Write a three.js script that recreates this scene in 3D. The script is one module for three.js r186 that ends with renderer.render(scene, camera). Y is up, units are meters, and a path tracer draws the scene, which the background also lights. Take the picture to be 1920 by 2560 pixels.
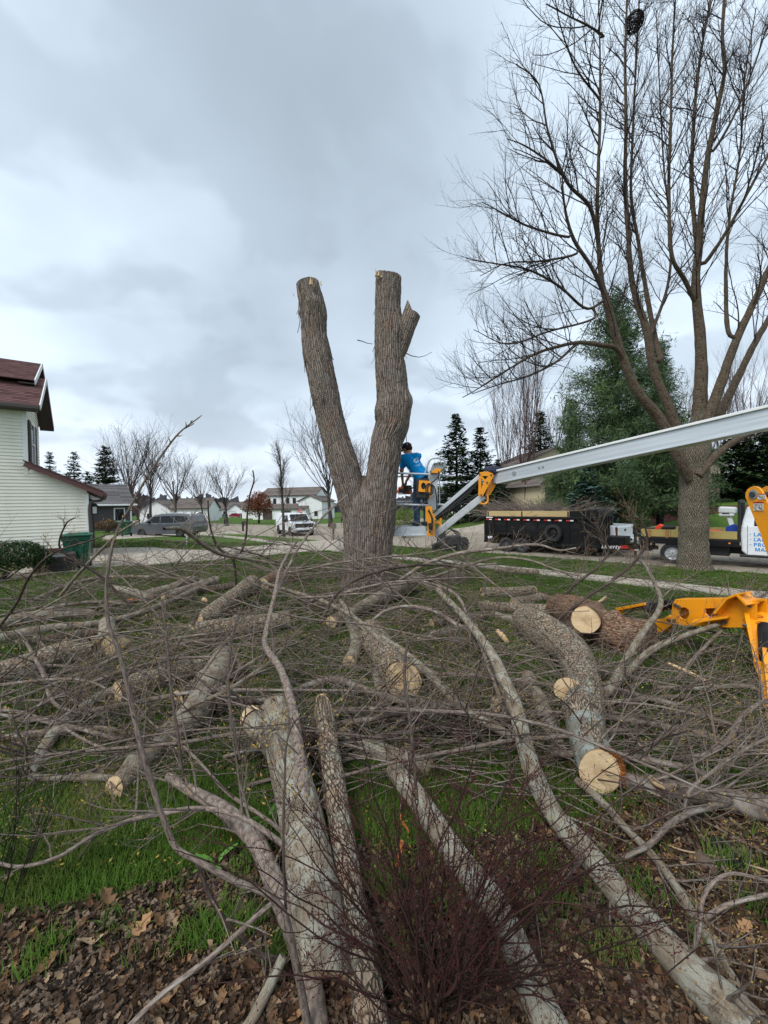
import * as THREE from 'three';
import { RoundedBoxGeometry } from 'three/addons/geometries/RoundedBoxGeometry.js';
import { MarchingCubes } from 'three/addons/objects/MarchingCubes.js';
import { FontLoader } from 'three/addons/loaders/FontLoader.js';
import { TextGeometry } from 'three/addons/geometries/TextGeometry.js';
import { DecalGeometry } from 'three/addons/geometries/DecalGeometry.js';

// ---------------------------------------------------------------- camera, sky, sun, exposure
const scene = new THREE.Scene();
const V = (x, y, z) => new THREE.Vector3(x, y, z);
const camera = new THREE.PerspectiveCamera(2 * Math.atan(1.28) * 180 / Math.PI, 0.75, 0.05, 4000);
camera.position.set(0, 1.8, 0);
camera.rotation.order = 'YXZ';
camera.rotation.set(-0.02, 0, -0.0165);
camera.updateMatrixWorld(true);
scene.add(camera);
const renderer = new THREE.WebGLRenderer({ antialias: true });
renderer.toneMapping = THREE.LinearToneMapping;
renderer.toneMappingExposure = 1.84;
renderer.shadowMap.enabled = true;

// a pixel of the 1920 x 2560 photograph as a ray, as a point at a depth, or as a point above the ground
const FPX = 1000, CX = 960, CY = 1280;
function ray(px, py) { return V((px - CX) / FPX, -(py - CY) / FPX, -1).applyQuaternion(camera.quaternion); }
function at(px, py, depth) { return ray(px, py).multiplyScalar(depth).add(camera.position); }

// seeded random numbers and noise
function rng(seed) { let a = seed >>> 0; return () => { a = (a + 0x6D2B79F5) >>> 0; let t = a; t = Math.imul(t ^ (t >>> 15), t | 1); t ^= t + Math.imul(t ^ (t >>> 7), t | 61); return ((t ^ (t >>> 14)) >>> 0) / 4294967296; }; }
function hash2(x, y, s) { let h = Math.imul(x, 374761393) + Math.imul(y, 668265263) + Math.imul(s, 2147483647 ^ 0x5bd1e995); h = Math.imul(h ^ (h >>> 13), 1274126177); h ^= h >>> 16; return (h >>> 0) / 4294967296; }
const fade = t => t * t * t * (t * (t * 6 - 15) + 10);
const lerp = (a, b, t) => a + (b - a) * t;
const clamp = (x, a = 0, b = 1) => Math.min(b, Math.max(a, x));
const smooth = (a, b, x) => { const t = clamp((x - a) / (b - a)); return t * t * (3 - 2 * t); };
function pn(x, y, px, py, s) {           // periodic value-gradient noise, -1..1
  const x0 = Math.floor(x), y0 = Math.floor(y), fx = x - x0, fy = y - y0, w = (a, m) => ((a % m) + m) % m;
  const g = (i, j) => { const h = hash2(px ? w(i, px) : i, py ? w(j, py) : j, s) * 6.2831853; return Math.cos(h) * (x - i) + Math.sin(h) * (y - j); };
  const u = fade(fx), v = fade(fy);
  return 1.5 * lerp(lerp(g(x0, y0), g(x0 + 1, y0), u), lerp(g(x0, y0 + 1), g(x0 + 1, y0 + 1), u), v);
}
function fbm(x, y, px, py, s, oct = 4, gain = 0.5) { let a = 1, t = 0, k = 0; for (let o = 0; o < oct; o++) { t += a * pn(x, y, px, py, s + o * 17); k += a; a *= gain; x *= 2; y *= 2; px *= 2; py *= 2; } return t / k; }

// sky: an overcast with one wide dark cloud bank, computed by direction
{
  const W = 1024, Hh = 512, data = new Float32Array(W * Hh * 4);
  const lobe = (px, py, r, a) => [ray(px, py).normalize(), Math.cos(Math.atan(r / FPX)), a];
  const lobes = [[560, -40, 330, .42], [640, 230, 270, .5], [800, 420, 240, .46], [980, 560, 220, .5], [1010, 690, 170, .3], [900, 120, 330, .3], [1180, 470, 190, .2],
    [300, 440, 190, .2], [160, 420, 120, .14], [520, 810, 130, .38], [440, 900, 140, .3], [620, 880, 110, .22], [215, 860, 75, .26], [650, 1000, 170, .3], [340, 1020, 190, .22], [900, 1000, 150, .15], [1500, 300, 500, .06],
    [80, 640, 260, -.14], [300, 620, 180, -.12], [1070, 420, 75, -.24], [880, 690, 70, -.2], [720, 1055, 70, -.25], [250, 1080, 160, -.2], [620, 340, 60, -.14], [1000, 200, 60, -.1], [150, 150, 200, -.1]].map(l => lobe(...l));
  for (let j = 0; j < Hh; j++) for (let i = 0; i < W; i++) {
    const el = ((j + .5) / Hh - .5) * Math.PI, az = ((i + .5) / W - .5) * 2 * Math.PI, ce = Math.cos(el);
    const d = V(ce * Math.cos(az), Math.sin(el), ce * Math.sin(az)), k = 1 / (Math.max(d.y, 0) + .22);
    const qx = d.x * k, qy = d.z * k;
    const w1 = fbm(qx * 1.1 + 7, qy * 1.1, 0, 0, 5, 5), w2 = fbm(qx * 1.1, qy * 1.1 + 31, 0, 0, 9, 5);
    const dd = d.clone().add(V(w1 * .2, w2 * .12, w1 * w2 * .2)).normalize();
    const bil = fbm(qx * 1.9 + w1 * .6, qy * 1.9 + w2 * .6, 0, 0, 61, 6, .55); let t = .3 + .3 * fbm(qx * .9 + 3, qy * .9, 0, 0, 41, 5) + .24 * fbm(qx * 3.6, qy * 3.6, 0, 0, 77, 5) + .46 * (smooth(-.06, .22, bil) - .4);
    for (const [c, cr, a] of lobes) { const s = (1 - dd.dot(c)) / (1 - cr); t += .92 * a * Math.exp(-s * .9); }
    t = Math.max(t, 0); t = 1.18 * (1 - Math.exp(-1.05 * t)) + .13 * fbm(qx * 2.4 + 9, qy * 2.4, 0, 0, 95, 5);
    const low = smooth(.3, .02, d.y);
    const L = .735 * lerp(1.06, .6, t);
    const warm = low * .5 + (1 - t) * .25;
    const o = (j * W + i) * 4;
    data[o] = L * lerp(.60, .72, warm); data[o + 1] = L * lerp(.72, .79, warm); data[o + 2] = L * lerp(.85, .87, warm); data[o + 3] = 1;
  }
  const sky = new THREE.DataTexture(data, W, Hh, THREE.RGBAFormat, THREE.FloatType);
  sky.mapping = THREE.EquirectangularReflectionMapping; sky.magFilter = THREE.LinearFilter; sky.minFilter = THREE.LinearFilter; sky.needsUpdate = true;
  scene.background = sky; scene.environment = sky;
}
const sun = new THREE.DirectionalLight(new THREE.Color(1, .965, .91), 1.5);
sun.position.set(-26, 52, 22); sun.target.position.set(0, 0, -12);
sun.castShadow = true; sun.shadow.radius = 44; sun.shadow.mapSize.set(2048, 2048);
Object.assign(sun.shadow.camera, { left: -45, right: 45, top: 45, bottom: -45, near: 1, far: 160 });
scene.add(sun, sun.target);

// ---------------------------------------------------------------- the lie of the land
const SN = [.714, .70], ST = [-.70, .714], S0 = [7.1, 16.2];           // street: across, along, a point on its near kerb (x, distance)
const sOf = (x, z) => (x - S0[0]) * SN[0] + (-z - S0[1]) * SN[1];
const tOf = (x, z) => (x - S0[0]) * ST[0] + (-z - S0[1]) * ST[1];
const fromST = (s, t) => [S0[0] + s * SN[0] + t * ST[0], -(S0[1] + s * SN[1] + t * ST[1])];
const ROADW = 12.2;
function streetLevel(x, z) { const d = -z; return -.65 - .0125 * clamp(d - 19, 0, 400) + .012 * clamp(19 - d, 0, 40); }
function landH(x, z) {
  const s = sOf(x, z), y = streetLevel(x, z);
  if (s <= 0) return (y + .12) * smooth(-14.5, -.5, s);
  if (s < ROADW) return y;
  const g = smooth(.02, .5, x / Math.max(-z, 1));
  return y + .12 + g * 2.2 * smooth(ROADW, ROADW + 17, s) * 1.0 + .012 * clamp(s - 30, 0, 60) * g;
}
function gd(px, py, h = 0) {            // ground point under a pixel, h metres above the land
  const r = ray(px, py), c = camera.position; let lo = .4, hi = .4;
  for (let k = 0; k < 400; k++) { hi = lo + .02 + lo * .02; const p = r.clone().multiplyScalar(hi).add(c); if (p.y < landH(p.x, p.z) + h) break; lo = hi; }
  for (let k = 0; k < 30; k++) { const m = (lo + hi) / 2, p = r.clone().multiplyScalar(m).add(c); if (p.y < landH(p.x, p.z) + h) hi = m; else lo = m; }
  return r.multiplyScalar(hi).add(c);
}
const depthOf = p => { const d = p.clone().sub(camera.position).applyQuaternion(camera.quaternion.clone().invert()); return -d.z; };
const pxm = (p, px) => px / FPX * depthOf(p);          // a width in photograph pixels at a point, in metres

// ---------------------------------------------------------------- names and meshes
const taken = {};
function numbered(n) { const k = taken[n] = (taken[n] ?? -1) + 1; return k ? `${n}_${String(k).padStart(3, '0')}` : n; }
function tag(o, label, category, group, kind) { if (label) o.userData.label = label; if (category) o.userData.category = category; if (group) o.userData.group = group; if (kind) o.userData.kind = kind; return o; }
function thing(name, label, category, pos = V(0, 0, 0), turn = 0, group) {
  const g = new THREE.Group(); g.name = numbered(name); g.position.copy(pos); g.rotation.y = turn; scene.add(g); g.updateMatrixWorld(true);
  return tag(g, label, category, group);
}
const flagShadow = m => { m.castShadow = m.receiveShadow = true; return m; };
class MB {
  constructor() { this.p = []; this.n = []; this.u = []; this.i = []; }
  get count() { return this.p.length / 3; }
  v(x, y, z, nx, ny, nz, u = 0, w = 0) { this.p.push(x, y, z); this.n.push(nx, ny, nz); this.u.push(u, w); return this.count - 1; }
  add(geo, m) {
    const g = geo, P = g.attributes.position, N = g.attributes.normal, U = g.attributes.uv, b = this.count, nm = m ? new THREE.Matrix3().getNormalMatrix(m) : null, a = V(0, 0, 0), flip = m && m.determinant() < 0;
    for (let k = 0; k < P.count; k++) {
      a.fromBufferAttribute(P, k); if (m) a.applyMatrix4(m); this.p.push(a.x, a.y, a.z);
      a.fromBufferAttribute(N, k); if (m) a.applyMatrix3(nm).normalize(); this.n.push(a.x, a.y, a.z);
      this.u.push(U ? U.getX(k) : 0, U ? U.getY(k) : 0);
    }
    const ix = g.index ? g.index.array : null, c = ix ? ix.length : P.count;
    for (let k = 0; k < c; k += 3) { const q = ix ? [ix[k], ix[k + 1], ix[k + 2]] : [k, k + 1, k + 2]; if (flip) this.i.push(b + q[0], b + q[2], b + q[1]); else this.i.push(b + q[0], b + q[1], b + q[2]); }
    return this;
  }
  // box with uv in metres; e = half-open basis given by a matrix
  box(cx, cy, cz, sx, sy, sz, m) {
    const h = [sx / 2, sy / 2, sz / 2], f = [[0, 1, 2, 1], [0, 1, 2, -1], [1, 2, 0, 1], [1, 2, 0, -1], [2, 0, 1, 1], [2, 0, 1, -1]];
    const mm = new THREE.Matrix4().makeTranslation(cx, cy, cz); if (m) mm.premultiply(m);
    const nm = new THREE.Matrix3().getNormalMatrix(mm);
    for (const [a, b, c, s] of f) {       // normal axis a
      const base = this.count;
      for (const [q, r] of [[-1, -1], [1, -1], [1, 1], [-1, 1]]) {
        const p = [0, 0, 0], n = [0, 0, 0]; p[a] = s * h[a]; p[b] = q * h[b]; p[c] = r * h[c]; n[a] = s;
        const P = V(...p).applyMatrix4(mm), N = V(...n).applyMatrix3(nm).normalize();
        // u along the longer horizontal axis, v upward
        const uv = a === 1 ? [p[2], p[0]] : a === 0 ? [p[2], p[1]] : [p[0], p[1]];
        this.v(P.x, P.y, P.z, N.x, N.y, N.z, uv[0] + cx, uv[1] + cy);
      }
      if (s > 0) this.i.push(base, base + 1, base + 2, base, base + 2, base + 3); else this.i.push(base, base + 2, base + 1, base, base + 3, base + 2);
    }
    return this;
  }
  rbox(cx, cy, cz, sx, sy, sz, r = .02, m, seg = 2) { const g = new RoundedBoxGeometry(sx, sy, sz, seg, Math.min(r, sx / 2.01, sy / 2.01, sz / 2.01)); const mm = new THREE.Matrix4().makeTranslation(cx, cy, cz); if (m) mm.premultiply(m); return this.add(g, mm); }
  cyl(a, b, r0, r1 = r0, sides = 12, caps = true) { return this.tube([a, b], [r0, r1], sides, { cap0: caps, cap1: caps }); }
  // beam of rectangular section from a to b; up gives the height direction
  beam(a, b, w, h, up = V(0, 1, 0), r = 0) {
    const z = b.clone().sub(a), L = z.length(); z.normalize(); const x = up.clone().cross(z).normalize(), y = z.clone().cross(x);
    const m = new THREE.Matrix4().makeBasis(x, y, z).setPosition(a.clone().add(b).multiplyScalar(.5));
    return r ? this.rbox(0, 0, 0, w, h, L, r, m) : this.box(0, 0, 0, w, h, L, m);
  }
  // flat outline (points [x, y]) extruded dz along local z, in matrix m, with holes
  plate(pts, dz, m, holes = [], bevel = 0) {
    const s = new THREE.Shape(pts.map(p => new THREE.Vector2(p[0], p[1])));
    for (const h of holes) s.holes.push(new THREE.Path(h.map(p => new THREE.Vector2(p[0], p[1]))));
    const g = new THREE.ExtrudeGeometry(s, { depth: dz, bevelEnabled: bevel > 0, bevelThickness: bevel, bevelSize: bevel, bevelSegments: 1, curveSegments: 8 });
    g.translate(0, 0, -dz / 2); return this.add(g, m);
  }
  tube(pts, radii, sides = 8, { cap0 = false, cap1 = false, rep = 0, len0 = 0, vs = 1, disp = null, twist = 0 } = {}) {
    const n = pts.length, T = [], b0 = this.count; let N = null, L = len0;
    for (let k = 0; k < n; k++) T.push(pts[Math.min(k + 1, n - 1)].clone().sub(pts[Math.max(k - 1, 0)]).normalize());
    const R = rep || Math.max(1, Math.round(2 * Math.PI * radii[0] / .5));
    const rings = [];
    for (let k = 0; k < n; k++) {
      if (!N) { N = Math.abs(T[0].y) < .9 ? V(0, 1, 0) : V(1, 0, 0); }
      N = N.clone().addScaledVector(T[k], -N.dot(T[k])).normalize();
      const B = T[k].clone().cross(N);
      if (k) L += pts[k].distanceTo(pts[k - 1]);
      const ring = [];
      for (let j = 0; j <= sides; j++) {
        const a = j / sides * 2 * Math.PI, c = Math.cos(a), s = Math.sin(a), nx = N.x * c + B.x * s, ny = N.y * c + B.y * s, nz = N.z * c + B.z * s;
        let r = radii[k]; if (disp) r += disp(j === sides ? 0 : a, L, r, k);
        ring.push(this.v(pts[k].x + nx * r, pts[k].y + ny * r, pts[k].z + nz * r, nx, ny, nz, j / sides * R, L * vs));
      }
      rings.push(ring);
      if (k) for (let j = 0; j < sides; j++) { const a = rings[k - 1][j], b = rings[k - 1][j + 1], c = ring[j], d = ring[j + 1]; this.i.push(a, b, d, a, d, c); }
    }
    const cap = (ring, c, t, flip) => {
      const m = this.v(c.x, c.y, c.z, t.x, t.y, t.z, .5, .5), q = ring.map((v, j) => this.v(this.p[v * 3], this.p[v * 3 + 1], this.p[v * 3 + 2], t.x, t.y, t.z, .5 + .5 * Math.cos(j / sides * 6.2832), .5 + .5 * Math.sin(j / sides * 6.2832)));
      for (let j = 0; j < sides; j++) flip ? this.i.push(m, q[j + 1], q[j]) : this.i.push(m, q[j], q[j + 1]);
    };
    if (cap0) cap(rings[0], pts[0], T[0].clone().negate(), true);
    if (cap1) cap(rings[n - 1], pts[n - 1], T[n - 1], false);
    this.lastRings = rings; this.lastT = T;
    return this;
  }
  quad(a, b, c, d, uv = null) {          // four points, counter-clockwise from the front
    const n = b.clone().sub(a).cross(d.clone().sub(a)).normalize(), k = this.count, U = uv || [[0, 0], [1, 0], [1, 1], [0, 1]];
    [a, b, c, d].forEach((p, i) => this.v(p.x, p.y, p.z, n.x, n.y, n.z, U[i][0], U[i][1]));
    this.i.push(k, k + 1, k + 2, k, k + 2, k + 3); return this;
  }
  smoothNormals() { const g = this.geo(); g.computeVertexNormals(); this.n = Array.from(g.attributes.normal.array); return this; }
  geo(off) {
    const g = new THREE.BufferGeometry(), p = new Float32Array(this.p);
    if (off) for (let k = 0; k < p.length; k += 3) { p[k] -= off.x; p[k + 1] -= off.y; p[k + 2] -= off.z; }
    g.setAttribute('position', new THREE.BufferAttribute(p, 3)); g.setAttribute('normal', new THREE.BufferAttribute(new Float32Array(this.n), 3)); g.setAttribute('uv', new THREE.BufferAttribute(new Float32Array(this.u), 2));
    g.setIndex(new THREE.BufferAttribute(this.count > 65535 ? new Uint32Array(this.i) : new Uint16Array(this.i), 1)); return g;
  }
  // world = true: the points are world points and are brought into the (unturned) parent
  build(name, mat, parent = null, world = false) {
    let off = null; if (world && parent) { off = V(0, 0, 0); for (let q = parent; q && q !== scene; q = q.parent) off.add(q.position); }
    const m = flagShadow(new THREE.Mesh(this.geo(off), mat)); m.name = parent ? name : numbered(name); (parent || scene).add(m); return m;
  }
}
function seamNormals(g, rings) { g.computeVertexNormals(); const N = g.attributes.normal; for (const r of rings) { const a = r[0], b = r[r.length - 1], v = V(N.getX(a) + N.getX(b), N.getY(a) + N.getY(b), N.getZ(a) + N.getZ(b)).normalize(); N.setXYZ(a, v.x, v.y, v.z); N.setXYZ(b, v.x, v.y, v.z); } }
const circlePts = (cx, cy, r, n = 16, ry = r) => Array.from({ length: n }, (_, k) => [cx + r * Math.cos(k / n * 6.28318), cy + ry * Math.sin(k / n * 6.28318)]);
const M4 = () => new THREE.Matrix4();
const spline = (pts, n) => new THREE.CatmullRomCurve3(pts, false, 'centripetal').getPoints(n);

// ---------------------------------------------------------------- materials
const toS = c => c <= .0031308 ? 12.92 * c : 1.055 * Math.pow(c, 1 / 2.4) - .055;
function tex(w, h, fn, srgb = true) {
  const d = new Uint8Array(w * h * 4);
  for (let j = 0; j < h; j++) for (let i = 0; i < w; i++) { const c = fn(i / w, j / h), o = (j * w + i) * 4; for (let k = 0; k < 3; k++) { const v = typeof c === 'number' ? c : c[k]; d[o + k] = 255 * (srgb ? toS(clamp(v)) : clamp(v)) + .5; } d[o + 3] = 255; }
  const t = new THREE.DataTexture(d, w, h); t.wrapS = t.wrapT = THREE.RepeatWrapping; t.magFilter = THREE.LinearFilter; t.minFilter = THREE.LinearMipmapLinearFilter; t.generateMipmaps = true; if (srgb) t.colorSpace = THREE.SRGBColorSpace; t.needsUpdate = true; return t;
}
const rep = (t, x, y = x) => { const c = t.clone(); c.repeat.set(x, y); c.needsUpdate = true; return c; };
const mix3 = (a, b, t) => [lerp(a[0], b[0], t), lerp(a[1], b[1], t), lerp(a[2], b[2], t)];
const C = (r, g, b) => new THREE.Color().setRGB(r, g, b);
function mat(color, rough = .8, extra = {}) { return new THREE.MeshPhysicalMaterial({ specularIntensity: rough >= .8 ? .22 : 1, color: Array.isArray(color) ? C(...color) : color, roughness: rough, metalness: 0, ...extra }); }
// shaggy maple bark: long vertical plates that part and curl
const T = {};
const plates = (u, v) => {   // [height, plate tone]: long plates side by side, each broken off at its own height
  const x = u * 24 + .42 * pn(u * 9, v * 8, 9, 8, 8) + .3 * pn(u * 4, v * 3, 4, 3, 3), c = ((Math.floor(x) % 24) + 24) % 24, fx = x - Math.floor(x), ny = 5 + Math.floor(4 * hash2(c, 1, 7)), y = ((v * ny + hash2(c, 2, 7)) % ny + ny) % ny, row = Math.floor(y), fy = y - row;
  const side = smooth(0, .2, fx) * smooth(1, .74, fx), end = smooth(0, .07, fy) * smooth(1, .86, fy);
  return [side * (.35 + .65 * end), hash2(c, row, 11), fy];
};
T.bark = tex(512, 1024, (u, v) => {
  const [h, tone] = plates(u, v), fine = fbm(u * 70, v * 14, 70, 14, 33, 4), blot = fbm(u * 3, v * 3, 3, 3, 51, 3), gr = fbm(u * 90, v * 90, 90, 90, 61, 2);
  let c = mix3([.046, .035, .03], [.25, .203, .172], clamp(.12 + h * (.4 + .5 * tone) + fine * .42 + gr * .14));
  c = mix3(c, [.36, .315, .275], .6 * smooth(.25, .7, fine + h * .2));
  c = mix3(c, [.27, .125, .058], .42 * smooth(.28, .55, blot + .3 * (tone - .5)) * smooth(.3, .9, h));
  return mix3(c, [.15, .155, .14], .4 * smooth(.25, .55, -blot));
});
T.barkB = tex(512, 1024, (u, v) => { const [h, tone, fy] = plates(u, v); return clamp(.08 + h * (.35 + .2 * tone + .2 * (1 - fy)) + .28 * fbm(u * 70, v * 14, 70, 14, 33, 4)); }, false);
// rough grey log bark with short cracks
const cracks = (u, v) => { const w = pn(u * 8, v * 6, 8, 6, 4) * .8, a = Math.abs(pn(u * 12 + w, v * 4, 12, 4, 11)), b = Math.abs(pn(u * 20 - w, v * 7, 20, 7, 19)); return Math.min(smooth(0, .16, a), smooth(0, .2, b)); };
T.log = tex(512, 512, (u, v) => {
  const k = cracks(u, v), f = fbm(u * 20, v * 20, 20, 20, 27, 4), b = fbm(u * 3, v * 3, 3, 3, 71, 3);
  let c = mix3([.03, .024, .019], mix3([.13, .105, .082], [.33, .29, .24], clamp(.5 + f * .95)), .1 + .9 * k);
  c = mix3(c, [.25, .27, .235], .55 * smooth(.1, .45, b)); return mix3(c, [.2, .13, .085], .45 * smooth(.15, .5, -b));
});
T.logB = tex(512, 512, (u, v) => clamp(.2 + .55 * cracks(u, v) + .25 * fbm(u * 20, v * 20, 20, 20, 27, 4)), false);
// pale smooth young bark with lichen
T.lichen = tex(512, 512, (u, v) => {
  const f = fbm(u * 28, v * 28, 28, 28, 5, 4), b = fbm(u * 4, v * 4, 4, 4, 15, 4), s = fbm(u * 60, v * 60, 60, 60, 25, 2), len = fbm(u * 40, v * 9, 40, 9, 55, 3);
  let c = mix3([.15, .125, .1], [.29, .27, .235], clamp(.5 + f * .6 + len * .3));
  c = mix3(c, mix3([.25, .27, .255], [.37, .385, .365], clamp(.5 + s)), .85 * smooth(-.12, .22, b + f * .25));
  c = mix3(c, [.06, .05, .04], .75 * smooth(.34, .5, s) * smooth(-.2, .2, f)); const fs = Math.abs(pn(u * 14 + .5 * f, v * 3, 14, 3, 131)) + .25 * pn(u * 9, v * 9, 9, 9, 133); c = mix3(c, [.085, .06, .042], .7 * smooth(.09, .0, fs)); return mix3(c, [.52, .53, .49], .7 * smooth(.48, .6, -s));
});
T.twig = tex(256, 256, (u, v) => {
  const f = fbm(u * 8, v * 16, 8, 16, 5, 4), s = pn(u * 40, v * 40, 40, 40, 9), l = fbm(u * 3, v * 3, 3, 3, 31, 2);
  let c = mix3([.06, .044, .04], [.215, .18, .155], clamp(.5 + f * .95)); c = mix3(c, [.3, .3, .275], .5 * smooth(.1, .5, l)); return mix3(c, [.42, .4, .36], .7 * smooth(.6, .8, s));
});
T.fineB = tex(256, 256, (u, v) => clamp(.5 + .5 * fbm(u * 24, v * 24, 24, 24, 91, 4)), false);
// netted ash bark
const net = (u, v) => { const w = 1.1 * fbm(u * 7, v * 5, 7, 5, 13, 4), a = Math.abs(((u * 14 + v * 7 + w + .5) % 1 + 1) % 1 - .5) * 2, b = Math.abs(((u * 14 - v * 7 - w * .7 + 50) % 1 + 1) % 1 - .5) * 2; return Math.max(smooth(.35, .95, a), smooth(.35, .95, b)); };
T.ash = tex(512, 512, (u, v) => { const k = net(u, v), f = fbm(u * 30, v * 30, 30, 30, 29, 3), b = fbm(u * 3, v * 3, 3, 3, 7, 3); return mix3(mix3([.025, .02, .015], [.29, .245, .185], clamp(k * .8 + f * .5)), [.16, .165, .115], .35 * smooth(0, .5, b)); });
T.ashB = tex(512, 512, (u, v) => clamp(net(u, v) * .8 + .2 * fbm(u * 30, v * 30, 30, 30, 29, 3)), false);
// sawn wood, rings about the middle of the uv square
T.cut = tex(512, 512, (u, v) => {
  const x = u - .5, y = v - .5, wob = .03 * pn(u * 5, v * 5, 0, 0, 3) + .012 * pn(u * 14, v * 14, 0, 0, 5), r = Math.hypot(x, y) + wob, a = Math.atan2(y, x);
  const ring = Math.sin(r * 190 + 4 * pn(u * 3, v * 3, 0, 0, 8)), saw = pn((u * .8 + v * .6) * 60, (v * .8 - u * .6) * 3, 0, 0, 17), ray_ = pn(a * 22, r * 5, 0, 0, 12);
  let c = mix3([.46, .31, .165], [.68, .52, .325], clamp(.55 + ring * .14 + saw * .42 + ray_ * .16 + .3 * fbm(u * 3, v * 3, 0, 0, 66, 3)));
  const ck = Math.abs(pn(a * 1.6 + 3, r * 1.2, 0, 0, 91)); c = mix3(c, [.3, .19, .1], .6 * smooth(.03, .0, ck) * smooth(.42, .2, r)); c = mix3(c, [.44, .29, .16], .7 * smooth(.2, .07, r + .06 * pn(u * 6, v * 6, 0, 0, 44)));
  c = mix3(c, [.2, .12, .07], .8 * smooth(.025, .012, Math.hypot(x - .01, y + .012)));
  return mix3(c, [.4, .24, .12], .8 * smooth(.452, .475, r));
});
T.wood = tex(512, 256, (u, v) => {
  const w = fbm(u * 2, v * 4, 2, 4, 3, 3), g = Math.sin((v * 14 + w * 3.2) * 6.283), f = pn(u * 12, v * 120, 12, 120, 5); const kx = Math.hypot((u - .3) * 5, (v - .6) * 3), k2 = Math.hypot((u - .78) * 5, (v - .3) * 3);
  let c = mix3([.42, .29, .13], [.56, .43, .235], clamp(.5 + g * .22 + f * .3)); c = mix3(c, [.13, .07, .03], smooth(.09, .05, Math.min(kx, k2)));
  return mix3(c, [.33, .33, .17], .3 * smooth(0, .5, fbm(u * 3, v * 2, 3, 2, 77, 2)));
});
// ground
T.grass = tex(1024, 1024, (u, v) => {
  const b = fbm(u * 5, v * 5, 5, 5, 3, 4), f = fbm(u * 110, v * 110, 110, 110, 13, 3), s = pn(u * 180, v * 180, 180, 180, 23), y = fbm(u * 18, v * 18, 18, 18, 53, 4);
  let c = mix3([.018, .042, .007], [.092, .17, .026], clamp(.5 + f * .8 + b * .2)); c = mix3(c, [.085, .135, .025], .5 * smooth(.1, .6, s)); c = mix3(c, [.13, .12, .05], .45 * smooth(.2, .6, y));
  return c;
});
T.noiseB = tex(512, 512, (u, v) => clamp(.5 + .6 * fbm(u * 40, v * 40, 40, 40, 83, 4)), false);
T.soil = tex(512, 512, (u, v) => {
  const b = fbm(u * 6, v * 6, 6, 6, 3, 4), f = fbm(u * 40, v * 40, 40, 40, 19, 4), g = pn(u * 90, v * 90, 90, 90, 29);
  let c = mix3([.014, .010, .008], [.062, .044, .033], clamp(.45 + f * .8 + b * .3)); c = mix3(c, [.14, .1, .07], .7 * smooth(.5, .8, g)); return mix3(c, [.02, .028, .01], .5 * smooth(.2, .6, -b));
});
T.concrete = tex(512, 512, (u, v) => {
  const b = fbm(u * 4, v * 4, 4, 4, 3, 4), f = fbm(u * 60, v * 60, 60, 60, 9, 3), s = pn(u * 25, v * 25, 25, 25, 41);
  let c = mix3([.27, .235, .19], [.42, .375, .31], clamp(.5 + b * .5 + f * .3)); return mix3(c, [.2, .18, .15], .4 * smooth(.55, .8, s));
});
T.mulch = tex(512, 512, (u, v) => { const f = fbm(u * 60, v * 60, 60, 60, 7, 3), g = pn(u * 110, v * 60, 110, 60, 17), b = fbm(u * 5, v * 5, 5, 5, 9, 3); return mix3([.035, .012, .010], [.17, .062, .05], clamp(.45 + f * .7 + g * .3 + b * .2)); });
// painted steel, worn
const dirtTex = (base, dark, amt = .5, chip = .72) => tex(256, 256, (u, v) => { const b = fbm(u * 5, v * 5, 5, 5, 3, 4), s = pn(u * 40, v * 40, 40, 40, 7), k = fbm(u * 10, v * 30, 10, 30, 12, 3); let c = mix3(base, dark, clamp(amt * smooth(.0, .6, b) + .25 * amt * smooth(.2, .5, k))); return mix3(c, [.06, .05, .045], .8 * smooth(chip, chip + .1, s)); });
T.yellow = dirtTex([.80, .30, .006], [.50, .19, .02], .5, .68);
T.white = dirtTex([.74, .77, .80], [.60, .61, .61], .5, .9);
T.black = dirtTex([.010, .010, .011], [.028, .026, .024], .7, .8);
T.galv = tex(256, 256, (u, v) => { const b = fbm(u * 14, v * 14, 14, 14, 3, 3), s = fbm(u * 4, v * 60, 4, 60, 5, 3), k = fbm(u * 3, v * 3, 3, 3, 8, 3); return mix3([.36, .38, .395], [.62, .64, .655], clamp(.5 + b * .35 + s * .3 + k * .5)); });
T.siding = tex(256, 256, (u, v) => { const b = fbm(u * 3, v * 3, 3, 3, 3, 4), f = pn(u * 6, v * 120, 6, 120, 9); return mix3([.66, .64, .55], [.78, .76, .68], clamp(.5 + b * .5 + f * .2)); });
T.shingle = tex(512, 256, (u, v) => { const n = 12, cell = Math.floor(u * n + (v > .5 ? .5 : 0)), r = hash2(((cell % n) + n) % n, v > .5 ? 1 : 0, 5), f = pn(u * 120, v * 60, 120, 60, 7), b = fbm(u * 4, v * 2, 4, 2, 9, 3); return mix3([.055, .028, .028], [.175, .095, .09], clamp(r * .75 + f * .3 + .1 + b * .15)); });
T.shingleG = tex(512, 256, (u, v) => { const n = 12, cell = Math.floor(u * n + (v > .5 ? .5 : 0)), r = hash2(((cell % n) + n) % n, v > .5 ? 1 : 0, 8), f = pn(u * 120, v * 60, 120, 60, 7); return mix3([.055, .053, .055], [.14, .135, .135], clamp(r * .75 + f * .3 + .1)); });
T.cloth = tex(256, 256, (u, v) => clamp(.5 + .3 * Math.sin(u * 400) * Math.sin(v * 400) + .5 * fbm(u * 12, v * 12, 12, 12, 3, 3)), false);
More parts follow.
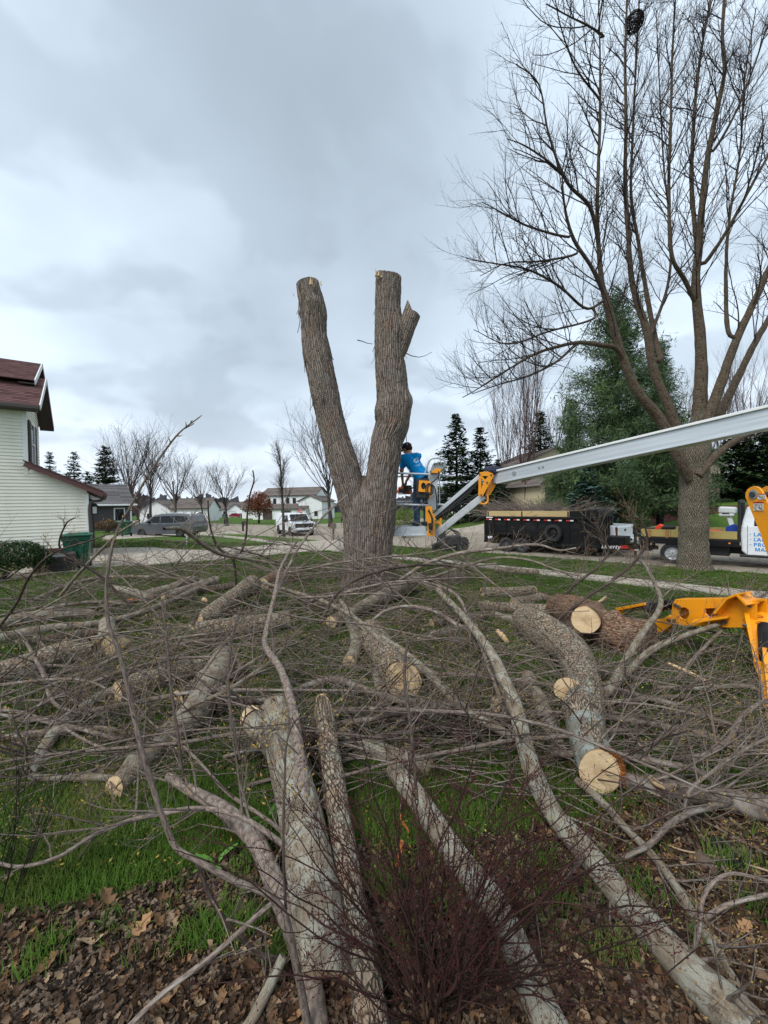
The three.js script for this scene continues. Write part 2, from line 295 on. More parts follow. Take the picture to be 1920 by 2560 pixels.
T.denim = tex(256, 256, (u, v) => { const t = pn(u * 90 + v * 60, v * 90, 0, 90, 5), b = fbm(u * 4, v * 4, 4, 4, 9, 3); return mix3([.018, .032, .07], [.10, .15, .24], clamp(.4 + t * .3 + b * .55)); });

const M = {
  bark: mat([1, 1, 1], .95, { map: T.bark, bumpMap: T.barkB, bumpScale: .024 }),
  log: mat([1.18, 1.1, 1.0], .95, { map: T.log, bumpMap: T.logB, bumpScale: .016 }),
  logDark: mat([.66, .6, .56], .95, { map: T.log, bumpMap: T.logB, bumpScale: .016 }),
  logRed: mat([1.05, .76, .62], .95, { map: T.log, bumpMap: T.logB, bumpScale: .014 }),
  lichen: mat([.92, .84, .73], .92, { map: T.lichen, bumpMap: T.fineB, bumpScale: .003 }),
  lichenBlue: mat([.84, .88, .85], .92, { map: T.lichen, bumpMap: T.fineB, bumpScale: .004 }),
  grey: mat([.82, .72, .62], .9, { map: T.lichen, bumpMap: T.fineB, bumpScale: .003 }),
  twig: mat([1.05, 1.0, .95], .85, { map: T.twig }),
  twigPale: mat([1.35, 1.3, 1.25], .85, { map: T.twig, bumpMap: T.fineB, bumpScale: .0015 }),
  twigDark: mat([.5, .45, .43], .85, { map: T.twig }),
  treeTwig: mat([.038, .030, .032], .9), hazedTwig: mat([.064, .053, .050], .9), redTwig: mat([.10, .066, .062], .9),  // twigs of the far bare trees are lightened: distance haze painted into their colour
  ash: mat([1, 1, 1], .95, { map: T.ash, bumpMap: T.ashB, bumpScale: .022 }),
  ashLimb: mat([.60, .53, .48], .95, { map: rep(T.log, 1), bumpMap: T.logB, bumpScale: .008 }),
  cut: mat([1, 1, 1], .85, { map: T.cut, bumpMap: T.fineB, bumpScale: .0015 }),
  tanStrip: mat([.36, .26, .17], .85), rawWood: mat([.66, .47, .27], .85, { bumpMap: T.fineB, bumpScale: .003 }),
  orangeWood: mat([.42, .15, .045], .9, { bumpMap: T.fineB, bumpScale: .004 }),
  bud: mat([.30, .19, .045], .7), budRed: mat([.17, .055, .04], .7), budGreen: mat([.34, .33, .06], .7),
  wood: mat([1, 1, 1], .8, { map: T.wood }), woodGreen: mat([.82, .86, .62], .8, { map: T.wood }), woodDark: mat([.15, .122, .10], .85, { bumpMap: T.fineB, bumpScale: .003 }), woodBrown: mat([.72, .5, .4], .8, { map: T.wood }),
  grass: mat([1, 1, 1], .95, { map: T.grass, bumpMap: T.noiseB, bumpScale: .02 }),
  soil: mat([1, 1, 1], 1, { map: T.soil, bumpMap: T.noiseB, bumpScale: .02 }),
  concrete: mat([1, 1, 1], .92, { map: T.concrete, bumpMap: T.noiseB, bumpScale: .002 }),
  road: mat([.80, .78, .76], .92, { map: T.concrete, bumpMap: T.noiseB, bumpScale: .003 }),
  mulch: mat([1, 1, 1], 1, { map: T.mulch, bumpMap: T.noiseB, bumpScale: .03 }),
  yellow: mat([1, 1, 1], .38, { map: T.yellow }),
  whitePaint: new THREE.MeshPhysicalMaterial({ map: T.white, roughness: .35, clearcoat: .6, clearcoatRoughness: .12 }),
  blackPaint: new THREE.MeshPhysicalMaterial({ map: T.black, roughness: .5, specularIntensity: .35 }),
  blackMatt: mat([.014, .014, .015], .65), rubber: mat([.034, .034, .036], .85, { bumpMap: T.noiseB, bumpScale: .003 }), darkSteel: mat([.06, .06, .065], .5, { metalness: .4 }),
  galv: mat([1, 1, 1], .48, { map: T.galv, metalness: .35 }), alu: mat([1.1, 1.12, 1.15], .36, { map: T.galv, metalness: .35 }), steelGrey: mat([.22, .25, .245], .55),
  chrome: mat([.75, .75, .75], .15, { metalness: 1 }), bolt: mat([.12, .11, .10], .5, { metalness: .5 }),
  glass: mat([.012, .014, .017], .08, { specularIntensity: .55 }), lampGlass: mat([.75, .78, .8], .15), red: mat([.5, .02, .015], .35), redDark: mat([.10, .006, .010], .2), amber: mat([.75, .25, .02], .3),
  siding: mat([1, 1, 1], .7, { map: T.siding }), white: mat([.72, .73, .73], .7, { bumpMap: T.fineB, bumpScale: .001 }), whiteFar: mat([.72, .73, .73], .8), maroon: mat([.105, .038, .038], .5), darkBrown: mat([.052, .040, .036], .6),
  shingle: mat([1, 1, 1], .95, { map: T.shingle }), shingleG: mat([1, 1, 1], .95, { map: T.shingleG }), shingleB: mat([1.25, 1.1, .98], .95, { map: T.shingleG }),
  greySiding: mat([.075, .062, .075], .75), tanSiding: mat([.48, .42, .28], .8), greenBin: mat([.004, .085, .045], .5), blueCloth: mat([.008, .29, .70], .85, { bumpMap: T.cloth, bumpScale: .004 }),
  denim: mat([1, 1, 1], .9, { map: T.denim }), skin: mat([.46, .23, .155], .6), capM: mat([.016, .018, .035], .8), orange: mat([.72, .10, .012], .45), redPlastic: mat([.80, .06, .012], .5), blue: mat([.012, .05, .32], .5),
  greyPaint: new THREE.MeshPhysicalMaterial({ color: C(.085, .092, .106), roughness: .35, metalness: .2, clearcoat: .7 }),
};
M.grassBlade = mat([.05, .105, .016], .75, { side: THREE.DoubleSide }); M.grassDry = mat([.2, .17, .075], .85, { side: THREE.DoubleSide });
// ---------------------------------------------------------------- ground, road, paths
{
  const ts = [], ss = []; const push = (a, from, to, step) => { for (let x = from; x < to - 1e-6; x += step) a.push(x); };
  ts.push(-2500, -1200, -500, -250, -120, -80); push(ts, -60, -30, 2); push(ts, -30, 30, .6); push(ts, 30, 80, 2); push(ts, 80, 240, 8); ts.push(240, 300, 420, 700, 1300, 2500);
  ss.push(-2500, -1200, -500, -240, -120, -80, -60, -45); push(ss, -36, -24, 1); push(ss, -24, -.9, .5); ss.push(-.4, -.2, -.004, .004); push(ss, 1, ROADW - .3, 1.4); ss.push(ROADW - .004, ROADW + .004, ROADW + .2); push(ss, ROADW + .8, ROADW + 24, .8); push(ss, ROADW + 25, 90, 4); ss.push(95, 130, 180, 260, 420, 800, 1400, 2500);
  const sheetGrid = (s0, s1, off, uvScale) => {
    const b = new MB(), S = ss.filter(s => s >= s0 - 1e-9 && s <= s1 + 1e-9), ids = [];
    for (const t of ts) { const row = []; for (const s of S) { const [x, z] = fromST(s, t), y = landH(x, z) + off; row.push(b.v(x, y, z, 0, 1, 0, x * uvScale, -z * uvScale)); } ids.push(row); }
    for (let i = 1; i < ts.length; i++) for (let j = 1; j < S.length; j++) { const a = ids[i - 1][j - 1], c = ids[i][j - 1], d = ids[i][j], e = ids[i - 1][j]; b.i.push(a, e, d, a, d, c); }
    return b.smoothNormals();
  };
  tag(sheetGrid(-2500, 2500, 0, 1 / 3).build('ground', M.grass), 'green lawn ground spreading to the horizon', 'ground', null, 'structure');
  tag(sheetGrid(.004, ROADW - .004, .006, 1 / 3).build('road', M.road), 'pale concrete residential street crossing behind the brush pile', 'road', null, 'structure');
  // kerbs along both edges of the road, a real step
  for (const [s0, s1, l] of [[-.2, .02, 'concrete kerb along the near edge of the street'], [ROADW - .02, ROADW + .2, 'concrete kerb along the far edge of the street']]) {
    const b = new MB(); let prev = null;
    for (const t of ts.filter(t => Math.abs(t) <= 240)) {
      const q = [s0, s1].map(s => { const [x, z] = fromST(s, t); return V(x, streetLevel(x, z) + .135, z); });
      if (prev) { const dn = p => p.clone().add(V(0, -.2, 0)); b.quad(prev[0], prev[1], q[1], q[0], [[0, 0], [.2, 0], [.2, 1], [0, 1]]); b.quad(dn(prev[0]), prev[0], q[0], dn(q[0])); b.quad(prev[1], dn(prev[1]), dn(q[1]), q[1]); }
      prev = q;
    }
    tag(b.build('kerb', M.concrete), l, 'kerb', null, 'structure');
  }
  // flat-laid sheets that follow the land: a polygon of ground points cut into cells
  const clip = (poly, ax, v, sg) => { const o = []; for (let k = 0; k < poly.length; k++) { const a = poly[k], b = poly[(k + 1) % poly.length], da = sg * (a[ax] - v), db = sg * (b[ax] - v); if (da >= 0) o.push(a); if (da * db < 0) { const t = da / (da - db); o.push([lerp(a[0], b[0], t), lerp(a[1], b[1], t)]); } } return o; };
  globalThis.sheet = (poly, off, cell, uvS, lift = null) => {
    const b = new MB(), xs = poly.map(p => p[0]), zs = poly.map(p => p[1]), x0 = Math.floor(Math.min(...xs) / cell) * cell, z0 = Math.floor(Math.min(...zs) / cell) * cell;
    for (let x = x0; x < Math.max(...xs); x += cell) { const col = clip(clip(poly, 0, x, 1), 0, x + cell, -1); if (col.length < 3) continue;
      for (let z = z0; z < Math.max(...zs); z += cell) { const q = clip(clip(col, 1, z, 1), 1, z + cell, -1); if (q.length < 3) continue;
        const tri = THREE.ShapeUtils.triangulateShape(q.map(p => new THREE.Vector2(...p)), []), k = q.map(p => b.v(p[0], landH(p[0], p[1]) + off + (lift ? lift(p[0], p[1]) : 0), p[1], 0, 1, 0, p[0] * uvS, -p[1] * uvS));
        for (const [i, j, l] of tri) { const A = q[i], B = q[j], D = q[l], cr = (B[0] - A[0]) * (D[1] - A[1]) - (B[1] - A[1]) * (D[0] - A[0]); cr < 0 ? b.i.push(k[i], k[j], k[l]) : b.i.push(k[i], k[l], k[j]); } } }
    return b;
  };
  const pxPoly = l => l.map(([x, y]) => { const p = gd(x, y); return [p.x, p.z]; });
  // pavement: flags of its own between the joints
  const walk = tag(new THREE.Group(), 'pale concrete pavement crossing the lawn beside the street', 'pavement', null, 'structure'); walk.name = 'pavement'; scene.add(walk);
  const sc = globalThis.walkS = t => -4.6 + 1.75 * smooth(3, 26, t);
  for (let t = -16; t < 66; t += 1.5) {
    const P = [[t + .008, sc(t) - .68], [t + .008, sc(t) + .68], [t + 1.492, sc(t + 1.5) + .68], [t + 1.492, sc(t + 1.5) - .68]].map(([a, s]) => fromST(s, a));
    sheet(P, .018, .5, 1 / 2).smoothNormals().build('paving_slab', M.concrete, walk);
  }
  // own drive from the garage to the street, the neighbour's drive, and the drive across the street
  const drive = [[100, 1440], [236, 1372], [380, 1370], [480, 1376], [654, 1365], [745, 1356], [800, 1352], [865, 1347], [905, 1352], [900, 1374], [770, 1380], [596, 1398], [480, 1407], [362, 1416], [231, 1421], [100, 1441], [-60, 1468], [-60, 1458]];
  globalThis.drivePoly = pxPoly(drive.filter(p => p[0] !== 100 || p[1] !== 1440));
  tag(sheet(drivePoly, .03, .6, 1 / 3).smoothNormals().build('driveway', M.concrete), 'wide concrete driveway from the white garage to the street', 'driveway', null, 'structure');
  tag(sheet(pxPoly([[255, 1352], [262, 1340], [420, 1333], [520, 1329], [590, 1330], [600, 1336], [520, 1336], [440, 1341]]), .022, 1, 1 / 3).smoothNormals().build('neighbour_driveway', M.concrete), 'concrete driveway under the grey minivan', 'driveway', null, 'structure');
  tag(sheet([fromST(ROADW - .1, 7), fromST(ROADW - .1, 17), fromST(ROADW + 19, 13), fromST(ROADW + 19, 6)], .024, 1, 1 / 3).smoothNormals().build('far_driveway', M.concrete), 'pale driveway climbing across the street behind the trailer', 'driveway', null, 'structure');
  tag(sheet([fromST(ROADW - .1, 30), fromST(ROADW - .1, 42), fromST(ROADW + 60, 46), fromST(ROADW + 60, 36)], .024, 2, 1 / 3).smoothNormals().build('side_street', M.road), 'side street leading off beyond the white pickup truck', 'road', null, 'structure');
  // soil bed in front, uneven
  globalThis.bedEdge = [[-900, 2400], [-400, 2360], [0, 2300], [200, 2270], [420, 2220], [560, 2150], [760, 2110], [1000, 2140], [1200, 2105], [1420, 2072], [1600, 2030], [1920, 1990], [2500, 1960], [3200, 1960]];
  const bed = pxPoly(bedEdge); const near = [[6, 1.6], [-4, 1.6]];
  globalThis.bedPoly = [...bed, ...near];
  globalThis.bedLift = (x, z) => .018 * fbm(x * 5, z * 5, 0, 0, 7, 3) + .008 * fbm(x * 22, z * 22, 0, 0, 9, 2);
  tag(sheet(bedPoly, .028, .07, 1 / .9, bedLift).smoothNormals().build('soil_bed', M.soil), 'dark planting bed of bare soil in the foreground', 'soil', null, 'structure');
  // red mulch bed across the street
  const mb = [[1460, 1358], [1600, 1330], [1640, 1310], [1720, 1296], [1860, 1272], [1960, 1262], [1960, 1250], [1440, 1250], [1330, 1280], [1380, 1352]];
  globalThis.mulchPoly = pxPoly(mb.map(([x, y]) => [x, Math.max(y, 1274 - (x > 1500 ? 12 : 0))]));
  tag(sheet(mulchPoly, .03, 1, 1 / 1.5).smoothNormals().build('mulch_bed', M.mulch), 'red bark mulch bed under the pines across the street', 'mulch', null, 'structure');
}
// ---------------------------------------------------------------- wood: logs, branches, trees
function resample(P, R, step) {
  const c = new THREE.CatmullRomCurve3(P, false, 'centripetal'), L = c.getLength(), n = Math.max(2, Math.round(L / step)), pts = [], rad = [], cum = [0];
  for (let k = 1; k < P.length; k++) cum.push(cum[k - 1] + P[k].distanceTo(P[k - 1]));
  for (let k = 0; k <= n; k++) { const u = k / n; pts.push(c.getPointAt(u)); const l = u * cum[P.length - 1]; let i = 1; while (i < P.length - 1 && cum[i] < l) i++; rad.push(lerp(R[i - 1], R[i], clamp((l - cum[i - 1]) / Math.max(cum[i] - cum[i - 1], 1e-6)))); }
  return [pts, rad];
}
// a tube whose bark stands out in ridges; its ends can be sawn along a plane
function woodTube(b, P, R, { sides = 24, step = .03, amp = .01, fu = 14, fv = 3, seed = 1, cut0 = null, cut1 = null, knots = [], rep = 0, vs = 2, shag = 0 } = {}) {
  const [pts, rad] = resample(P, R, step), N = pts.length, r0 = rad[0];
  const disp = (a, L, r) => {
    const u = a / 6.28318 * fu; let d = amp * (.55 * pn(u + .45 * pn(u * .5, L * fv * .7, fu * .5 | 0 || 1, 0, seed + 5), L * fv, fu, 0, seed) + .45 * pn(u * 2, L * fv * 2.4, fu * 2, 0, seed + 1));
    if (shag) { const q = pn(u * .9 + .25 * pn(u, L * 2, fu, 0, seed + 8), L * fv * .4, 0, 0, seed + 2); d += shag * (smooth(.0, .25, Math.abs(q)) - .6); d += r * .06 * pn(a / 6.28318 * 3, L * 1.1, 3, 0, seed + 12); }
    else d += r * .085 * pn(a / 6.28318 * 3, L * 2.2, 3, 0, seed + 12);
    for (const [ka, kl, kw, kh] of knots) { let da = Math.abs(a - ka); da = Math.min(da, 6.28318 - da) * r; d += kh * Math.exp(-(da * da + (L - kl) * (L - kl)) / (kw * kw)); }
    return d;
  };
  b.tube(pts, rad, sides, { disp, rep: rep || Math.max(1, Math.round(6.2832 * r0 * vs)), vs });
  const rings = b.lastRings, T = b.lastT, plane = (ring, o, t, n, dir) => { for (const i of ring) { const p = V(b.p[i * 3], b.p[i * 3 + 1], b.p[i * 3 + 2]), k = -p.clone().sub(o).dot(n) / t.dot(n); b.p[i * 3] += t.x * k; b.p[i * 3 + 1] += t.y * k; b.p[i * 3 + 2] += t.z * k; } };
  if (cut0) plane(rings[0], pts[0], T[0], cut0); if (cut1) plane(rings[N - 1], pts[N - 1], T[N - 1], cut1);
  return { pts, rad, rings, T };
}
function sawn(b, src, ring, out, { bulge = 0, rnd = rng(3), rim = .955 } = {}) {    // the sawn face over a ring of bark vertices: inner wood, set a touch inside the bark edge
  const n = ring.length - 1, P = ring.map(i => V(src.p[i * 3], src.p[i * 3 + 1], src.p[i * 3 + 2])), c = V(0, 0, 0); for (let k = 0; k < n; k++) c.addScaledVector(P[k], 1 / n);
  const o = c.clone().addScaledVector(out, .003 + bulge), rot = rnd() * 6.28, m = b.v(o.x, o.y, o.z, out.x, out.y, out.z, .5, .5);
  const mk = s => P.map((p, k) => { const q = c.clone().lerp(p, s).addScaledVector(out, .003 + bulge * (1 - s * s)), a = k / n * 6.28318 + rot; return b.v(q.x, q.y, q.z, out.x, out.y, out.z, .5 + .48 * s * Math.cos(a), .5 + .48 * s * Math.sin(a)); });
  const r1 = mk(.5), r2 = mk(1.0); const ccw = P[0].clone().sub(c).cross(P[1].clone().sub(c)).dot(out) > 0;
  for (let k = 0; k < n; k++) { const t = (x, y, z) => ccw ? b.i.push(x, y, z) : b.i.push(x, z, y); t(m, r1[k], r1[k + 1]); t(r1[k], r2[k], r2[k + 1]); t(r1[k], r2[k + 1], r1[k + 1]); }
}
const finish = (b, rings, name, material, parent) => { const off = V(0, 0, 0); for (let q = parent; q && q !== scene; q = q.parent) off.add(q.position); const g = b.geo(off); seamNormals(g, rings); const m = flagShadow(new THREE.Mesh(g, material)); m.name = name; parent.add(m); return m; };

function bud(b, p, d, s) {
  const x = Math.abs(d.y) < .9 ? V(0, 1, 0).cross(d).normalize() : V(1, 0, 0), y = d.clone().cross(x), k = b.count, m = p.clone().addScaledVector(d, s * .4);
  for (const [q, n] of [[p, d.clone().negate()], ...[[1, 0], [0, 1], [-1, 0], [0, -1]].map(([i, j]) => { const n = x.clone().multiplyScalar(i).addScaledVector(y, j); return [m.clone().addScaledVector(n, s * .22), n]; }), [p.clone().addScaledVector(d, s), d]]) b.v(q.x, q.y, q.z, n.x, n.y, n.z);
  for (let j = 0; j < 4; j++) { const a = k + 1 + j, c = k + 1 + (j + 1) % 4; b.i.push(k, c, a, a, c, k + 5); }
}
// side shoots along a path, their own side shoots, and buds at the tips
function sprout(b, P, R, o, rnd, buds, level = 0) {
  const n = o.n[level]; if (!n) return;
  for (let k = 0; k < n; k++) {
    const t = lerp(o.t0 ?? .2, 1, Math.pow((k + rnd()) / n, o.bias ?? 1)), f = t * (P.length - 1), i = Math.min(P.length - 2, Math.floor(f)), p = P[i].clone().lerp(P[i + 1], f - i), tan = P[i + 1].clone().sub(P[i]).normalize();
    let side = V(rnd() - .5, rnd() - .5, rnd() - .5).cross(tan).normalize(); if (o.flat) { side.y *= 1 - o.flat; side.normalize(); }
    const ang = lerp(o.a0 ?? .5, o.a1 ?? 1.0, rnd()), d = tan.clone().multiplyScalar(Math.cos(ang)).addScaledVector(side, Math.sin(ang)).addScaledVector(V(0, 1, 0), (o.up ?? .2) * (level ? .6 : 1)).normalize();
    const len = o.len[level] * (.45 + .9 * rnd()) * (1 - (o.fall ?? .55) * t), base = R[i] * .62, r = Math.min(base, o.r[level] * (.7 + .5 * rnd())), m = level === o.n.length - 1 ? 4 : Math.max(4, Math.round(len / (o.seg ?? .16))), pts = [p], rad = [r]; let q = p, e = d;
    for (let j = 1; j <= m; j++) { e = e.clone().add(V(rnd() - .5, rnd() - .5, rnd() - .5).multiplyScalar(o.kink ?? .3)); e.y += (o.curl ?? .05); if (o.floor !== undefined && q.y < o.floor(q) + .03) e.y = Math.max(e.y, .12); e.normalize(); q = q.clone().addScaledVector(e, len / m); pts.push(q); rad.push(lerp(r, r * (o.tip ?? .3), j / m)); }
    b.tube(pts, rad, r > .012 ? 6 : r > .005 ? 4 : 3, { rep: 1, vs: 3 });
    if (buds) for (let j = 1; j < pts.length; j++) if (rnd() < (j === pts.length - 1 ? o.budTip ?? .8 : o.budSide ?? .2)) { const dd = e.clone().add(V(rnd() - .5, rnd() * .6, rnd() - .5).multiplyScalar(j === pts.length - 1 ? .4 : 1.4)).normalize(); bud(buds, pts[j], dd, (o.bud ?? .012) * (.6 + .8 * rnd())); }
    if (level + 1 < o.n.length) sprout(b, pts, rad, o, rnd, buds, level + 1);
  }
}

// ---------------------------------------------------------------- the felled maple's forked trunk
const trunkDepth = 8.6;
{
  const base = at(918, 1480, trunkDepth); base.y = landH(base.x, base.z);
  const t = thing('forked_maple_trunk', 'tall forked tree trunk with shaggy bark and both tops sawn off, above the brush', 'tree trunk', base);
  const path = (l, dz = 0, k = .85) => [l.map(p => at(p[0], p[1], trunkDepth + dz)), l.map(p => p[2] / 2000 * trunkDepth * k)];
  const left = path([[768, 706, 64], [776, 745, 72], [784, 782, 76], [785, 834, 71], [794, 897, 82], [813, 979, 79], [822, 1031, 79], [841, 1105, 82], [863, 1179, 88], [882, 1253, 84], [890, 1290, 82], [893, 1364, 80], [890, 1438, 84], [884, 1500, 96], [876, 1560, 120]], .02);
  const right = path([[972, 692, 71], [970, 771, 74], [972, 830, 85], [974, 897, 86], [980, 979, 92], [984, 1016, 97], [982, 1060, 95], [969, 1097, 90], [962, 1142, 92], [956, 1179, 92], [950, 1253, 92], [950, 1290, 92], [943, 1364, 84], [942, 1438, 86], [950, 1500, 100], [960, 1560, 122]], -.06);
  const core = path([[915, 1190, 20], [914, 1215, 50], [916, 1250, 92], [920, 1290, 108], [919, 1364, 112], [918, 1438, 116], [916, 1500, 134], [914, 1570, 165]], .06, 1.06);
  const b = new MB(), rings = [];
  const up1 = V(-.16, .8, .58).normalize(), up2 = V(.30, .94, .14).normalize();
  const A = woodTube(b, ...left, { sides: 170, step: .03, amp: .016, fu: 40, fv: 4.2, seed: 11, shag: .016, cut0: up1, knots: [[1.4, .55, .14, .05], [3.4, .62, .12, .06], [5.2, 1.5, .2, .05], [2.2, 2.4, .3, .04]], rep: 2, vs: .5 });
  const B = woodTube(b, ...right, { sides: 180, step: .03, amp: .016, fu: 44, fv: 4.2, seed: 31, shag: .016, cut0: up2, knots: [[.6, 1.2, .2, .06], [2.6, 2.9, .22, .08], [4.6, 3.2, .2, .06], [.4, 2.7, .16, .07]], rep: 2, vs: .5 });
  const Cc = woodTube(b, ...core, { sides: 190, step: .035, amp: .018, fu: 50, fv: 3.6, seed: 51, shag: .018, knots: [[1.2, .4, .16, .06], [2, .7, .2, .05]], rep: 3, vs: .5 });
  rings.push(...A.rings, ...B.rings, ...Cc.rings);
  const stub = path([[985, 905, 34], [1004, 860, 40], [1014, 825, 44], [1030, 782, 44]], -.1, 1), sn = V(.93, .34, .12).normalize();
  const D = woodTube(b, ...stub, { sides: 40, step: .03, amp: .012, fu: 10, fv: 3, seed: 71, shag: .008, cut1: sn, rep: 1, vs: .6 }); rings.push(...D.rings);
  finish(b, rings, 'trunk', M.bark, t);
  for (const [r, n] of [[A.rings[0], up1], [B.rings[0], up2], [D.rings[D.rings.length - 1], sn]]) { const c = new MB(); sawn(c, b, r, n, { bulge: .01 }); c.build('cut_face', M.cut, t, true); }
  // split slivers standing at the tops, and loose bark strips curling off the sides
  const rnd = rng(5), st = new MB();
  const sliver = (x, y, h, w) => { const sl = new MB(); const p = at(x, y, trunkDepth - .3); sl.tube([p, p.clone().add(V((rnd() - .5) * .03, h * .5, 0)), p.clone().add(V((rnd() - .5) * .06, h, 0))], [w * .5, w * .36, .003], 5); sl.build('splinter', M.rawWood, t, true); };
  for (const [x, y, h, w] of [[776, 712, .19, .05], [781, 711, .12, .03], [803, 713, .1, .03], [939, 690, .15, .05], [946, 690, .12, .05], [953, 694, .06, .04], [734, 740, .07, .02]]) sliver(x, y, h, w);
  for (let k = 0; k < 110; k++) {
    const L = rnd() < .5 ? A : B, i = 3 + Math.floor(rnd() * (L.pts.length - 40)), a = rnd() * 6.28, r = L.rad[i] * 1.03, ring = L.rings[i], v = ring[Math.floor(a / 6.29 * (ring.length - 1))], o = L.pts[i], p = V(b.p[v * 3], b.p[v * 3 + 1], b.p[v * 3 + 2]), n = p.clone().sub(o).normalize(), len = .12 + .3 * rnd(), w = .012 + .022 * rnd(), s = n.clone().cross(V(0, 1, 0)).normalize();
    const q = [0, .35, .7, 1].map(f => p.clone().add(V(0, -len * f, 0)).addScaledVector(n, .004 + .035 * f * f * rnd() * 2).addScaledVector(s, .02 * f * (rnd() - .5)));
    for (let j = 0; j < 3; j++) st.beam(q[j], q[j + 1], w * (1 - j * .2), .007, n);
  }
  tag(st.build('bark_strip', M.bark, t, true), null, null, null, 'stuff');
  for (const l of [[[1012, 882], [1030, 890], [1048, 893], [1064, 889], [1080, 880]], [[893, 850], [905, 853], [918, 858], [932, 860]]]) { const tw = new MB(); tw.tube(l.map(([x, y]) => at(x, y, trunkDepth - .25)), l.map((_, k) => .011 - .0018 * k), 4); tw.build('twig', M.twigDark, t, true); }
}
{
  // the bare tree at the right, by the street
  const D0 = 12.85, base = at(1735, 1432, D0); base.y = landH(base.x, base.z);
  const t = thing('bare_street_tree', 'large bare tree with netted grey bark and many rising limbs beside the street', 'tree', base);
  const rnd = rng(21);
  const mk = (l, dz0 = 0, dz1 = 0) => { const n = l.length; return [l.map((p, k) => at(p[0], p[1], D0 + lerp(dz0, dz1, k / (n - 1)))), l.map(p => p[2] / 2000 * D0 * (p[2] < 48 ? .76 : .94) / Math.hypot(1, (p[0] - CX) / FPX))]; };
  {
    const b = new MB(), S = mk([[1736, 1475, 190], [1736, 1450, 150], [1735, 1432, 116], [1734, 1410, 94], [1733, 1380, 84], [1733, 1300, 80], [1733, 1220, 76], [1735, 1170, 80], [1740, 1120, 82], [1748, 1060, 60], [1752, 1020, 36]]);
    const W = woodTube(b, ...S, { sides: 120, step: .05, amp: .03, fu: 26, fv: 4, seed: 81, rep: 4, vs: 1.15 }); finish(b, W.rings, 'trunk', M.ash, t);
  }
  const limbs = [
    [[[1722, 1200, 30], [1703, 1155, 46], [1647, 1044, 37], [1596, 983, 33], [1556, 892, 30], [1536, 826, 27], [1520, 766, 24], [1506, 715, 18], [1497, 620, 14], [1493, 544, 12], [1500, 290, 8], [1500, 130, 5], [1496, 0, 3]], -.2, -1.6],
    [[[1497, 620, 12], [1475, 518, 12], [1418, 456, 9], [1371, 332, 6], [1345, 207, 4], [1290, 160, 2.5]], -1, -2.6],
    [[[1512, 740, 14], [1480, 670, 12], [1433, 596, 11], [1412, 518, 7], [1405, 440, 4]], -1, -2],
    [[[1733, 1181, 40], [1677, 1029, 36], [1632, 918, 32], [1617, 826, 28], [1591, 750, 23], [1578, 690, 19], [1570, 570, 17], [1563, 467, 15], [1565, 311, 12], [1563, 155, 9], [1568, -20, 7]], .3, .4],
    [[[1650, 900, 22], [1640, 855, 20], [1615, 726, 17], [1594, 596, 13], [1578, 492, 11], [1583, 311, 9], [1599, -20, 6]], .3, 1.6],
    [[[1745, 1100, 50], [1753, 902, 42], [1743, 760, 34], [1739, 700, 30], [1747, 622, 26], [1755, 518, 23], [1770, 389, 20], [1796, 259, 17], [1812, 171, 14], [1806, 104, 12], [1812, -20, 10]], .1, -.8],
    [[[1744, 660, 18], [1729, 467, 16], [1734, 311, 13], [1749, 155, 11], [1780, -20, 8]], .2, 1.6],
    [[[1741, 760, 18], [1712, 700, 16], [1682, 648, 14], [1672, 492, 11], [1677, 311, 9], [1682, 104, 6], [1690, -20, 4]], .1, -1.4],
    [[[1758, 1080, 44], [1804, 953, 36], [1840, 852, 30], [1880, 766, 26], [1910, 700, 23], [1950, 600, 18], [1990, 420, 12], [2010, 240, 7]], -.2, -1.2],
    [[[1774, 1085, 42], [1840, 953, 30], [1890, 852, 26], [1925, 791, 23], [1975, 690, 17], [2050, 560, 12], [2120, 420, 6]], .3, 1.5],
    [[[1745, 1190, 36], [1799, 1130, 26], [1850, 1095, 23], [1900, 1072, 20], [1960, 1035, 16], [2040, 980, 9]], -.3, -.8],
    [[[1560, 905, 18], [1541, 872, 17], [1500, 862, 15], [1445, 857, 12], [1400, 865, 10], [1333, 887, 8], [1280, 918, 6], [1232, 948, 5], [1190, 975, 3], [1156, 994, 2]], -.6, -2.4],
    [[[1445, 857, 10], [1390, 905, 8], [1320, 940, 6], [1245, 962, 4], [1180, 985, 2]], -1, -2.2],
    [[[1757, 660, 16], [1790, 620, 14], [1827, 560, 12], [1870, 480, 10], [1920, 389, 8], [1990, 260, 5]], 0, -1.5],
    [[[1780, 380, 11], [1830, 300, 9], [1880, 180, 7], [1920, 60, 5]], -.5, -1.4], [[[1826, 840, 16], [1815, 720, 14], [1822, 560, 10], [1850, 380, 8], [1862, 200, 6], [1890, 20, 4]], -.3, .8],
    [[[1620, 850, 14], [1668, 720, 11], [1678, 600, 9], [1660, 420, 7], [1648, 200, 5], [1640, 20, 3]], .3, 1.5],
    [[[1470, 772, 9], [1397, 715, 8], [1319, 674, 6], [1231, 658, 4], [1174, 648, 2]], -1, -2.2], [[[1444, 632, 8], [1350, 653, 6], [1267, 658, 3.5], [1200, 690, 2]], -1, -1.6], [[[1428, 591, 8], [1319, 565, 6], [1241, 524, 3], [1205, 505, 2]], -1.2, -2.6],
    [[[1418, 451, 8], [1371, 404, 6], [1309, 363, 4], [1267, 347, 2]], -1.6, -2.6], [[[1490, 790, 8], [1371, 829, 6], [1267, 860, 4], [1184, 824, 2]], -1, -1.8], [[[1510, 93, 7], [1475, 67, 6], [1423, 41, 4], [1366, 10, 3]], -1.4, -2.6], [[[1500, 250, 7], [1440, 170, 5], [1400, 60, 3.5], [1385, -20, 2.5]], -1.2, -2.6],
  ];
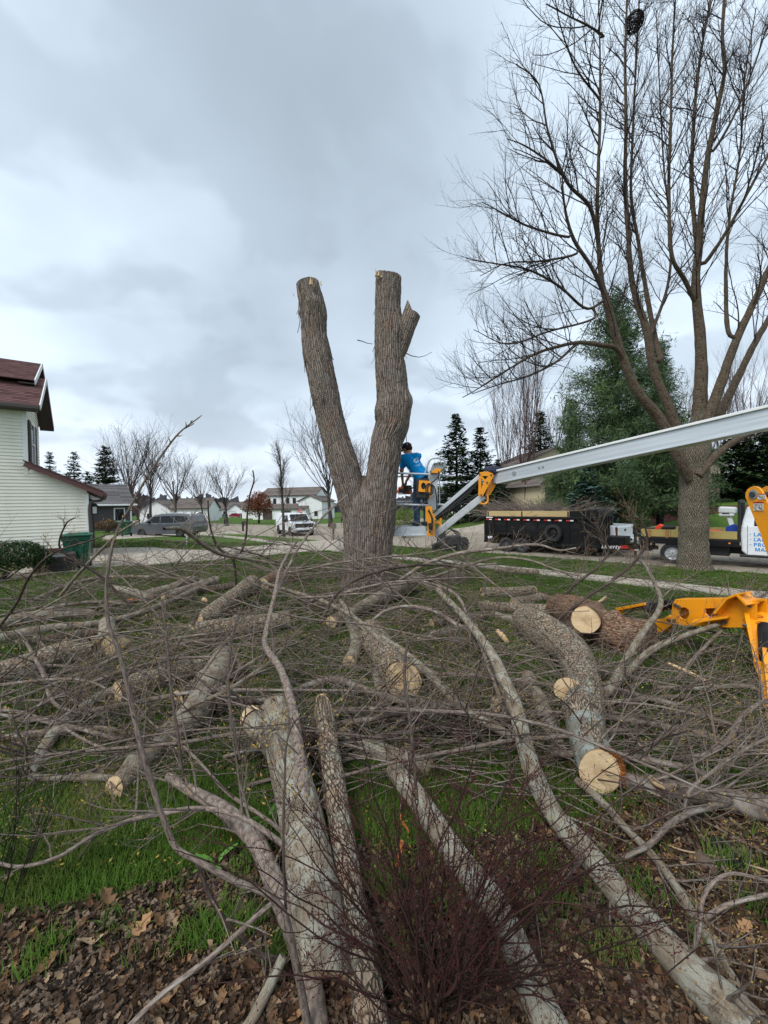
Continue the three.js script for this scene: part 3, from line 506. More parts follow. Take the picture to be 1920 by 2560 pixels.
  const crown = new MB(), grown = [];
  limbs.forEach(([l, a, c], k) => {
    let dz0 = a;    // a side limb starts on the limb it grows from
    if (k > 2 && k !== 3 && k !== 5 && k !== 8 && k !== 9 && k !== 10 || k === 1 || k === 2) { const q = at(l[0][0], l[0][1], D0), dir = q.clone().sub(camera.position).normalize(); let best = 1e9; for (const w of grown) for (const p of w) { const v = p.clone().sub(camera.position), dd = v.clone().addScaledVector(dir, -v.dot(dir)).length(); if (dd < best) { best = dd; dz0 = depthOf(p) - D0; } } }
    const [P0, R0] = mk(l, dz0, dz0 + (c - a)); if (dz0 !== a) { let best = 1e9, bp = null; for (const w of grown) for (const p of w) { const d = p.distanceTo(P0[0]); if (d < best) { best = d; bp = p; } } P0.unshift(bp.clone()); R0.unshift(R0[0]); }
    const b = new MB(), big = l[0][2] > 15;
    const W = big ? woodTube(b, P0, R0, { sides: l[0][2] > 26 ? 28 : 14, step: .12, amp: .012, fu: 8, fv: 2, seed: 100 + k, rep: 2, vs: 1.5 }) : (() => { const [pts, rad] = resample(P0, R0, .16); b.tube(pts, rad, 7, { rep: 1, vs: 1.5 }); return { pts, rad, rings: b.lastRings }; })();
    finish(b, W.rings, 'limb', big ? M.ashLimb : M.twigDark, t);
    grown.push(W.pts); let Ln = 0; for (let i = 1; i < W.pts.length; i++) Ln += W.pts[i].distanceTo(W.pts[i - 1]);
    sprout(crown, W.pts, W.rad, { n: [Math.round(Ln * 3.1), 7, 3], len: [2.5, 1.15, .5], r: [.018, .0095, .0066], up: .38, curl: .045, kink: .26, t0: big ? .3 : .08, a0: .5, a1: 1.05, tip: .42, seg: .22, fall: .6 }, rnd, null);
  });
  crown.build('crown', M.treeTwig, t, true);
  // bird's nest high in the crown
  const n = thing('bird_nest', 'dark ball of twigs, a nest high in the bare street tree', 'nest', at(1586, 56, D0 + .35)), nb = new MB();
  for (let k = 0; k < 260; k++) { const d = V(rnd() - .5, (rnd() - .5) * .9, rnd() - .5).normalize(), e = V(rnd() - .5, rnd() - .5, rnd() - .5).cross(d).normalize(), p = d.clone().multiplyScalar(.2 + .06 * rnd()); nb.tube([p.clone().addScaledVector(e, -.16), p.clone().addScaledVector(d, .02), p.clone().addScaledVector(e, .16)], [.006, .008, .004], 3); }
  nb.build('nest_twigs', M.treeTwig, n);
}
// ---------------------------------------------------------------- sawn logs and felled branches, each a thing
// points: [x, y, lift above lying on the ground, width], x y and width in photograph pixels
function lay(l) {
  const P = [], R = [];
  for (const [x, y, lift, w] of l) { let r = .05, p; if (lift >= 10) { p = at(x, y, lift - 10); P.push(p); R.push(pxm(p, w) / 2); continue; }   // 10 + depth where the height is hard to tell
    for (let k = 0; k < 4; k++) { p = gd(x, y, r + lift); r = pxm(p, w) / 2; } P.push(p); R.push(r); }
  return [P, R];
}
const soilFloor = q => landH(q.x, q.z);
const twigRnd = rng(77);
function logThing({ L, p, m = M.log, c = '01', amp = .007, n0, n1, stubs = [], cat = 'log', name = 'log', g, shag = 0, sides = 30, tw, bulge = 0, fringe, m2, from = 0 }) {
  const [P, R] = lay(p), mid = P[P.length >> 1].clone(); mid.y = landH(mid.x, mid.z);
  const t = thing(name, L, cat, mid, 0, g), b = new MB(), T0 = P[1].clone().sub(P[0]).normalize(), T1 = P[P.length - 1].clone().sub(P[P.length - 2]).normalize();
  const sd = Math.round(twigRnd() * 900), rmax = Math.max(...R), c0 = n0 ? V(...n0).normalize() : T0.clone().negate().add(V(twigRnd() - .5, twigRnd() - .5, twigRnd() - .5).multiplyScalar(.3)).normalize(), c1 = n1 ? V(...n1).normalize() : T1.clone().add(V(twigRnd() - .5, twigRnd() - .5, twigRnd() - .5).multiplyScalar(.3)).normalize();
  const W = woodTube(b, P, R, { sides, step: Math.max(.02, rmax * .22), amp: Math.min(amp, rmax * .12), fu: 16, fv: 5, seed: sd, cut0: c0, cut1: c1, rep: Math.max(1, Math.round(rmax * 6.28 / .45)), vs: 2.2, shag, knots: rmax > .05 ? [0, 1, 2].map(() => [twigRnd() * 6.28, twigRnd() * P[0].distanceTo(P[P.length - 1]), rmax * (.25 + .3 * twigRnd()), rmax * (.12 + .25 * twigRnd())]) : [] });
  const rings = [...W.rings], faces = []; let b2 = null, W2 = null;
  if (m2) { b2 = new MB(); W2 = woodTube(b2, P.slice(from), R.slice(from).map(r => r * 1.025), { sides, step: .03, amp: .004, fu: 16, fv: 5, seed: sd + 3, cut1: c1, rep: 2, vs: 2.2 }); const o = finish(b2, W2.rings, 'lichen_bark', m2, t); o.userData.label = 'paler half covered in blue grey lichen'; }
  if (c.includes('0')) faces.push([W.rings[0], c0]); if (c.includes('1')) faces.push(m2 ? [W2.rings[W2.rings.length - 1], c1, b2] : [W.rings[W.rings.length - 1], c1]);
  for (const s of stubs) { const [sp, sr] = lay(s.p), d = sp[sp.length - 1].clone().sub(sp[sp.length - 2]).normalize(), sn = s.n ? V(...s.n).normalize() : d; const S = woodTube(b, sp, sr, { sides: 22, step: .03, amp: .004, fu: 10, seed: sd + 9, cut1: sn, rep: 1, vs: 2.2 }); rings.push(...S.rings); faces.push([S.rings[S.rings.length - 1], sn]); }
  finish(b, rings, 'bark', m, t);
  for (const [r, n, src] of faces) { const q = new MB(); sawn(q, src || b, r, n, { rnd: twigRnd, bulge }); q.build('cut_face', M.cut, t, true); }
  if (fringe) { const f = new MB(), r = W.rings[W.rings.length - 1]; for (let k = 0; k < 420; k++) { const j = Math.floor(lerp(fringe[0], fringe[1], twigRnd()) * sides) % sides, i = r[j], q = V(b.p[i * 3], b.p[i * 3 + 1], b.p[i * 3 + 2]), o = q.clone().sub(P[P.length - 1]).normalize(); if (o.dot(V(.9, .45, 0)) < .55) continue; const d = o.clone().multiplyScalar(.5 + twigRnd()).addScaledVector(c1, .3 + twigRnd() * .9).add(V(twigRnd() - .5, twigRnd() - .5, twigRnd() - .5)).normalize(); f.tube([q.clone().addScaledVector(o, -.008), q.clone().addScaledVector(d, .012 + .018 * twigRnd()), q.clone().addScaledVector(d, .02 + .02 * twigRnd()).add(V(0, -.006, 0))], [.004, .0035, .001], 3); } tag(f.build('torn_bark', M.orangeWood, t, true), 'torn orange inner bark round the cut', null, null, 'stuff'); }
  if (tw) { const w = new MB(), bd = new MB(); sprout(w, W.pts, W.rad, { up: .25, curl: .03, kink: .3, floor: soilFloor, ...tw }, twigRnd, bd); if (w.count) tag(w.build('twigs', M.twig, t, true), null, null, null, 'stuff'); if (bd.count) tag(bd.build('buds', M.bud, t, true), null, null, null, 'stuff'); }
  return t;
}
const LOGS = [
  // right side
  { L: 'long curved log with a torn pale cut end facing out', p: [[1312, 1552, .02, 74], [1345, 1570, .02, 84], [1392, 1600, .02, 84], [1436, 1642, .02, 84], [1458, 1700, .02, 84], [1463, 1760, .03, 88], [1464, 1815, .03, 86], [1478, 1875, .03, 90], [1499, 1928, .03, 97]], m: M.log, n1: [-.06, .28, 1], stubs: [{ p: [[1456, 1712, .04, 50], [1436, 1720, .1, 60], [1419, 1726, .14, 62]], n: [-.35, .25, 1] }], amp: .012, shag: .006, sides: 56, bulge: .004, fringe: [0, 1], m2: M.lichenBlue, from: 5 },
  { L: 'thick log with red shaggy bark and a round hollowed stub face, by the yellow leg', p: [[1396, 1516, .02, 60], [1450, 1538, .02, 90], [1540, 1588, .0, 88], [1632, 1600, .0, 86]], m: M.logRed, amp: .016, shag: .016, sides: 60, stubs: [{ p: [[1482, 1532, .08, 60], [1472, 1542, .18, 66], [1464, 1549, .26, 66]], n: [-.1, .35, 1] }, { p: [[1440, 1530, .02, 20], [1425, 1536, .12, 22], [1415, 1540, .18, 22]], n: [-.4, .3, 1] }] },
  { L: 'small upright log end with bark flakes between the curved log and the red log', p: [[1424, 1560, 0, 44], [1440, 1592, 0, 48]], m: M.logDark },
  { L: 'short dark log with a pale oval end, back of the stack of four', p: [[1205, 1482, 0, 27], [1270, 1482, 0, 27], [1334, 1478, 0, 28]], m: M.log, n1: [.7, .15, .6] },
  { L: 'short log ending in a small pale cut, under the dark log of the stack', p: [[1285, 1506, 0, 24], [1330, 1500, 0, 25], [1366, 1494, 0, 27]], m: M.log },
  { L: 'straight brown log lying frontmost in the stack of four', p: [[1196, 1516, 0, 26], [1290, 1521, 0, 28], [1372, 1527, 0, 30]], m: M.log, n1: [.8, .1, .5] },
  { L: 'bluish lichen log bending beside the stack of four', p: [[1232, 1534, 0, 17], [1262, 1545, 0, 20], [1300, 1548, 0, 19], [1350, 1540, 0, 16]], m: M.lichen },
  { L: 'small log alone on the grass strip near the pavement', p: [[1236, 1424, 0, 17], [1290, 1429, 0, 17], [1345, 1431, 0, 15]], m: M.log },
  { L: 'thin grey log poking out right of the curved log', p: [[1480, 1752, .02, 24], [1545, 1766, 0, 30], [1599, 1780, 0, 30]], m: M.logDark, n1: [.9, .1, .5] },
  { L: 'leaning grey log left of the curved log', p: [[1318, 1690, .08, 30], [1350, 1752, .05, 38], [1374, 1812, .02, 40], [1396, 1872, .0, 38]], m: M.grey },
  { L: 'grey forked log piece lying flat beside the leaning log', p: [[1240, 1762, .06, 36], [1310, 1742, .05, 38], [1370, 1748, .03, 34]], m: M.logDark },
  // middle
  { L: 'log with the large round pale face in the middle of the pile', p: [[925, 1580, .02, 66], [965, 1640, .02, 76], [1009, 1702, .02, 86]], m: M.log, n1: [-.02, .12, 1], amp: .01, sides: 48 },
  { L: 'short bent log with a small pale end, left of the large round face', p: [[872, 1545, .02, 28], [893, 1590, .02, 34], [888, 1628, .02, 34], [872, 1655, .02, 32]], m: M.lichen },
  { L: 'stubby grey log end just left of the large round face', p: [[937, 1676, .03, 24], [946, 1702, .03, 26], [952, 1726, .03, 26]], m: M.lichen },
  { L: 'straight grey log leaning up toward the forked trunk', p: [[828, 1556, .02, 30], [930, 1506, .08, 33], [1040, 1446, .16, 35]], m: M.grey },
  { L: 'thick forked log rising from the foreground with an orange cut stub', p: [[690, 1778, .18, 78], [704, 1850, .12, 84], [740, 1990, .06, 100], [772, 2150, .02, 116], [800, 2300, .0, 124], [820, 2440, .0, 126]], m: M.lichen, amp: .006, shag: .004, sides: 56, n1: [-.05, -.5, .8], stubs: [{ p: [[690, 1880, .12, 40], [655, 1830, .17, 56], [627, 1795, .2, 54]], n: [-.55, .75, .2] }] },
  { L: 'narrow straight log with an orange cut top beside the thick forked log', p: [[814, 1806, .16, 50], [828, 1900, .12, 54], [850, 2060, .08, 58], [880, 2250, .05, 66], [925, 2520, .03, 84], [940, 2640, .02, 92]], m: M.log, amp: .005, sides: 44, n0: [-.1, .85, .4], c: '0' },
  { L: 'grey lichen log with a flat oval end pointing right below the pile', p: [[842, 1832, .04, 40], [900, 1862, .04, 42], [985, 1890, .03, 42], [1072, 1920, .02, 44]], m: M.lichen, n1: [.85, .05, .55] },
  { L: 'pale lichen log half hidden behind the red bush', p: [[985, 1925, .06, 44], [1045, 1998, .04, 52], [1101, 2085, .02, 58], [1171, 2181, .0, 62], [1244, 2275, 0, 66], [1330, 2470, 0, 80], [1395, 2610, 0, 90]], m: M.lichen, c: '0' },
  { L: 'long pale lichen trunk slanting from the pile to the lower right corner', p: [[1095, 1474, .5, 13], [1179, 1566, .5, 18], [1232, 1640, .45, 24], [1256, 1690, .38, 30], [1287, 1765, .28, 38], [1312, 1862, .18, 42], [1343, 1955, .1, 47], [1387, 2040, .06, 50], [1460, 2124, .03, 58], [1547, 2232, .01, 66], [1634, 2332, 0, 76], [1720, 2427, 0, 90], [1815, 2520, 0, 106], [1900, 2610, 0, 118]], m: M.lichen, amp: .004, sides: 40, c: '', tw: { n: [26, 5, 3], len: [.8, .34, .14], r: [.012, .005, .003], t0: .05, fall: .75, bud: .012 } },
  // left
  { L: 'long diagonal log ending in a slanted pale cut at the lower left', p: [[562, 1640, .06, 52], [540, 1690, .05, 70], [490, 1778, .03, 76], [430, 1836, .02, 62], [386, 1876, .01, 58], [330, 1930, .0, 56], [285, 1972, .0, 56]], m: M.grey, amp: .006, n1: [-.3, .3, .9], stubs: [{ p: [[520, 1770, .03, 56], [538, 1752, .03, 60], [552, 1742, .03, 60]], n: [.6, -.1, .7] }] },
  { L: 'long lichen branch with a splintered yellow end at the far left', p: [[420, 1640, .1, 10], [352, 1684, .1, 15], [309, 1714, .1, 20], [250, 1742, .09, 24], [212, 1766, .08, 26], [160, 1806, .06, 28], [127, 1846, .04, 29], [95, 1898, .02, 30], [74, 1938, .02, 30]], m: M.lichen, c: '1', n1: [-.4, .2, .7], tw: { n: [16, 4, 2], len: [.7, .3, .12], r: [.010, .005, .003], t0: .1, fall: .2, bud: .014 } },
  { L: 'thick brown log with a splintered end at the left edge', p: [[-60, 1706, 0, 66], [60, 1672, 0, 64], [150, 1640, 0, 62], [232, 1622, 0, 54]], m: M.log, amp: .014, shag: .008, n1: [.8, .3, .3], sides: 44 },
  { L: 'log with a round tan end facing out, left of the tall twig', p: [[268, 1556, .06, 34], [268, 1590, .05, 40], [266, 1616, .04, 44]], m: M.lichen, n1: [-.1, .15, 1] },
  { L: 'long smooth log with a small oval end, upper left of the pile', p: [[-40, 1606, 0, 26], [70, 1582, 0, 26], [132, 1570, .02, 22], [186, 1564, .02, 18]], m: M.grey, n1: [.8, .1, .5] },
  { L: 'thick grey log at the upper left edge of the pile', p: [[-60, 1580, 0, 34], [60, 1548, 0, 33], [140, 1538, 0, 30], [231, 1536, 0, 24]], m: M.grey },
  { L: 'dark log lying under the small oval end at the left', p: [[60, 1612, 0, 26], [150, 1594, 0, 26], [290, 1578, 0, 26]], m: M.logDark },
  { L: 'slim log running right from the small oval end', p: [[186, 1566, .1, 16], [300, 1548, .12, 16], [405, 1512, .14, 15], [500, 1470, .12, 13]], m: M.grey },
  { L: 'brown log standing out at a slant, left of the forked trunk', p: [[500, 1556, .02, 44], [566, 1508, .1, 45], [632, 1460, .22, 45]], m: M.log, amp: .01, n0: [-.6, .1, .5] },
  { L: 'thick brown log lying flat, left of the forked trunk', p: [[490, 1578, 0, 48], [600, 1568, 0, 52], [722, 1552, 0, 48]], m: M.log, amp: .012, shag: .006 },
  { L: 'log with a pale end on the far left of the pile near the lawn', p: [[360, 1488, 0, 22], [415, 1474, .03, 23], [472, 1453, .06, 24]], m: M.grey, n1: [.75, .1, .6] },
  { L: 'small mottled log bending down beside the lawn at left', p: [[283, 1469, .04, 15], [320, 1478, .04, 19], [378, 1494, 0, 22]], m: M.lichen },
  { L: 'long light log behind the slanted brown log', p: [[408, 1494, 0, 22], [470, 1474, .04, 24], [540, 1452, .08, 24]], m: M.grey },
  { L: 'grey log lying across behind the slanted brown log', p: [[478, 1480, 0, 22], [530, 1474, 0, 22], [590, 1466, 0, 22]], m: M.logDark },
  { L: 'thick log with a broad tan end crossed by branches, left of centre', p: [[510, 1668, 0, 52], [420, 1688, 0, 58], [350, 1712, 0, 62], [290, 1738, 0, 64]], m: M.log, amp: .01, n1: [-.6, .2, .8] },
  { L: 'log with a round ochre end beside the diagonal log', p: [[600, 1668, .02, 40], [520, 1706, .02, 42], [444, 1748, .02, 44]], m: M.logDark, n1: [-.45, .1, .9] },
  { L: 'short log lying in the chips at the foot of the forked trunk', p: [[655, 1462, 0, 34], [700, 1440, .05, 34], [745, 1432, .08, 30]], m: M.logRed },
  { L: 'log piece lying behind the forked trunk at its right', p: [[1010, 1452, 0, 20], [1080, 1448, 0, 22], [1160, 1440, 0, 22]], m: M.log },
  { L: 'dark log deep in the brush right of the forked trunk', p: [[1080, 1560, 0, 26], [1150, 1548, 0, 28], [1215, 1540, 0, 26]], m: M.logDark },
  { L: 'thin mossy log under the brush in the centre right', p: [[1050, 1600, 0, 20], [1130, 1576, 0, 22], [1190, 1570, 0, 20]], m: M.lichen },
];
for (const l of LOGS) logThing(l);

const TW = { n: [12, 5, 3], len: [.62, .28, .12], r: [.008, .004, .0025], t0: .1, fall: .4, bud: .012 };
const BR = [
  ['tall upright twig in front at the left, budding at its top', [[820, 2720, 11.30, 23.1], [770, 2560, 11.31, 20.4], [740, 2410, 11.32, 18.4], [694, 2258, 11.34, 16.3], [579, 2199, 11.35, 15.0], [490, 2150, 11.36, 14.3], [440, 2118, 11.38, 13.6], [410, 2050, 11.39, 12.9], [382, 1967, 11.40, 12.2], [350, 1860, 11.41, 11.6], [330, 1770, 11.43, 10.9], [300, 1640, 11.44, 9.5], [272, 1560, 11.45, 8.2], [266, 1480, 11.46, 7.5], [274, 1400, 11.47, 6.8], [292, 1330, 11.49, 6.1], [330, 1260, 11.50, 5.4], [372, 1186, 11.51, 4.8], [410, 1130, 11.53, 4.1], [450, 1080, 11.54, 3.4], [500, 1042, 11.55, 2.7]], M.twig, { n: [0] }, 'upright'],
  ['smooth grey sapling rising up the middle of the foreground', [[800, 2680, .0, 58], [787, 2560, .02, 54], [772, 2380, .05, 46], [766, 2199, .12, 40], [758, 1967, .22, 31], [744, 1850, .3, 26], [729, 1759, .36, 22], [700, 1670, .42, 18], [662, 1610, .48, 14], [672, 1550, .58, 11], [688, 1480, .75, 9], [698, 1430, .88, 8], [720, 1385, 1.0, 6], [741, 1354, 1.08, 5]], M.twigPale, { n: [16, 4, 2], len: [.6, .26, .1], r: [.008, .004, .0025], t0: .3, fall: .4, bud: .012 }],
  ['thick smooth limb curving down left of the grey sapling', [[800, 2640, 0, 60], [780, 2480, .02, 58], [735, 2330, .03, 52], [683, 2199, .05, 46], [640, 2105, .06, 42], [590, 2050, .08, 40], [544, 2015, .1, 34], [463, 1967, .12, 24], [420, 1940, .14, 18]], M.twigPale, { n: [10, 4, 2], len: [.5, .2, .1], r: [.008, .004, .0025], t0: .3, fall: .3, bud: .012 }],
  ['grey arching branch from the sapling to the left edge', [[745, 2140, .14, 13], [690, 2098, .2, 13], [632, 2058, .25, 13], [560, 2028, .28, 12], [480, 2022, .28, 12], [405, 2034, .26, 11], [330, 2050, .22, 11], [230, 2090, .18, 10], [150, 2140, .14, 9], [60, 2166, .12, 8], [0, 2158, .12, 7], [-40, 2130, .12, 6]], M.twigPale, TW],
  ['thin straight stick slanting across the soil at lower left', [[290, 2600, .05, 13], [400, 2490, .12, 12], [530, 2390, .2, 12], [640, 2292, .26, 11], [745, 2205, .3, 10]], M.twigPale, { n: [4, 3], len: [.25, .1], r: [.004, .003] }],
  ['short lichen spotted stick standing in the bottom centre', [[600, 2600, 0, 30], [640, 2530, .03, 28], [680, 2450, .06, 26], [708, 2390, .1, 22]], M.lichen, { n: [3, 2], len: [.2, .1], r: [.005, .003] }],
  ['thin dark stick crossing the leaves near the sapling', [[490, 2150, .5, 10], [530, 2250, .35, 11], [590, 2330, .2, 12], [660, 2390, .1, 13], [720, 2400, .06, 14]], M.twigDark, { n: [6, 3], len: [.3, .1], r: [.005, .003] }],
  ['grey branch from the pale trunk to the lower right corner', [[1440, 1950, .12, 16], [1500, 2000, .1, 18], [1560, 2066, .08, 18], [1625, 2132, .06, 19], [1690, 2215, .05, 22], [1738, 2297, .03, 25], [1782, 2365, .02, 29], [1816, 2427, .01, 31], [1850, 2490, 0, 33], [1890, 2580, 0, 34]], M.grey, { n: [12, 4, 2], len: [.5, .22, .1], r: [.007, .004, .0025], t0: .1 }],
  ['looping thin branch near the right edge', [[1728, 2390, .08, 8], [1748, 2330, .16, 9], [1758, 2245, .24, 9], [1785, 2205, .28, 9], [1829, 2184, .28, 8], [1880, 2192, .26, 7], [1960, 2214, .22, 6]], M.twigPale, { n: [4, 2], len: [.2, .1], r: [.004, .003] }],
  ['branch leaving the corner branch toward the right edge', [[1762, 2295, .05, 12], [1810, 2266, .1, 11], [1860, 2250, .12, 10], [1940, 2232, .14, 9]], M.twigPale, { n: [4, 2], len: [.25, .1], r: [.004, .003] }],
  ['heavy dark purple branch lying from the curved log to the right edge', [[1520, 1944, .03, 38], [1600, 1960, .02, 42], [1700, 1978, .02, 44], [1800, 1996, .02, 52], [1920, 2022, .02, 62], [2040, 2046, .02, 70]], M.twig, { n: [10, 5, 3], len: [.7, .3, .12], r: [.01, .004, .0025], t0: .05, fall: .2, bud: .012 }],
  ['curved side branch under the heavy dark branch', [[1520, 2178, .03, 10], [1570, 2140, .06, 12], [1625, 2110, .1, 13], [1668, 2066, .13, 14], [1720, 2034, .14, 15], [1780, 2016, .12, 16], [1840, 1996, .08, 16]], M.twig, { n: [8, 3], len: [.3, .12], r: [.005, .003], bud: .012 }],
  ['smooth branch running right behind the torn cut end', [[1380, 1884, .08, 16], [1460, 1886, .12, 17], [1547, 1888, .16, 17], [1640, 1904, .16, 17], [1738, 1926, .14, 16], [1790, 1956, .1, 14], [1840, 1988, .06, 13]], M.twig, TW],
  ['forked grey limb standing up right of the curved log', [[1503, 1750, .03, 18], [1535, 1700, .12, 18], [1569, 1643, .25, 17], [1612, 1575, .42, 15], [1645, 1530, .52, 13], [1652, 1500, .58, 11], [1640, 1465, .66, 9], [1625, 1435, .72, 8], [1611, 1412, .78, 6], [1590, 1398, .8, 4]], M.grey, { n: [14, 5, 3], len: [.85, .36, .14], r: [.009, .0045, .0028], t0: .25, up: .4, bud: .012 }],
  ['long grey branch reaching right over the yellow leg', [[1502, 1752, .03, 16], [1560, 1690, .14, 17], [1634, 1622, .28, 16], [1700, 1594, .36, 14], [1764, 1572, .42, 12], [1840, 1548, .48, 11], [1930, 1522, .54, 9], [2020, 1500, .6, 7]], M.grey, { n: [16, 5, 3], len: [.8, .36, .14], r: [.009, .0045, .0028], t0: .1, bud: .012 }],
  ['thin branch rising to the right across the yellow leg', [[1690, 1700, .1, 7], [1730, 1650, .22, 8], [1790, 1590, .36, 8], [1850, 1530, .5, 7], [1920, 1480, .62, 6]], M.twig, TW],
  ['pale speckled branch lying across the right lawn', [[1640, 1718, .12, 9], [1740, 1722, .12, 11], [1830, 1716, .12, 12], [1880, 1718, .12, 11], [1930, 1745, .1, 9]], M.lichen, TW],
  ['dark branch sweeping over the right lawn to the edge', [[1480, 1700, .1, 9], [1600, 1740, .12, 12], [1700, 1765, .12, 15], [1790, 1800, .1, 17], [1860, 1840, .08, 18], [1940, 1880, .08, 20]], M.twig, { n: [20, 5, 3], len: [.9, .36, .14], r: [.008, .004, .0025], t0: .05, bud: .012 }],
  ['bent branch rising at the right edge', [[1680, 1895, .08, 9], [1760, 1886, .12, 11], [1822, 1850, .18, 13], [1850, 1800, .28, 13], [1890, 1765, .36, 12], [1950, 1740, .42, 11]], M.twig, TW],
  ['thin loop branch hanging down at the right', [[1706, 2060, .1, 7], [1720, 1985, .25, 8], [1780, 1930, .3, 8], [1850, 1880, .34, 8], [1930, 1840, .4, 7]], M.twigPale, TW],
  ['brown limb curving across the middle below the round face', [[600, 1757, .06, 12], [716, 1739, .1, 15], [774, 1712, .12, 17], [840, 1700, .12, 18], [900, 1720, .12, 19], [960, 1742, .1, 20], [1060, 1760, .1, 20], [1160, 1776, .08, 19], [1250, 1794, .08, 17], [1340, 1810, .06, 15]], M.twig, { n: [18, 5, 3], len: [.7, .3, .12], r: [.008, .004, .0025], bud: .011 }],
  ['lichen limb slanting down right through the pile', [[850, 1500, .3, 10], [897, 1558, .28, 16], [955, 1598, .26, 19], [1009, 1632, .24, 20], [1082, 1694, .2, 21], [1159, 1770, .16, 22], [1240, 1822, .12, 22], [1300, 1850, .1, 20]], M.lichen, { n: [18, 5, 3], len: [.8, .34, .14], r: [.009, .0045, .0028], bud: .011 }],
  ['grey limb lying level above the two foreground logs', [[700, 1818, .14, 11], [780, 1812, .16, 13], [880, 1806, .16, 15], [980, 1784, .16, 16], [1060, 1772, .14, 16]], M.twig, TW],
  ['dark speckled limb just above the flat oval end', [[800, 1880, .1, 12], [860, 1858, .12, 15], [960, 1842, .12, 16], [1055, 1822, .12, 15], [1150, 1810, .1, 12]], M.twigDark, TW],
  ['arched grey twig behind the two foreground logs', [[560, 1892, .08, 9], [640, 1872, .16, 11], [700, 1878, .16, 12], [748, 1896, .12, 12], [790, 1872, .1, 9]], M.twigPale, TW],
  ['long grey branch across the lawn at the left', [[70, 1508, .02, 7], [110, 1488, .06, 9], [154, 1469, .1, 10], [210, 1452, .12, 10], [270, 1443, .12, 9], [350, 1442, .12, 8], [440, 1446, .1, 6], [520, 1450, .08, 5]], M.grey, TW],
  ['branch from the lawn rising to the tall twig at left', [[0, 1560, .1, 7], [90, 1530, .16, 8], [170, 1512, .2, 9], [250, 1505, .2, 8], [330, 1512, .16, 6]], M.grey, TW],
  ['pale limb lying level at lower left beside the yellow end', [[60, 1925, .04, 14], [85, 1943, .04, 16], [180, 1944, .05, 17], [270, 1945, .05, 16], [340, 1958, .04, 12]], M.grey, TW],
  ['dark limb running level at the left above the yellow end', [[-30, 1782, .1, 8], [90, 1800, .1, 10], [200, 1822, .1, 11], [330, 1856, .08, 11], [450, 1880, .06, 9]], M.twig, TW],
  ['crooked limb with side twigs at the far left', [[-20, 1846, .06, 14], [60, 1836, .08, 16], [130, 1830, .08, 15], [250, 1820, .08, 12], [340, 1836, .06, 9]], M.twig, TW],
  ['reddish bent branch at the left among the logs', [[45, 1575, .24, 6], [85, 1640, .22, 8], [110, 1690, .2, 9], [125, 1740, .18, 9], [150, 1768, .16, 8], [230, 1788, .14, 8]], M.twig, TW],
  ['long straight branch through the left of the pile', [[0, 1760, .16, 7], [110, 1720, .2, 9], [230, 1672, .24, 10], [320, 1630, .28, 9], [420, 1600, .3, 8], [560, 1580, .3, 6]], M.grey, TW],
  ['second straight branch through the left of the pile', [[20, 1800, .12, 7], [150, 1740, .18, 9], [300, 1680, .24, 9], [420, 1650, .26, 8], [560, 1640, .26, 6]], M.twig, TW],
  ['branch arching over the diagonal log', [[400, 1820, .16, 7], [470, 1770, .24, 9], [560, 1730, .28, 10], [640, 1680, .3, 10], [700, 1640, .32, 8]], M.grey, TW],
  ['twig rising over the neighbour lawn, forked like a wishbone', [[590, 1465, 17.20, 6], [588, 1430, 17.10, 6.5], [579, 1394, 17.00, 7], [548, 1372, 16.90, 6], [532, 1340, 16.80, 5], [522, 1295, 16.70, 4], [520, 1250, 16.60, 3]], M.twigDark, { n: [4, 3], len: [.3, .14], r: [.006, .004], t0: .4 }],
  ['right prong twig rising over the neighbour lawn', [[579, 1394, 17.00, 6.5], [602, 1380, 16.90, 6], [615, 1340, 16.80, 5], [618, 1290, 16.70, 4.5], [624, 1240, 16.60, 4], [635, 1200, 16.50, 3.5], [632, 1176, 16.40, 3]], M.twigDark, { n: [4, 2], len: [.24, .1], r: [.006, .004], t0: .4 }],
  ['long bare stick from the brush to the foot of the fork', [[688, 1490, 16.60, 7], [720, 1420, 16.86, 7], [745, 1372, 17.12, 6.5], [800, 1300, 17.38, 5.5], [840, 1262, 17.64, 5], [868, 1238, 17.90, 4]], M.twigPale, { n: [5, 3], len: [.3, .14], r: [.006, .004], t0: .2 }],
  ['thick bare branch end crossing before the minivan', [[410, 1322, 14.20, 7], [450, 1322, 14.60, 10], [480, 1340, 15.00, 10], [520, 1370, 15.40, 10], [560, 1388, 15.80, 9], [620, 1398, 16.20, 8], [700, 1412, 16.60, 6]], M.grey, TW],
  ['long white branch arching before the black trailer', [[1000, 1450, 16.60, 9], [1060, 1412, 16.57, 9], [1140, 1385, 16.53, 9], [1240, 1372, 16.50, 8], [1342, 1362, 16.47, 7], [1400, 1376, 16.43, 5], [1440, 1370, 16.40, 4]], M.twigPale, { n: [10, 4, 2], len: [.6, .26, .1], r: [.008, .005, .003], t0: .3, bud: .012 }],
  ['grey branch curving low over the grass before the trailer', [[1090, 1440, 16.80, 8], [1160, 1416, 16.68, 8], [1240, 1395, 16.56, 7], [1320, 1400, 16.44, 6], [1390, 1424, 16.32, 5], [1450, 1440, 16.20, 4]], M.grey, TW],
  ['tall crooked twigs rising right of the stack of logs', [[1360, 1580, 15.40, 7], [1450, 1505, 15.33, 7], [1530, 1452, 15.27, 7], [1590, 1400, 15.20, 6], [1618, 1350, 15.13, 5], [1600, 1300, 15.07, 4], [1560, 1290, 15.00, 3]], M.twigDark, { n: [12, 5, 3], len: [.7, .3, .14], r: [.007, .0045, .003], t0: .2, up: .5, bud: .012 }],
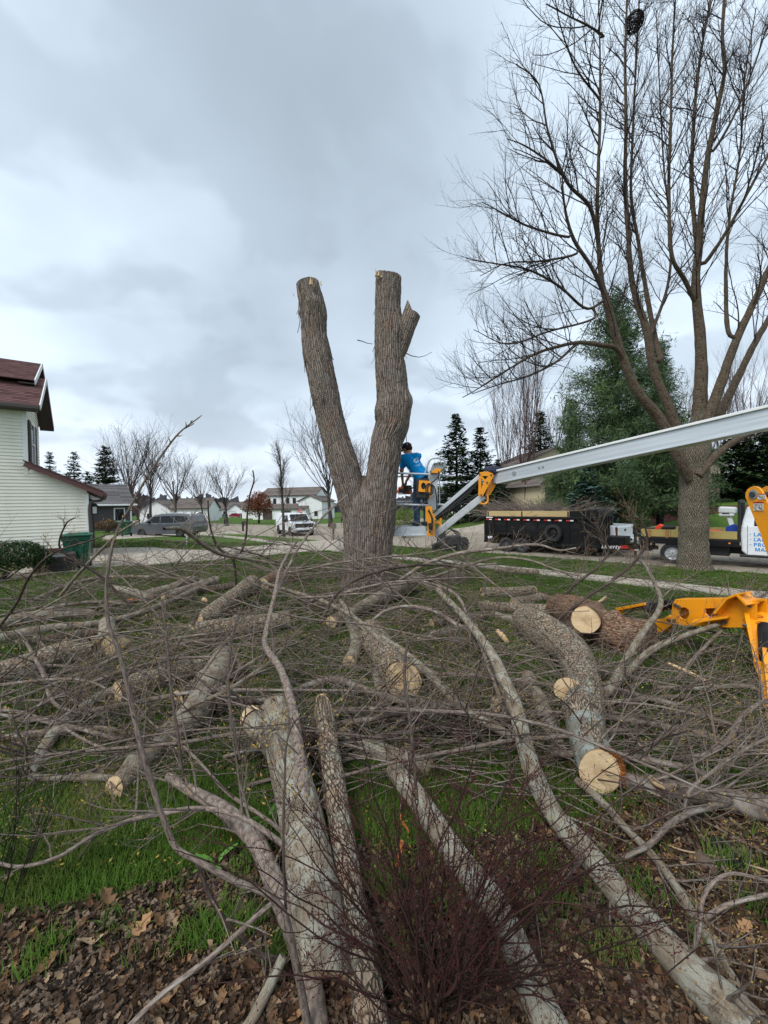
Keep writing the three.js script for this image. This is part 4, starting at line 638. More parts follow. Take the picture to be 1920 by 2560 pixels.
  ['fan of thin twigs rising before the tongue of the trailer', [[1380, 1520, 16.00, 7], [1440, 1460, 15.92, 7], [1490, 1420, 15.84, 6], [1520, 1380, 15.76, 5], [1500, 1330, 15.68, 4], [1462, 1290, 15.60, 3]], M.twigDark, { n: [12, 5, 3], len: [.6, .3, .14], r: [.007, .0045, .003], t0: .2, up: .5, bud: .012 }],
  ['long dark branch with buds crossing in front of the trunk foot', [[800, 1560, 15.20, 8], [830, 1500, 15.37, 9], [870, 1460, 15.53, 9], [940, 1430, 15.70, 8], [1020, 1415, 15.87, 7], [1100, 1412, 16.03, 6], [1180, 1425, 16.20, 4]], M.twigDark, { n: [14, 4, 2], len: [.5, .22, .1], r: [.007, .004, .003], t0: .1, bud: .016 }],
  ['grey branch crossing the trunk foot from left', [[640, 1450, .3, 7], [720, 1476, .35, 9], [800, 1500, .35, 10], [880, 1540, .34, 11], [930, 1580, .32, 12], [985, 1640, .28, 12]], M.grey, TW],
  ['pale branch arching right of the trunk foot', [[920, 1560, .3, 7], [960, 1530, .38, 9], [1010, 1516, .42, 9], [1080, 1526, .4, 10], [1140, 1560, .36, 11], [1180, 1580, .34, 10]], M.twigPale, TW],
  ['pair branch running beside the pale lichen trunk', [[1050, 1450, .55, 6], [1130, 1480, .55, 8], [1180, 1560, .5, 9], [1230, 1690, .35, 10], [1270, 1800, .22, 10]], M.twigPale, TW],
  ['dark twig standing before the large round face', [[1042, 2000, .3, 9], [1030, 1850, .5, 9], [1012, 1700, .62, 8], [1014, 1640, .66, 7], [1020, 1610, .68, 6]], M.twigDark, { n: [10, 4], len: [.3, .12], r: [.005, .003], t0: .2, bud: .012 }],
  ['dark slim stem standing left of the foreground sapling', [[715, 2290, .4, 7], [708, 2100, .65, 7], [712, 1950, .8, 6], [718, 1850, .9, 5], [740, 1800, .95, 5], [768, 1790, .96, 4]], M.twigDark, { n: [14, 4], len: [.24, .1], r: [.004, .0028], t0: .3, bud: .016 }],
  ['thin upright twig in the left of the pile', [[460, 1960, .3, 6], [446, 1850, .5, 7], [430, 1740, .66, 7], [420, 1640, .8, 7], [412, 1560, .9, 6], [405, 1500, 1.0, 5]], M.twigDark, { n: [14, 4], len: [.3, .12], r: [.005, .003], t0: .2, bud: .012 }],
  ['long twig curling down before the thick forked log', [[600, 1900, .4, 6], [580, 1800, .55, 7], [570, 1700, .66, 7], [580, 1600, .74, 6], [600, 1520, .8, 5]], M.twigDark, { n: [12, 4], len: [.3, .12], r: [.005, .003], t0: .2, bud: .012 }],
  ['arching twig before the white garage wall', [[330, 1520, 15.60, 7], [250, 1440, 15.48, 6.5], [190, 1400, 15.36, 5.5], [150, 1370, 15.24, 4.5], [165, 1310, 15.12, 3.5], [185, 1295, 15.00, 3]], M.twigDark, { n: [8, 4, 2], len: [.45, .2, .1], r: [.006, .004, .003], t0: .2, bud: .014 }],
  ['long twig slanting before the hedge at left', [[-20, 1590, 14.80, 6], [40, 1510, 14.64, 6.5], [75, 1440, 14.48, 6], [130, 1385, 14.32, 5], [230, 1350, 14.16, 4], [300, 1325, 14.00, 3]], M.twigDark, { n: [8, 4, 2], len: [.4, .18, .1], r: [.006, .004, .003], t0: .2, bud: .016 }],
  ['straight twig crossing the drive before the green bin', [[150, 1490, 15.80, 8], [200, 1430, 15.70, 7], [262, 1365, 15.60, 6], [300, 1330, 15.50, 5], [350, 1300, 15.40, 4]], M.grey, { n: [8, 4, 2], len: [.45, .2, .1], r: [.006, .004, .003], t0: .1, bud: .012 }],
  ['curved splinter of pale wood lying in the leaves at right', [[1640, 2100, .03, 3], [1700, 2124, .04, 4], [1780, 2140, .04, 5], [1880, 2165, .04, 5], [1990, 2200, .03, 4]], M.tanStrip, { n: [0] }],
];
for (const [L, p, m, tw, kind] of BR) {
  const upright = kind === 'upright';
  const t = logThing({ L, p, m, tw: upright ? null : tw, c: '', cat: 'branch', name: 'felled_branch', sides: 12, amp: .0015 });
  if (upright) {   // buds and short shoots along the front twig
    const [P, R] = lay(p), rnd = rng(8), a = new MB(), c = new MB(), s = new MB();
    for (let k = 9; k < P.length; k++) for (let j = 0; j < (k > 14 ? 3 : 2); j++) {
      const q = P[k - 1].clone().lerp(P[k], rnd()), tan = P[k].clone().sub(P[k - 1]).normalize(), side = V(rnd() - .5, rnd() - .5, rnd() - .5).cross(tan).normalize(), d = tan.clone().multiplyScalar(.6).addScaledVector(side, .8).normalize(), l = .004 + (rnd() < .25 ? .04 * rnd() : .006), e = q.clone().addScaledVector(d, R[k] + l);
      s.tube([q, e], [.0026, .002], 5); const B = rnd() < .5 ? a : c; for (let i = 0; i < 3; i++) bud(B, e, d.clone().add(V(rnd() - .5, rnd() - .2, rnd() - .5).multiplyScalar(.9)).normalize(), .006 + .008 * rnd());
    }
    bud(a, P[P.length - 1], V(.7, .6, 0).normalize(), .011);
    tag(s.build('shoots', M.twig, t, true), null, null, null, 'stuff'); tag(a.build('buds', M.budRed, t, true), null, null, null, 'stuff'); tag(c.build('buds', M.bud, t, true), 'yellow green opening buds', null, null, 'stuff');
  }
}
// tangled small branches of the pile: a few kinds built once, then laid all over it
{
  const rnd = rng(404), kinds = [];
  for (let k = 0; k < 9; k++) {
    const o = new THREE.Group(), L = 1.6 + 1.8 * rnd(), P = [V(0, 0, 0)]; let d = V(1, .12, 0);
    for (let j = 0; j < 7; j++) { d = d.add(V(0, rnd() * .22 - .13, (rnd() - .5) * .32)).normalize(); P.push(P[j].clone().addScaledVector(d, L / 7)); }
    const r0 = .008 + .012 * rnd(), [pts, rad] = resample(P, P.map((_, j) => r0 * (1 - .1 * j)), .08), b = new MB(), w = new MB(), bd = new MB();
    b.tube(pts, rad, 6, { rep: 1, vs: 3, cap0: true }); sprout(w, pts, rad, { n: [8, 3, 1], len: [.8, .34, .12], r: [.007, .0038, .0026], t0: .12, up: .1, curl: .0, kink: .26, fall: .5, bud: .011, budTip: .5, budSide: .12 }, rnd, bd);
    b.build('limb', k % 2 ? M.twigPale : M.twig, o); tag(w.build('twigs', k % 3 ? M.twig : M.twigDark, o), null, null, null, 'stuff'); tag(bd.build('buds', k % 3 ? M.bud : M.budGreen, o), null, null, null, 'stuff'); kinds.push(o);
  }
  let made = 0, guard = 0;
  while (made < 170 && guard++ < 6000) {
    const x = -80 + 2080 * rnd(), y = rnd() < .42 ? 1420 + 140 * rnd() : 1415 + 600 * Math.pow(rnd(), 1.35), u = (x - 960) / 1040;
    const top = 1415 + 60 * smooth(.3, .75, Math.abs(u)) + (u > .55 ? 70 : 0), bottom = 1970 + (u < -.45 ? 90 : 0);
    if (y < top || y > bottom) continue; if (x > 1200 && y < 1600 || x < 330 && y < 1530 || x < 560 && y < 1760 && rnd() < .35 || x > 420 && x < 700 && y > 1440 && y < 1580 && rnd() < .6) continue; if (u > .6 && rnd() < .55) continue;
    const p = gd(x, y, 0), dist = p.clone().sub(camera.position).length(); if (rnd() > .12 + dist * dist / 60) continue;
    const heap = .16 * (1 - smooth(.2, .95, Math.abs(u + .1))) * smooth(1950, 1700, y) + .06 + .42 * smooth(460, 220, Math.abs(x - 900)) * smooth(1600, 1520, y); p.y = landH(p.x, p.z) + .02 + heap * rnd();
    const c = kinds[made % kinds.length].clone(); c.name = numbered('brush_branch'); scene.add(c); { const w = x < 640 ? 'left of the forked trunk' : x < 1180 ? 'before the forked trunk' : 'near the yellow leg', k = (made % kinds.length) % 2 ? 'pale grey' : 'brown grey'; tag(c, `thin ${k} branch with fine twigs tangled in the pile ${w}`, 'branch', `thin ${k} branches tangled in the pile ${w}`); }
    const yaw = (rnd() < .7 ? (rnd() - .5) * 1.3 + (rnd() < .5 ? Math.PI : 0) : rnd() * 6.28), s = .75 + .6 * rnd(); c.position.copy(p); c.rotation.set(rnd() * .8 - .4, yaw, rnd() * .3 - .12 + (y < 1560 && rnd() < .4 ? .25 + .4 * rnd() : 0), 'YXZ'); c.scale.setScalar(s); made++;
    c.position.x -= Math.cos(yaw) * .9 * s; c.position.z += Math.sin(yaw) * .9 * s;
  }
  // the finest layer: loose twigs strewn through the pile and on the grass
  const mk = (m, n, sd) => {
    const r = rng(sd), b = new MB(); for (let k = 0; k < 5; k++) { const a = r() * 6.28, q = V((r() - .5) * .3, r() * .05, (r() - .5) * .3), d = V(Math.cos(a), (r() - .45) * .5, Math.sin(a)), P = [q]; for (let j = 0; j < 4; j++) { d.add(V((r() - .5) * .24, (r() - .5) * .2, (r() - .5) * .24)).normalize(); P.push(P[j].clone().addScaledVector(d, .09 + .06 * r())); } b.tube(P, [.0036, .0032, .0028, .0024, .0016], 3, { rep: 1, vs: 3 }); }
    const im = new THREE.InstancedMesh(b.geo(), m, n), mm = M4(); let c = 0, g = 0;
    while (c < n && g++ < n * 20) { const x = -100 + 2120 * r(), y = 1412 + 620 * Math.pow(r(), 1.75), u = (x - 960) / 1040, k = (1 - smooth(.55, 1.1, Math.abs(u)) * .7) * smooth(2040, 1850, y); if (r() > k) continue; const p = gd(x, y, 0), h = (.12 + .22 * smooth(1650, 1500, y)) * k * Math.pow(r(), 1.6); p.y = landH(p.x, p.z) + .01 + h; mm.compose(p, new THREE.Quaternion().setFromEuler(new THREE.Euler((r() - .5) * .9, r() * 6.28, (r() - .5) * .9)), V(1, 1, 1).multiplyScalar(.7 + .9 * r())); im.setMatrixAt(c++, mm); }
    im.count = c; im.name = numbered('loose_twigs'); scene.add(flagShadow(im)); return im;
  };
  for (const [m, n, s, l] of [[M.twig, 560, 11, 'grey'], [M.twigDark, 420, 12, 'dark'], [M.twigPale, 420, 13, 'pale']]) tag(mk(m, n, s), `fine ${l} twigs strewn through the brush pile`, 'twigs', null, 'stuff');
}
// ---------------------------------------------------------------- the white house at the left and what stands by it
// boards: one mesh each, lying over one another; from x0 to x1 along a wall in the plane given by matrix m
function boards(parent, m, rows, material, name = 'siding_board') {
  for (const [y, x0, x1, h] of rows) { if (x1 - x0 < .05) continue; const b = new MB(), r = M4().makeRotationX(-.17); b.box(0, 0, 0, x1 - x0, h * 1.08, .014, M4().multiplyMatrices(m, M4().makeTranslation((x0 + x1) / 2, y + h / 2, .008).multiply(r))); b.build(name, material, parent); }
}
function gableRoof(parent, x0, x1, zf, zb, yE, yR, zr, material, fascia, over = .0) {   // ridge along x; courses of shingle as steps
  const lf = Math.hypot(yR - yE, zf - zr), lb = Math.hypot(yR - yE, zr - zb);
  for (const [z0, z1, L, sgn] of [[zf, zr, lf, 1], [zb, zr, lb, -1]]) {
    const n = Math.max(3, Math.round(L / .145)); const b = sgn > 0 ? null : new MB();
    for (let k = 0; k < n; k++) { const q = b || new MB(), f0 = (k - .35) / n, f1 = (k + 1) / n, a = V(0, lerp(yE, yR, Math.max(f0, 0)) + .03, lerp(z0, z1, Math.max(f0, 0))), c = V(0, lerp(yE, yR, f1) + .012, lerp(z0, z1, f1)); const zdir = a.clone().sub(c).multiplyScalar(sgn), LL = zdir.length(); zdir.normalize(); const xd = V(1, 0, 0), yd = zdir.clone().cross(xd), m = M4().makeBasis(xd, yd, zdir).setPosition((x0 + x1) / 2, (a.y + c.y) / 2, (a.z + c.z) / 2); q.box(0, 0, 0, x1 - x0, .022, LL, m); const us = q.u; for (let i = us.length - 48; i < us.length; i += 2) { us[i] = us[i] * .4 + (k * .37) % 1; us[i + 1] = us[i + 1] * 1.2 + k * .29; } if (!b) q.build('shingle_course', material, parent); }
    if (b) b.build('back_roof', material, parent);
  }
}
{
  const C0 = at(224, 1404, 15.1); C0.y = landH(C0.x, C0.z) - .02;
  const h = thing('white_house', 'white two storey house with horizontal siding and maroon shingle roof at the left', 'house', C0, .6127);
  const rakeY = x => 2.42 + .5 * (-x - 0) * .92;                     // underside of the lean roof over the garage wall
  const I = M4();
  { const b = new MB(); b.box(-4, 1.25, -3.2, 7.96, 2.5, 6.36); b.box(-4.85, 3.7, -1.95, 6.26, 3.6, 3.84); b.box(-5, 4.6, -4.4, 5.6, 4.4, 4.2); b.build('wall', M.siding, h); }
  { const b = new MB(); b.box(-4, .09, -3.2, 8.03, .2, 6.43); b.build('foundation', M.concrete, h); }
  const rows = []; const lap = .117;
  for (let y = .2; y < 5.42; y += lap) { const lim = Math.min(0, .46 - (y + .02 - 2.36) / .4775); rows.push([y, -8, y > 3.2 ? -1.66 : lim - .02, lap]); }
  boards(h, I, rows, M.siding);
  // upper side wall, boards running into the gable
  const mu = M4().makeRotationY(Math.PI / 2).setPosition(-1.72, 0, 0), r2 = [];
  for (let y = 3.1; y < 6.75; y += lap) { const c = y < 5.42 ? 0 : (y - 5.42) / .95; r2.push([y, 0.08 + c * 1.2, 3.8 - c * 1.2, lap]); }
  boards(h, mu, r2, M.siding);
  { const b = new MB(); b.box(-1.71, 4.25, -.03, .11, 2.4, .11); b.build('corner_board', M.white, h); const c = new MB(); c.box(-.02, 1.3, -.0, .1, 2.2, .1); c.build('corner_board', M.white, h); }
  // roofs
  gableRoof(h, -8, -1.25, .42, -4.25, 5.42, 6.95, -1.9, M.shingle); gableRoof(h, -8, -1.5, -.95, -6.2, 6.6, 7.97, -3.5, M.shingle);
  { const b = new MB(); b.rbox(-4.65, 5.36, .47, 6.8, .15, .13, .03); b.build('gutter', M.darkBrown, h); const s = new MB(); s.box(-4.7, 5.3, .2, 6.7, .03, .5); s.build('soffit', M.darkBrown, h); }
  for (const [z0, y0, z1, y1, x] of [[.46, 5.37, -1.92, 6.93, -1.24], [-4.3, 5.37, -1.88, 6.93, -1.24], [-.95, 6.56, -3.52, 7.94, -1.49], [-6.2, 6.56, -3.48, 7.94, -1.49]]) { const b = new MB(); b.beam(V(x, y0, z0), V(x, y1, z1), .03, .2); b.build('rake_board', z0 > -4 ? M.white : M.maroon, h); const s = new MB(); s.beam(V(x - .24, y0 - .07, z0), V(x - .24, y1 - .07, z1), .45, .03); s.build('soffit', M.darkBrown, h); }
  { const b = new MB(); b.plate([[1.0, 6.5], [6.1, 6.5], [3.5, 7.9]], .06, M4().makeRotationY(Math.PI / 2).setPosition(-1.8, 0, 0)); b.build('gable_wall', M.darkBrown, h); }
  // lean roof over the garage, with its maroon rake board
  { const b = new MB(), n = 9; for (let k = 0; k < n; k++) { const c = new MB(), a = V(lerp(.48, -1.75, k / n), lerp(2.44, 3.5, k / n) + .05, -3.1), d = V(lerp(.48, -1.75, (k + 1) / n), lerp(2.44, 3.5, (k + 1) / n) + .03, -3.1); c.beam(a, d, 6.9, .03); c.build('shingle_course', M.shingle, h); }
    b.beam(V(.5, 2.36, .3), V(-1.72, 3.42, .3), .035, .19); b.build('rake_board', M.maroon, h);
    const s = new MB(); s.beam(V(.46, 2.3, -3), V(-.02, 2.52, -3), 6.5, .025); s.build('soffit', M.darkBrown, h); const g = new MB(); g.rbox(.54, 2.34, -3.05, .13, .14, 6.7, .03); g.build('gutter', M.maroon, h); }
  { const b = new MB(); const P = spline([V(.5, 2.25, -.02), V(.4, 2.14, .0), V(.12, 2.08, .05), V(.06, 1.95, .06), V(.06, 1, .06), V(.06, .16, .06), V(.12, .06, .14)], 26); b.tube(P, P.map(() => .05), 8, { cap0: true, cap1: true }); b.build('downspout', M.darkBrown, h); }
  { const b = new MB(); b.box(.05, 1.05, -.85, .1, 2.1, .14); b.box(.05, 1.05, -5.6, .1, 2.1, .14); b.box(.05, 2.15, -3.2, .1, .14, 4.9); b.build('door_frame', M.darkBrown, h);
    for (let k = 0; k < 4; k++) { const d = new MB(); d.rbox(.0, .33 + k * .52, -3.2, .04, .5, 4.6, .01); d.build('door_panel', M.white, h); }
    const w = new MB(); w.box(.012, 1.2, -.4, .03, 2.3, .7); w.build('side_trim', M.white, h); }
  { const l = new THREE.Group(); l.name = 'wall_lantern'; l.position.set(.2, 1.62, -.5); h.add(l); const f = new MB(); f.plate([[-.13, .3], [.13, .3], [.04, .42], [-.04, .42]], .22, M4()); f.box(0, .0, 0, .2, .03, .2); for (const [x, z] of [[-.09, -.09], [.09, -.09], [.09, .09], [-.09, .09]]) f.box(x, .15, z, .018, .3, .018); f.beam(V(0, .36, 0), V(-.2, .36, 0), .03, .03); f.build('lantern_frame', M.blackMatt, l); const g = new MB(); g.box(0, .15, 0, .13, .26, .13); g.build('lantern_glass', M.lampGlass, l); }
  // shuttered window in the upper side wall
  { const w = new THREE.Group(); w.name = 'window'; w.position.set(-1.68, 4.3, -1.55); w.rotation.y = Math.PI / 2; h.add(w);
    const f = new MB(); f.box(0, .78, 0, .98, .08, .07); f.box(0, -.78, 0, .98, .08, .09); f.box(-.46, 0, 0, .08, 1.5, .07); f.box(.46, 0, 0, .08, 1.5, .07); f.box(0, 0, 0, .84, .05, .05); f.build('frame', M.white, w);
    const p = new MB(); p.box(0, 0, -.01, .84, 1.48, .02); p.build('pane', M.glass, w);
    for (const s of [-1, 1]) { const q = new MB(); q.box(s * .76, 0, .02, .42, 1.6, .035); for (let k = 0; k < 22; k++) q.box(s * .76, -.72 + k * .068, .04, .34, .04, .02); q.build('shutter', M.darkBrown, w); } }
}
// green wheeled bin; built once, stands twice
function makeBin(pos, turn, label) {
  const t = thing('wheeled_bin', label, 'bin', pos, turn, null), b = new MB(), n = 14;
  const sec = (y, w, d) => [[-w, -d], [w, -d], [w, d], [-w, d]].map(([x, z]) => V(x, y, z)); const S = [sec(.1, .24, .27), sec(.86, .32, .36), sec(.88, .345, .385), sec(.98, .35, .39)];
  for (let k = 1; k < S.length; k++) for (let j = 0; j < 4; j++) b.quad(S[k - 1][j], S[k - 1][(j + 1) % 4], S[k][(j + 1) % 4], S[k][j]);
  b.quad(S[0][3], S[0][2], S[0][1], S[0][0]); for (const z of [-.12, .12]) b.rbox(z, .45, .32, .1, .6, .02, .01, M4().makeRotationX(.06)); b.build('body', M.greenBin, t);
  const l = new MB(); l.rbox(0, 1.02, .02, .74, .07, .84, .03); l.rbox(0, 1.06, .0, .5, .05, .6, .02); l.build('lid', M.greenBin, t);
  const hd = new MB(); hd.cyl(V(-.3, .96, -.46), V(.3, .96, -.46), .018); hd.beam(V(-.3, .96, -.46), V(-.3, .94, -.36), .03, .03); hd.beam(V(.3, .96, -.46), V(.3, .94, -.36), .03, .03); hd.build('handle', M.greenBin, t);
  const g = new MB(); g.rbox(0, .8, .372, .26, .07, .02, .01); g.build('grip', M.blackMatt, t);
  for (const s of [-1, 1]) { const w = new MB(); w.cyl(V(s * .25, .13, -.27), V(s * .31, .13, -.27), .13, .13, 20); w.build('wheel', M.rubber, t); }
  return t;
}
{
  const p = gd(196, 1421); makeBin(p, .55, 'dark green wheeled bin standing by the white garage corner');
  const q = gd(313, 1341); makeBin(q, .2, 'green wheeled bin on the neighbour drive beside the grey minivan');
  // air conditioner at the foot of the wall
  const a = gd(140, 1431), t = thing('air_conditioner', 'dark brown air conditioner unit at the foot of the white wall', 'air conditioner', a, .6);
  const b = new MB(); b.rbox(0, .03, 0, .98, .06, .8, .01); b.build('base', M.concrete, t); const c = new MB(); c.rbox(0, .31, 0, .92, .5, .74, .02); c.build('casing', M.darkBrown, t);
  const l = new MB(); for (let k = 0; k < 9; k++) l.box(0, .1 + k * .042, .376, .84, .016, .016); l.build('louvres', M.blackMatt, t); const g = new MB(); for (let k = 0; k < 8; k++) g.tube(circlePts(0, 0, .05 + k * .04, 20).concat([[.05 + k * .04, 0]]).map(([x, z]) => V(x, .57, z)), Array(21).fill(.005), 4); g.build('fan_grille', M.blackMatt, t); const e = new MB(); e.rbox(.0, .5, .374, .5, .05, .01, .004); e.build('name_plate', M.steelGrey, t); const r = new MB(); r.rbox(.08, .36, -.42, 1.05, .6, .06, .01); r.build('back_board', M.maroon, t);
}
// leaf-clothed shapes: hedges, shrubs
const leafMats = { yew: mat([.018, .034, .012], .8, { side: THREE.DoubleSide }), yewL: mat([.05, .082, .028], .8, { side: THREE.DoubleSide }), rust: mat([.16, .055, .028], .85, { side: THREE.DoubleSide }), pine: mat([.042, .080, .028], .75, { side: THREE.DoubleSide }), pineL: mat([.085, .145, .042], .75, { side: THREE.DoubleSide }), spruce: mat([.034, .066, .036], .8, { side: THREE.DoubleSide }), blueSpruce: mat([.085, .15, .135], .8, { side: THREE.DoubleSide }), brownLeaf: mat([.085, .055, .03], .9, { side: THREE.DoubleSide }), lime: mat([.11, .15, .022], .8, { side: THREE.DoubleSide }) };
function leafQuad(b, p, n, s, rnd, asp = 1) { const t = V(rnd() - .5, rnd() - .5, rnd() - .5).cross(n).normalize(), u = n.clone().cross(t), k = b.count; for (const [i, j] of [[-1, 0], [0, -asp], [1, 0], [0, asp]]) { b.v(p.x + t.x * s * i + u.x * s * j, p.y + t.y * s * i + u.y * s * j, p.z + t.z * s * i + u.z * s * j, n.x, n.y, n.z); } b.i.push(k, k + 1, k + 2, k, k + 2, k + 3); }
function leafMass(parent, name, material, n, s, rnd, shape, asp = .5) { const b = new MB(); for (let k = 0; k < n; k++) { const [p, o] = shape(rnd); leafQuad(b, p, o.clone().add(V(rnd() - .5, rnd() - .5, rnd() - .5).multiplyScalar(1.5)).normalize(), s * (.6 + .8 * rnd()), rnd, asp); } return tag(b.build(name, material, parent), null, null, null, 'stuff'); }
{
  const rnd = rng(61), p = gd(38, 1452), t = thing('clipped_hedge', 'dark clipped evergreen hedge with a rounded top before the white house', 'hedge', V(p.x - .55, p.y, p.z), .6);
  const dome = (rx, ry, rz) => r => { const u = r() * 6.28, v = Math.acos(1 - 1.25 * r()), k = .86 + .16 * r(), sv = Math.pow(Math.sin(v), .55), o = V(Math.sin(v) * Math.cos(u), Math.cos(v), Math.sin(v) * Math.sin(u)); return [V(rx * sv * Math.cos(u) * k, Math.max(.02, ry * .45 + ry * .55 * Math.cos(v) * k), rz * sv * Math.sin(u) * k), o]; };
  leafMass(t, 'foliage', leafMats.yew, 9000, .03, rnd, dome(1.15, 1.0, .75)); leafMass(t, 'young_foliage', leafMats.yewL, 2600, .026, rnd, dome(1.18, 1.03, .78));
  const st = new MB(); for (let k = 0; k < 40; k++) { const a = rnd() * 6.28, e = V(Math.cos(a) * .95 * rnd(), .35 + .5 * rnd(), Math.sin(a) * .6 * rnd()); st.tube([V(e.x * .3, 0, e.z * .3), e], [.015, .006], 4); } tag(st.build('stems', M.twigDark, t), null, null, null, 'stuff');
}
// ---------------------------------------------------------------- vehicles; each points along its own +x, near side +z
const font = await new FontLoader().loadAsync('fonts/droid/droid_sans_bold.typeface.json');
function textGeo(str, size, depth = .004, shear = 0) { const g = new TextGeometry(str, { font, size, depth, curveSegments: 4, bevelEnabled: false }); if (shear) g.applyMatrix4(M4().set(1, shear, 0, 0, 0, 1, 0, 0, 0, 0, 1, 0, 0, 0, 0, 1)); g.computeVertexNormals(); return g; }
function wheel(parent, x, y, z, r, w, rimMat = M.galv, spokes = 8, name = 'wheel') {
  const g = new THREE.Group(); g.name = name; g.position.set(x, y, z); parent.add(g); const s = Math.sign(z) || 1;
  const ty = new MB(), prof = [[.62, -.42], [.74, -.5], [.93, -.48], [1, -.34], [1, .34], [.93, .48], [.74, .5], [.62, .42]].map(([a, b]) => new THREE.Vector2(a * r, b * w));
  ty.add(new THREE.LatheGeometry(prof, 36), M4().makeRotationX(Math.PI / 2)); for (let k = 0; k < 44; k++) { const a = k / 44 * 6.2832; ty.box(0, 0, 0, .018, .02, w * .7, M4().makeTranslation(Math.cos(a) * r, Math.sin(a) * r, 0).multiply(M4().makeRotationZ(a + Math.PI / 2))); } ty.build('tyre', M.rubber, g);
  const rm = new MB(); rm.add(new THREE.LatheGeometry([[.05, .22], [.2, .26], [.3, .12], [.52, .1], [.6, .3], [.64, .4], [.62, -.4], [.4, -.3]].map(([a, b]) => new THREE.Vector2(a * r, b * w)), 28), M4().makeRotationX(s * Math.PI / 2));
  for (let k = 0; k < spokes; k++) { const a = k / spokes * 6.2832; rm.cyl(V(Math.cos(a) * r * .3, Math.sin(a) * r * .3, s * w * .1), V(Math.cos(a) * r * .3, Math.sin(a) * r * .3, s * w * .2), r * .045, r * .045, 6); rm.beam(V(Math.cos(a) * r * .18, Math.sin(a) * r * .18, s * w * .16), V(Math.cos(a) * r * .58, Math.sin(a) * r * .58, s * w * .16), r * .12, .02, V(0, 0, 1)); }
  rm.build('rim', rimMat, g); return g;
}
// side outline extruded across and drawn in toward the roof
function carShell(pts, width, belt, taper, bevel = .05) {
  const cut = sg => { const o = []; for (let k = 0; k < pts.length; k++) { const p = pts[k], q = pts[(k + 1) % pts.length], a = sg * (p[1] - belt), c = sg * (q[1] - belt); if (a >= 0) o.push(p); if (a * c < 0) { const t = a / (a - c); o.push([lerp(p[0], q[0], t), belt]); } } return o; }, all = new MB();
  for (const sg of [-1, 1]) {
    const s = new THREE.Shape(); cut(sg).forEach((p, k) => k ? s.lineTo(p[0], p[1]) : s.moveTo(p[0], p[1]));
    const g = new THREE.ExtrudeGeometry(s, { depth: width - 2 * bevel, bevelEnabled: true, bevelThickness: bevel, bevelSize: bevel * .7, bevelSegments: 3, steps: 1 }); g.translate(0, 0, -(width - 2 * bevel) / 2);
    const P = g.attributes.position; for (let k = 0; k < P.count; k++) { const y = P.getY(k); if (y > belt) P.setZ(k, P.getZ(k) * (1 - taper * (y - belt))); } g.computeVertexNormals(); all.add(g);
  }
  return all.geo();
}
const arch = (x, r, y0, n = 7) => Array.from({ length: n }, (_, k) => { const a = Math.PI - k / (n - 1) * Math.PI; return [x + r * Math.cos(a), y0 + r * Math.sin(a) * .95]; });
function sideGlass(parent, pts, width, belt, taper, name = 'side_window') { for (const s of [1, -1]) { const b = new MB(), z = y => s * (width / 2 * (1 - taper * Math.max(0, y - belt)) + .004), q = pts.map(([x, y]) => V(x, y, z(y))); const tri = THREE.ShapeUtils.triangulateShape(pts.map(p => new THREE.Vector2(...p)), []), n = V(0, taper * width / 2, s).normalize(); for (const p of q) b.v(p.x, p.y, p.z, n.x, n.y, n.z); for (const [i, j, k] of tri) { const c = q[j].clone().sub(q[i]).cross(q[k].clone().sub(q[i])).dot(n); c > 0 ? b.i.push(i, j, k) : b.i.push(i, k, j); } b.build(name, M.glass, parent); } }
function panelQuad(parent, name, m, a, b, c, d) { const q = new MB(); { const o = b.clone().sub(a).cross(d.clone().sub(a)).normalize(); const f = name === 'windscreen' ? .055 : .0; o.multiplyScalar(o.y < 0 && name === 'windscreen' ? -f : f); [a, b, c, d] = [a, b, c, d].map(p => p.clone().add(o)); } q.quad(a, b, c, d); const n = V(q.n[0], q.n[1], q.n[2]).multiplyScalar(-.02); q.quad(d.clone().add(n), c.clone().add(n), b.clone().add(n), a.clone().add(n)); return q.build(name, m, parent); }

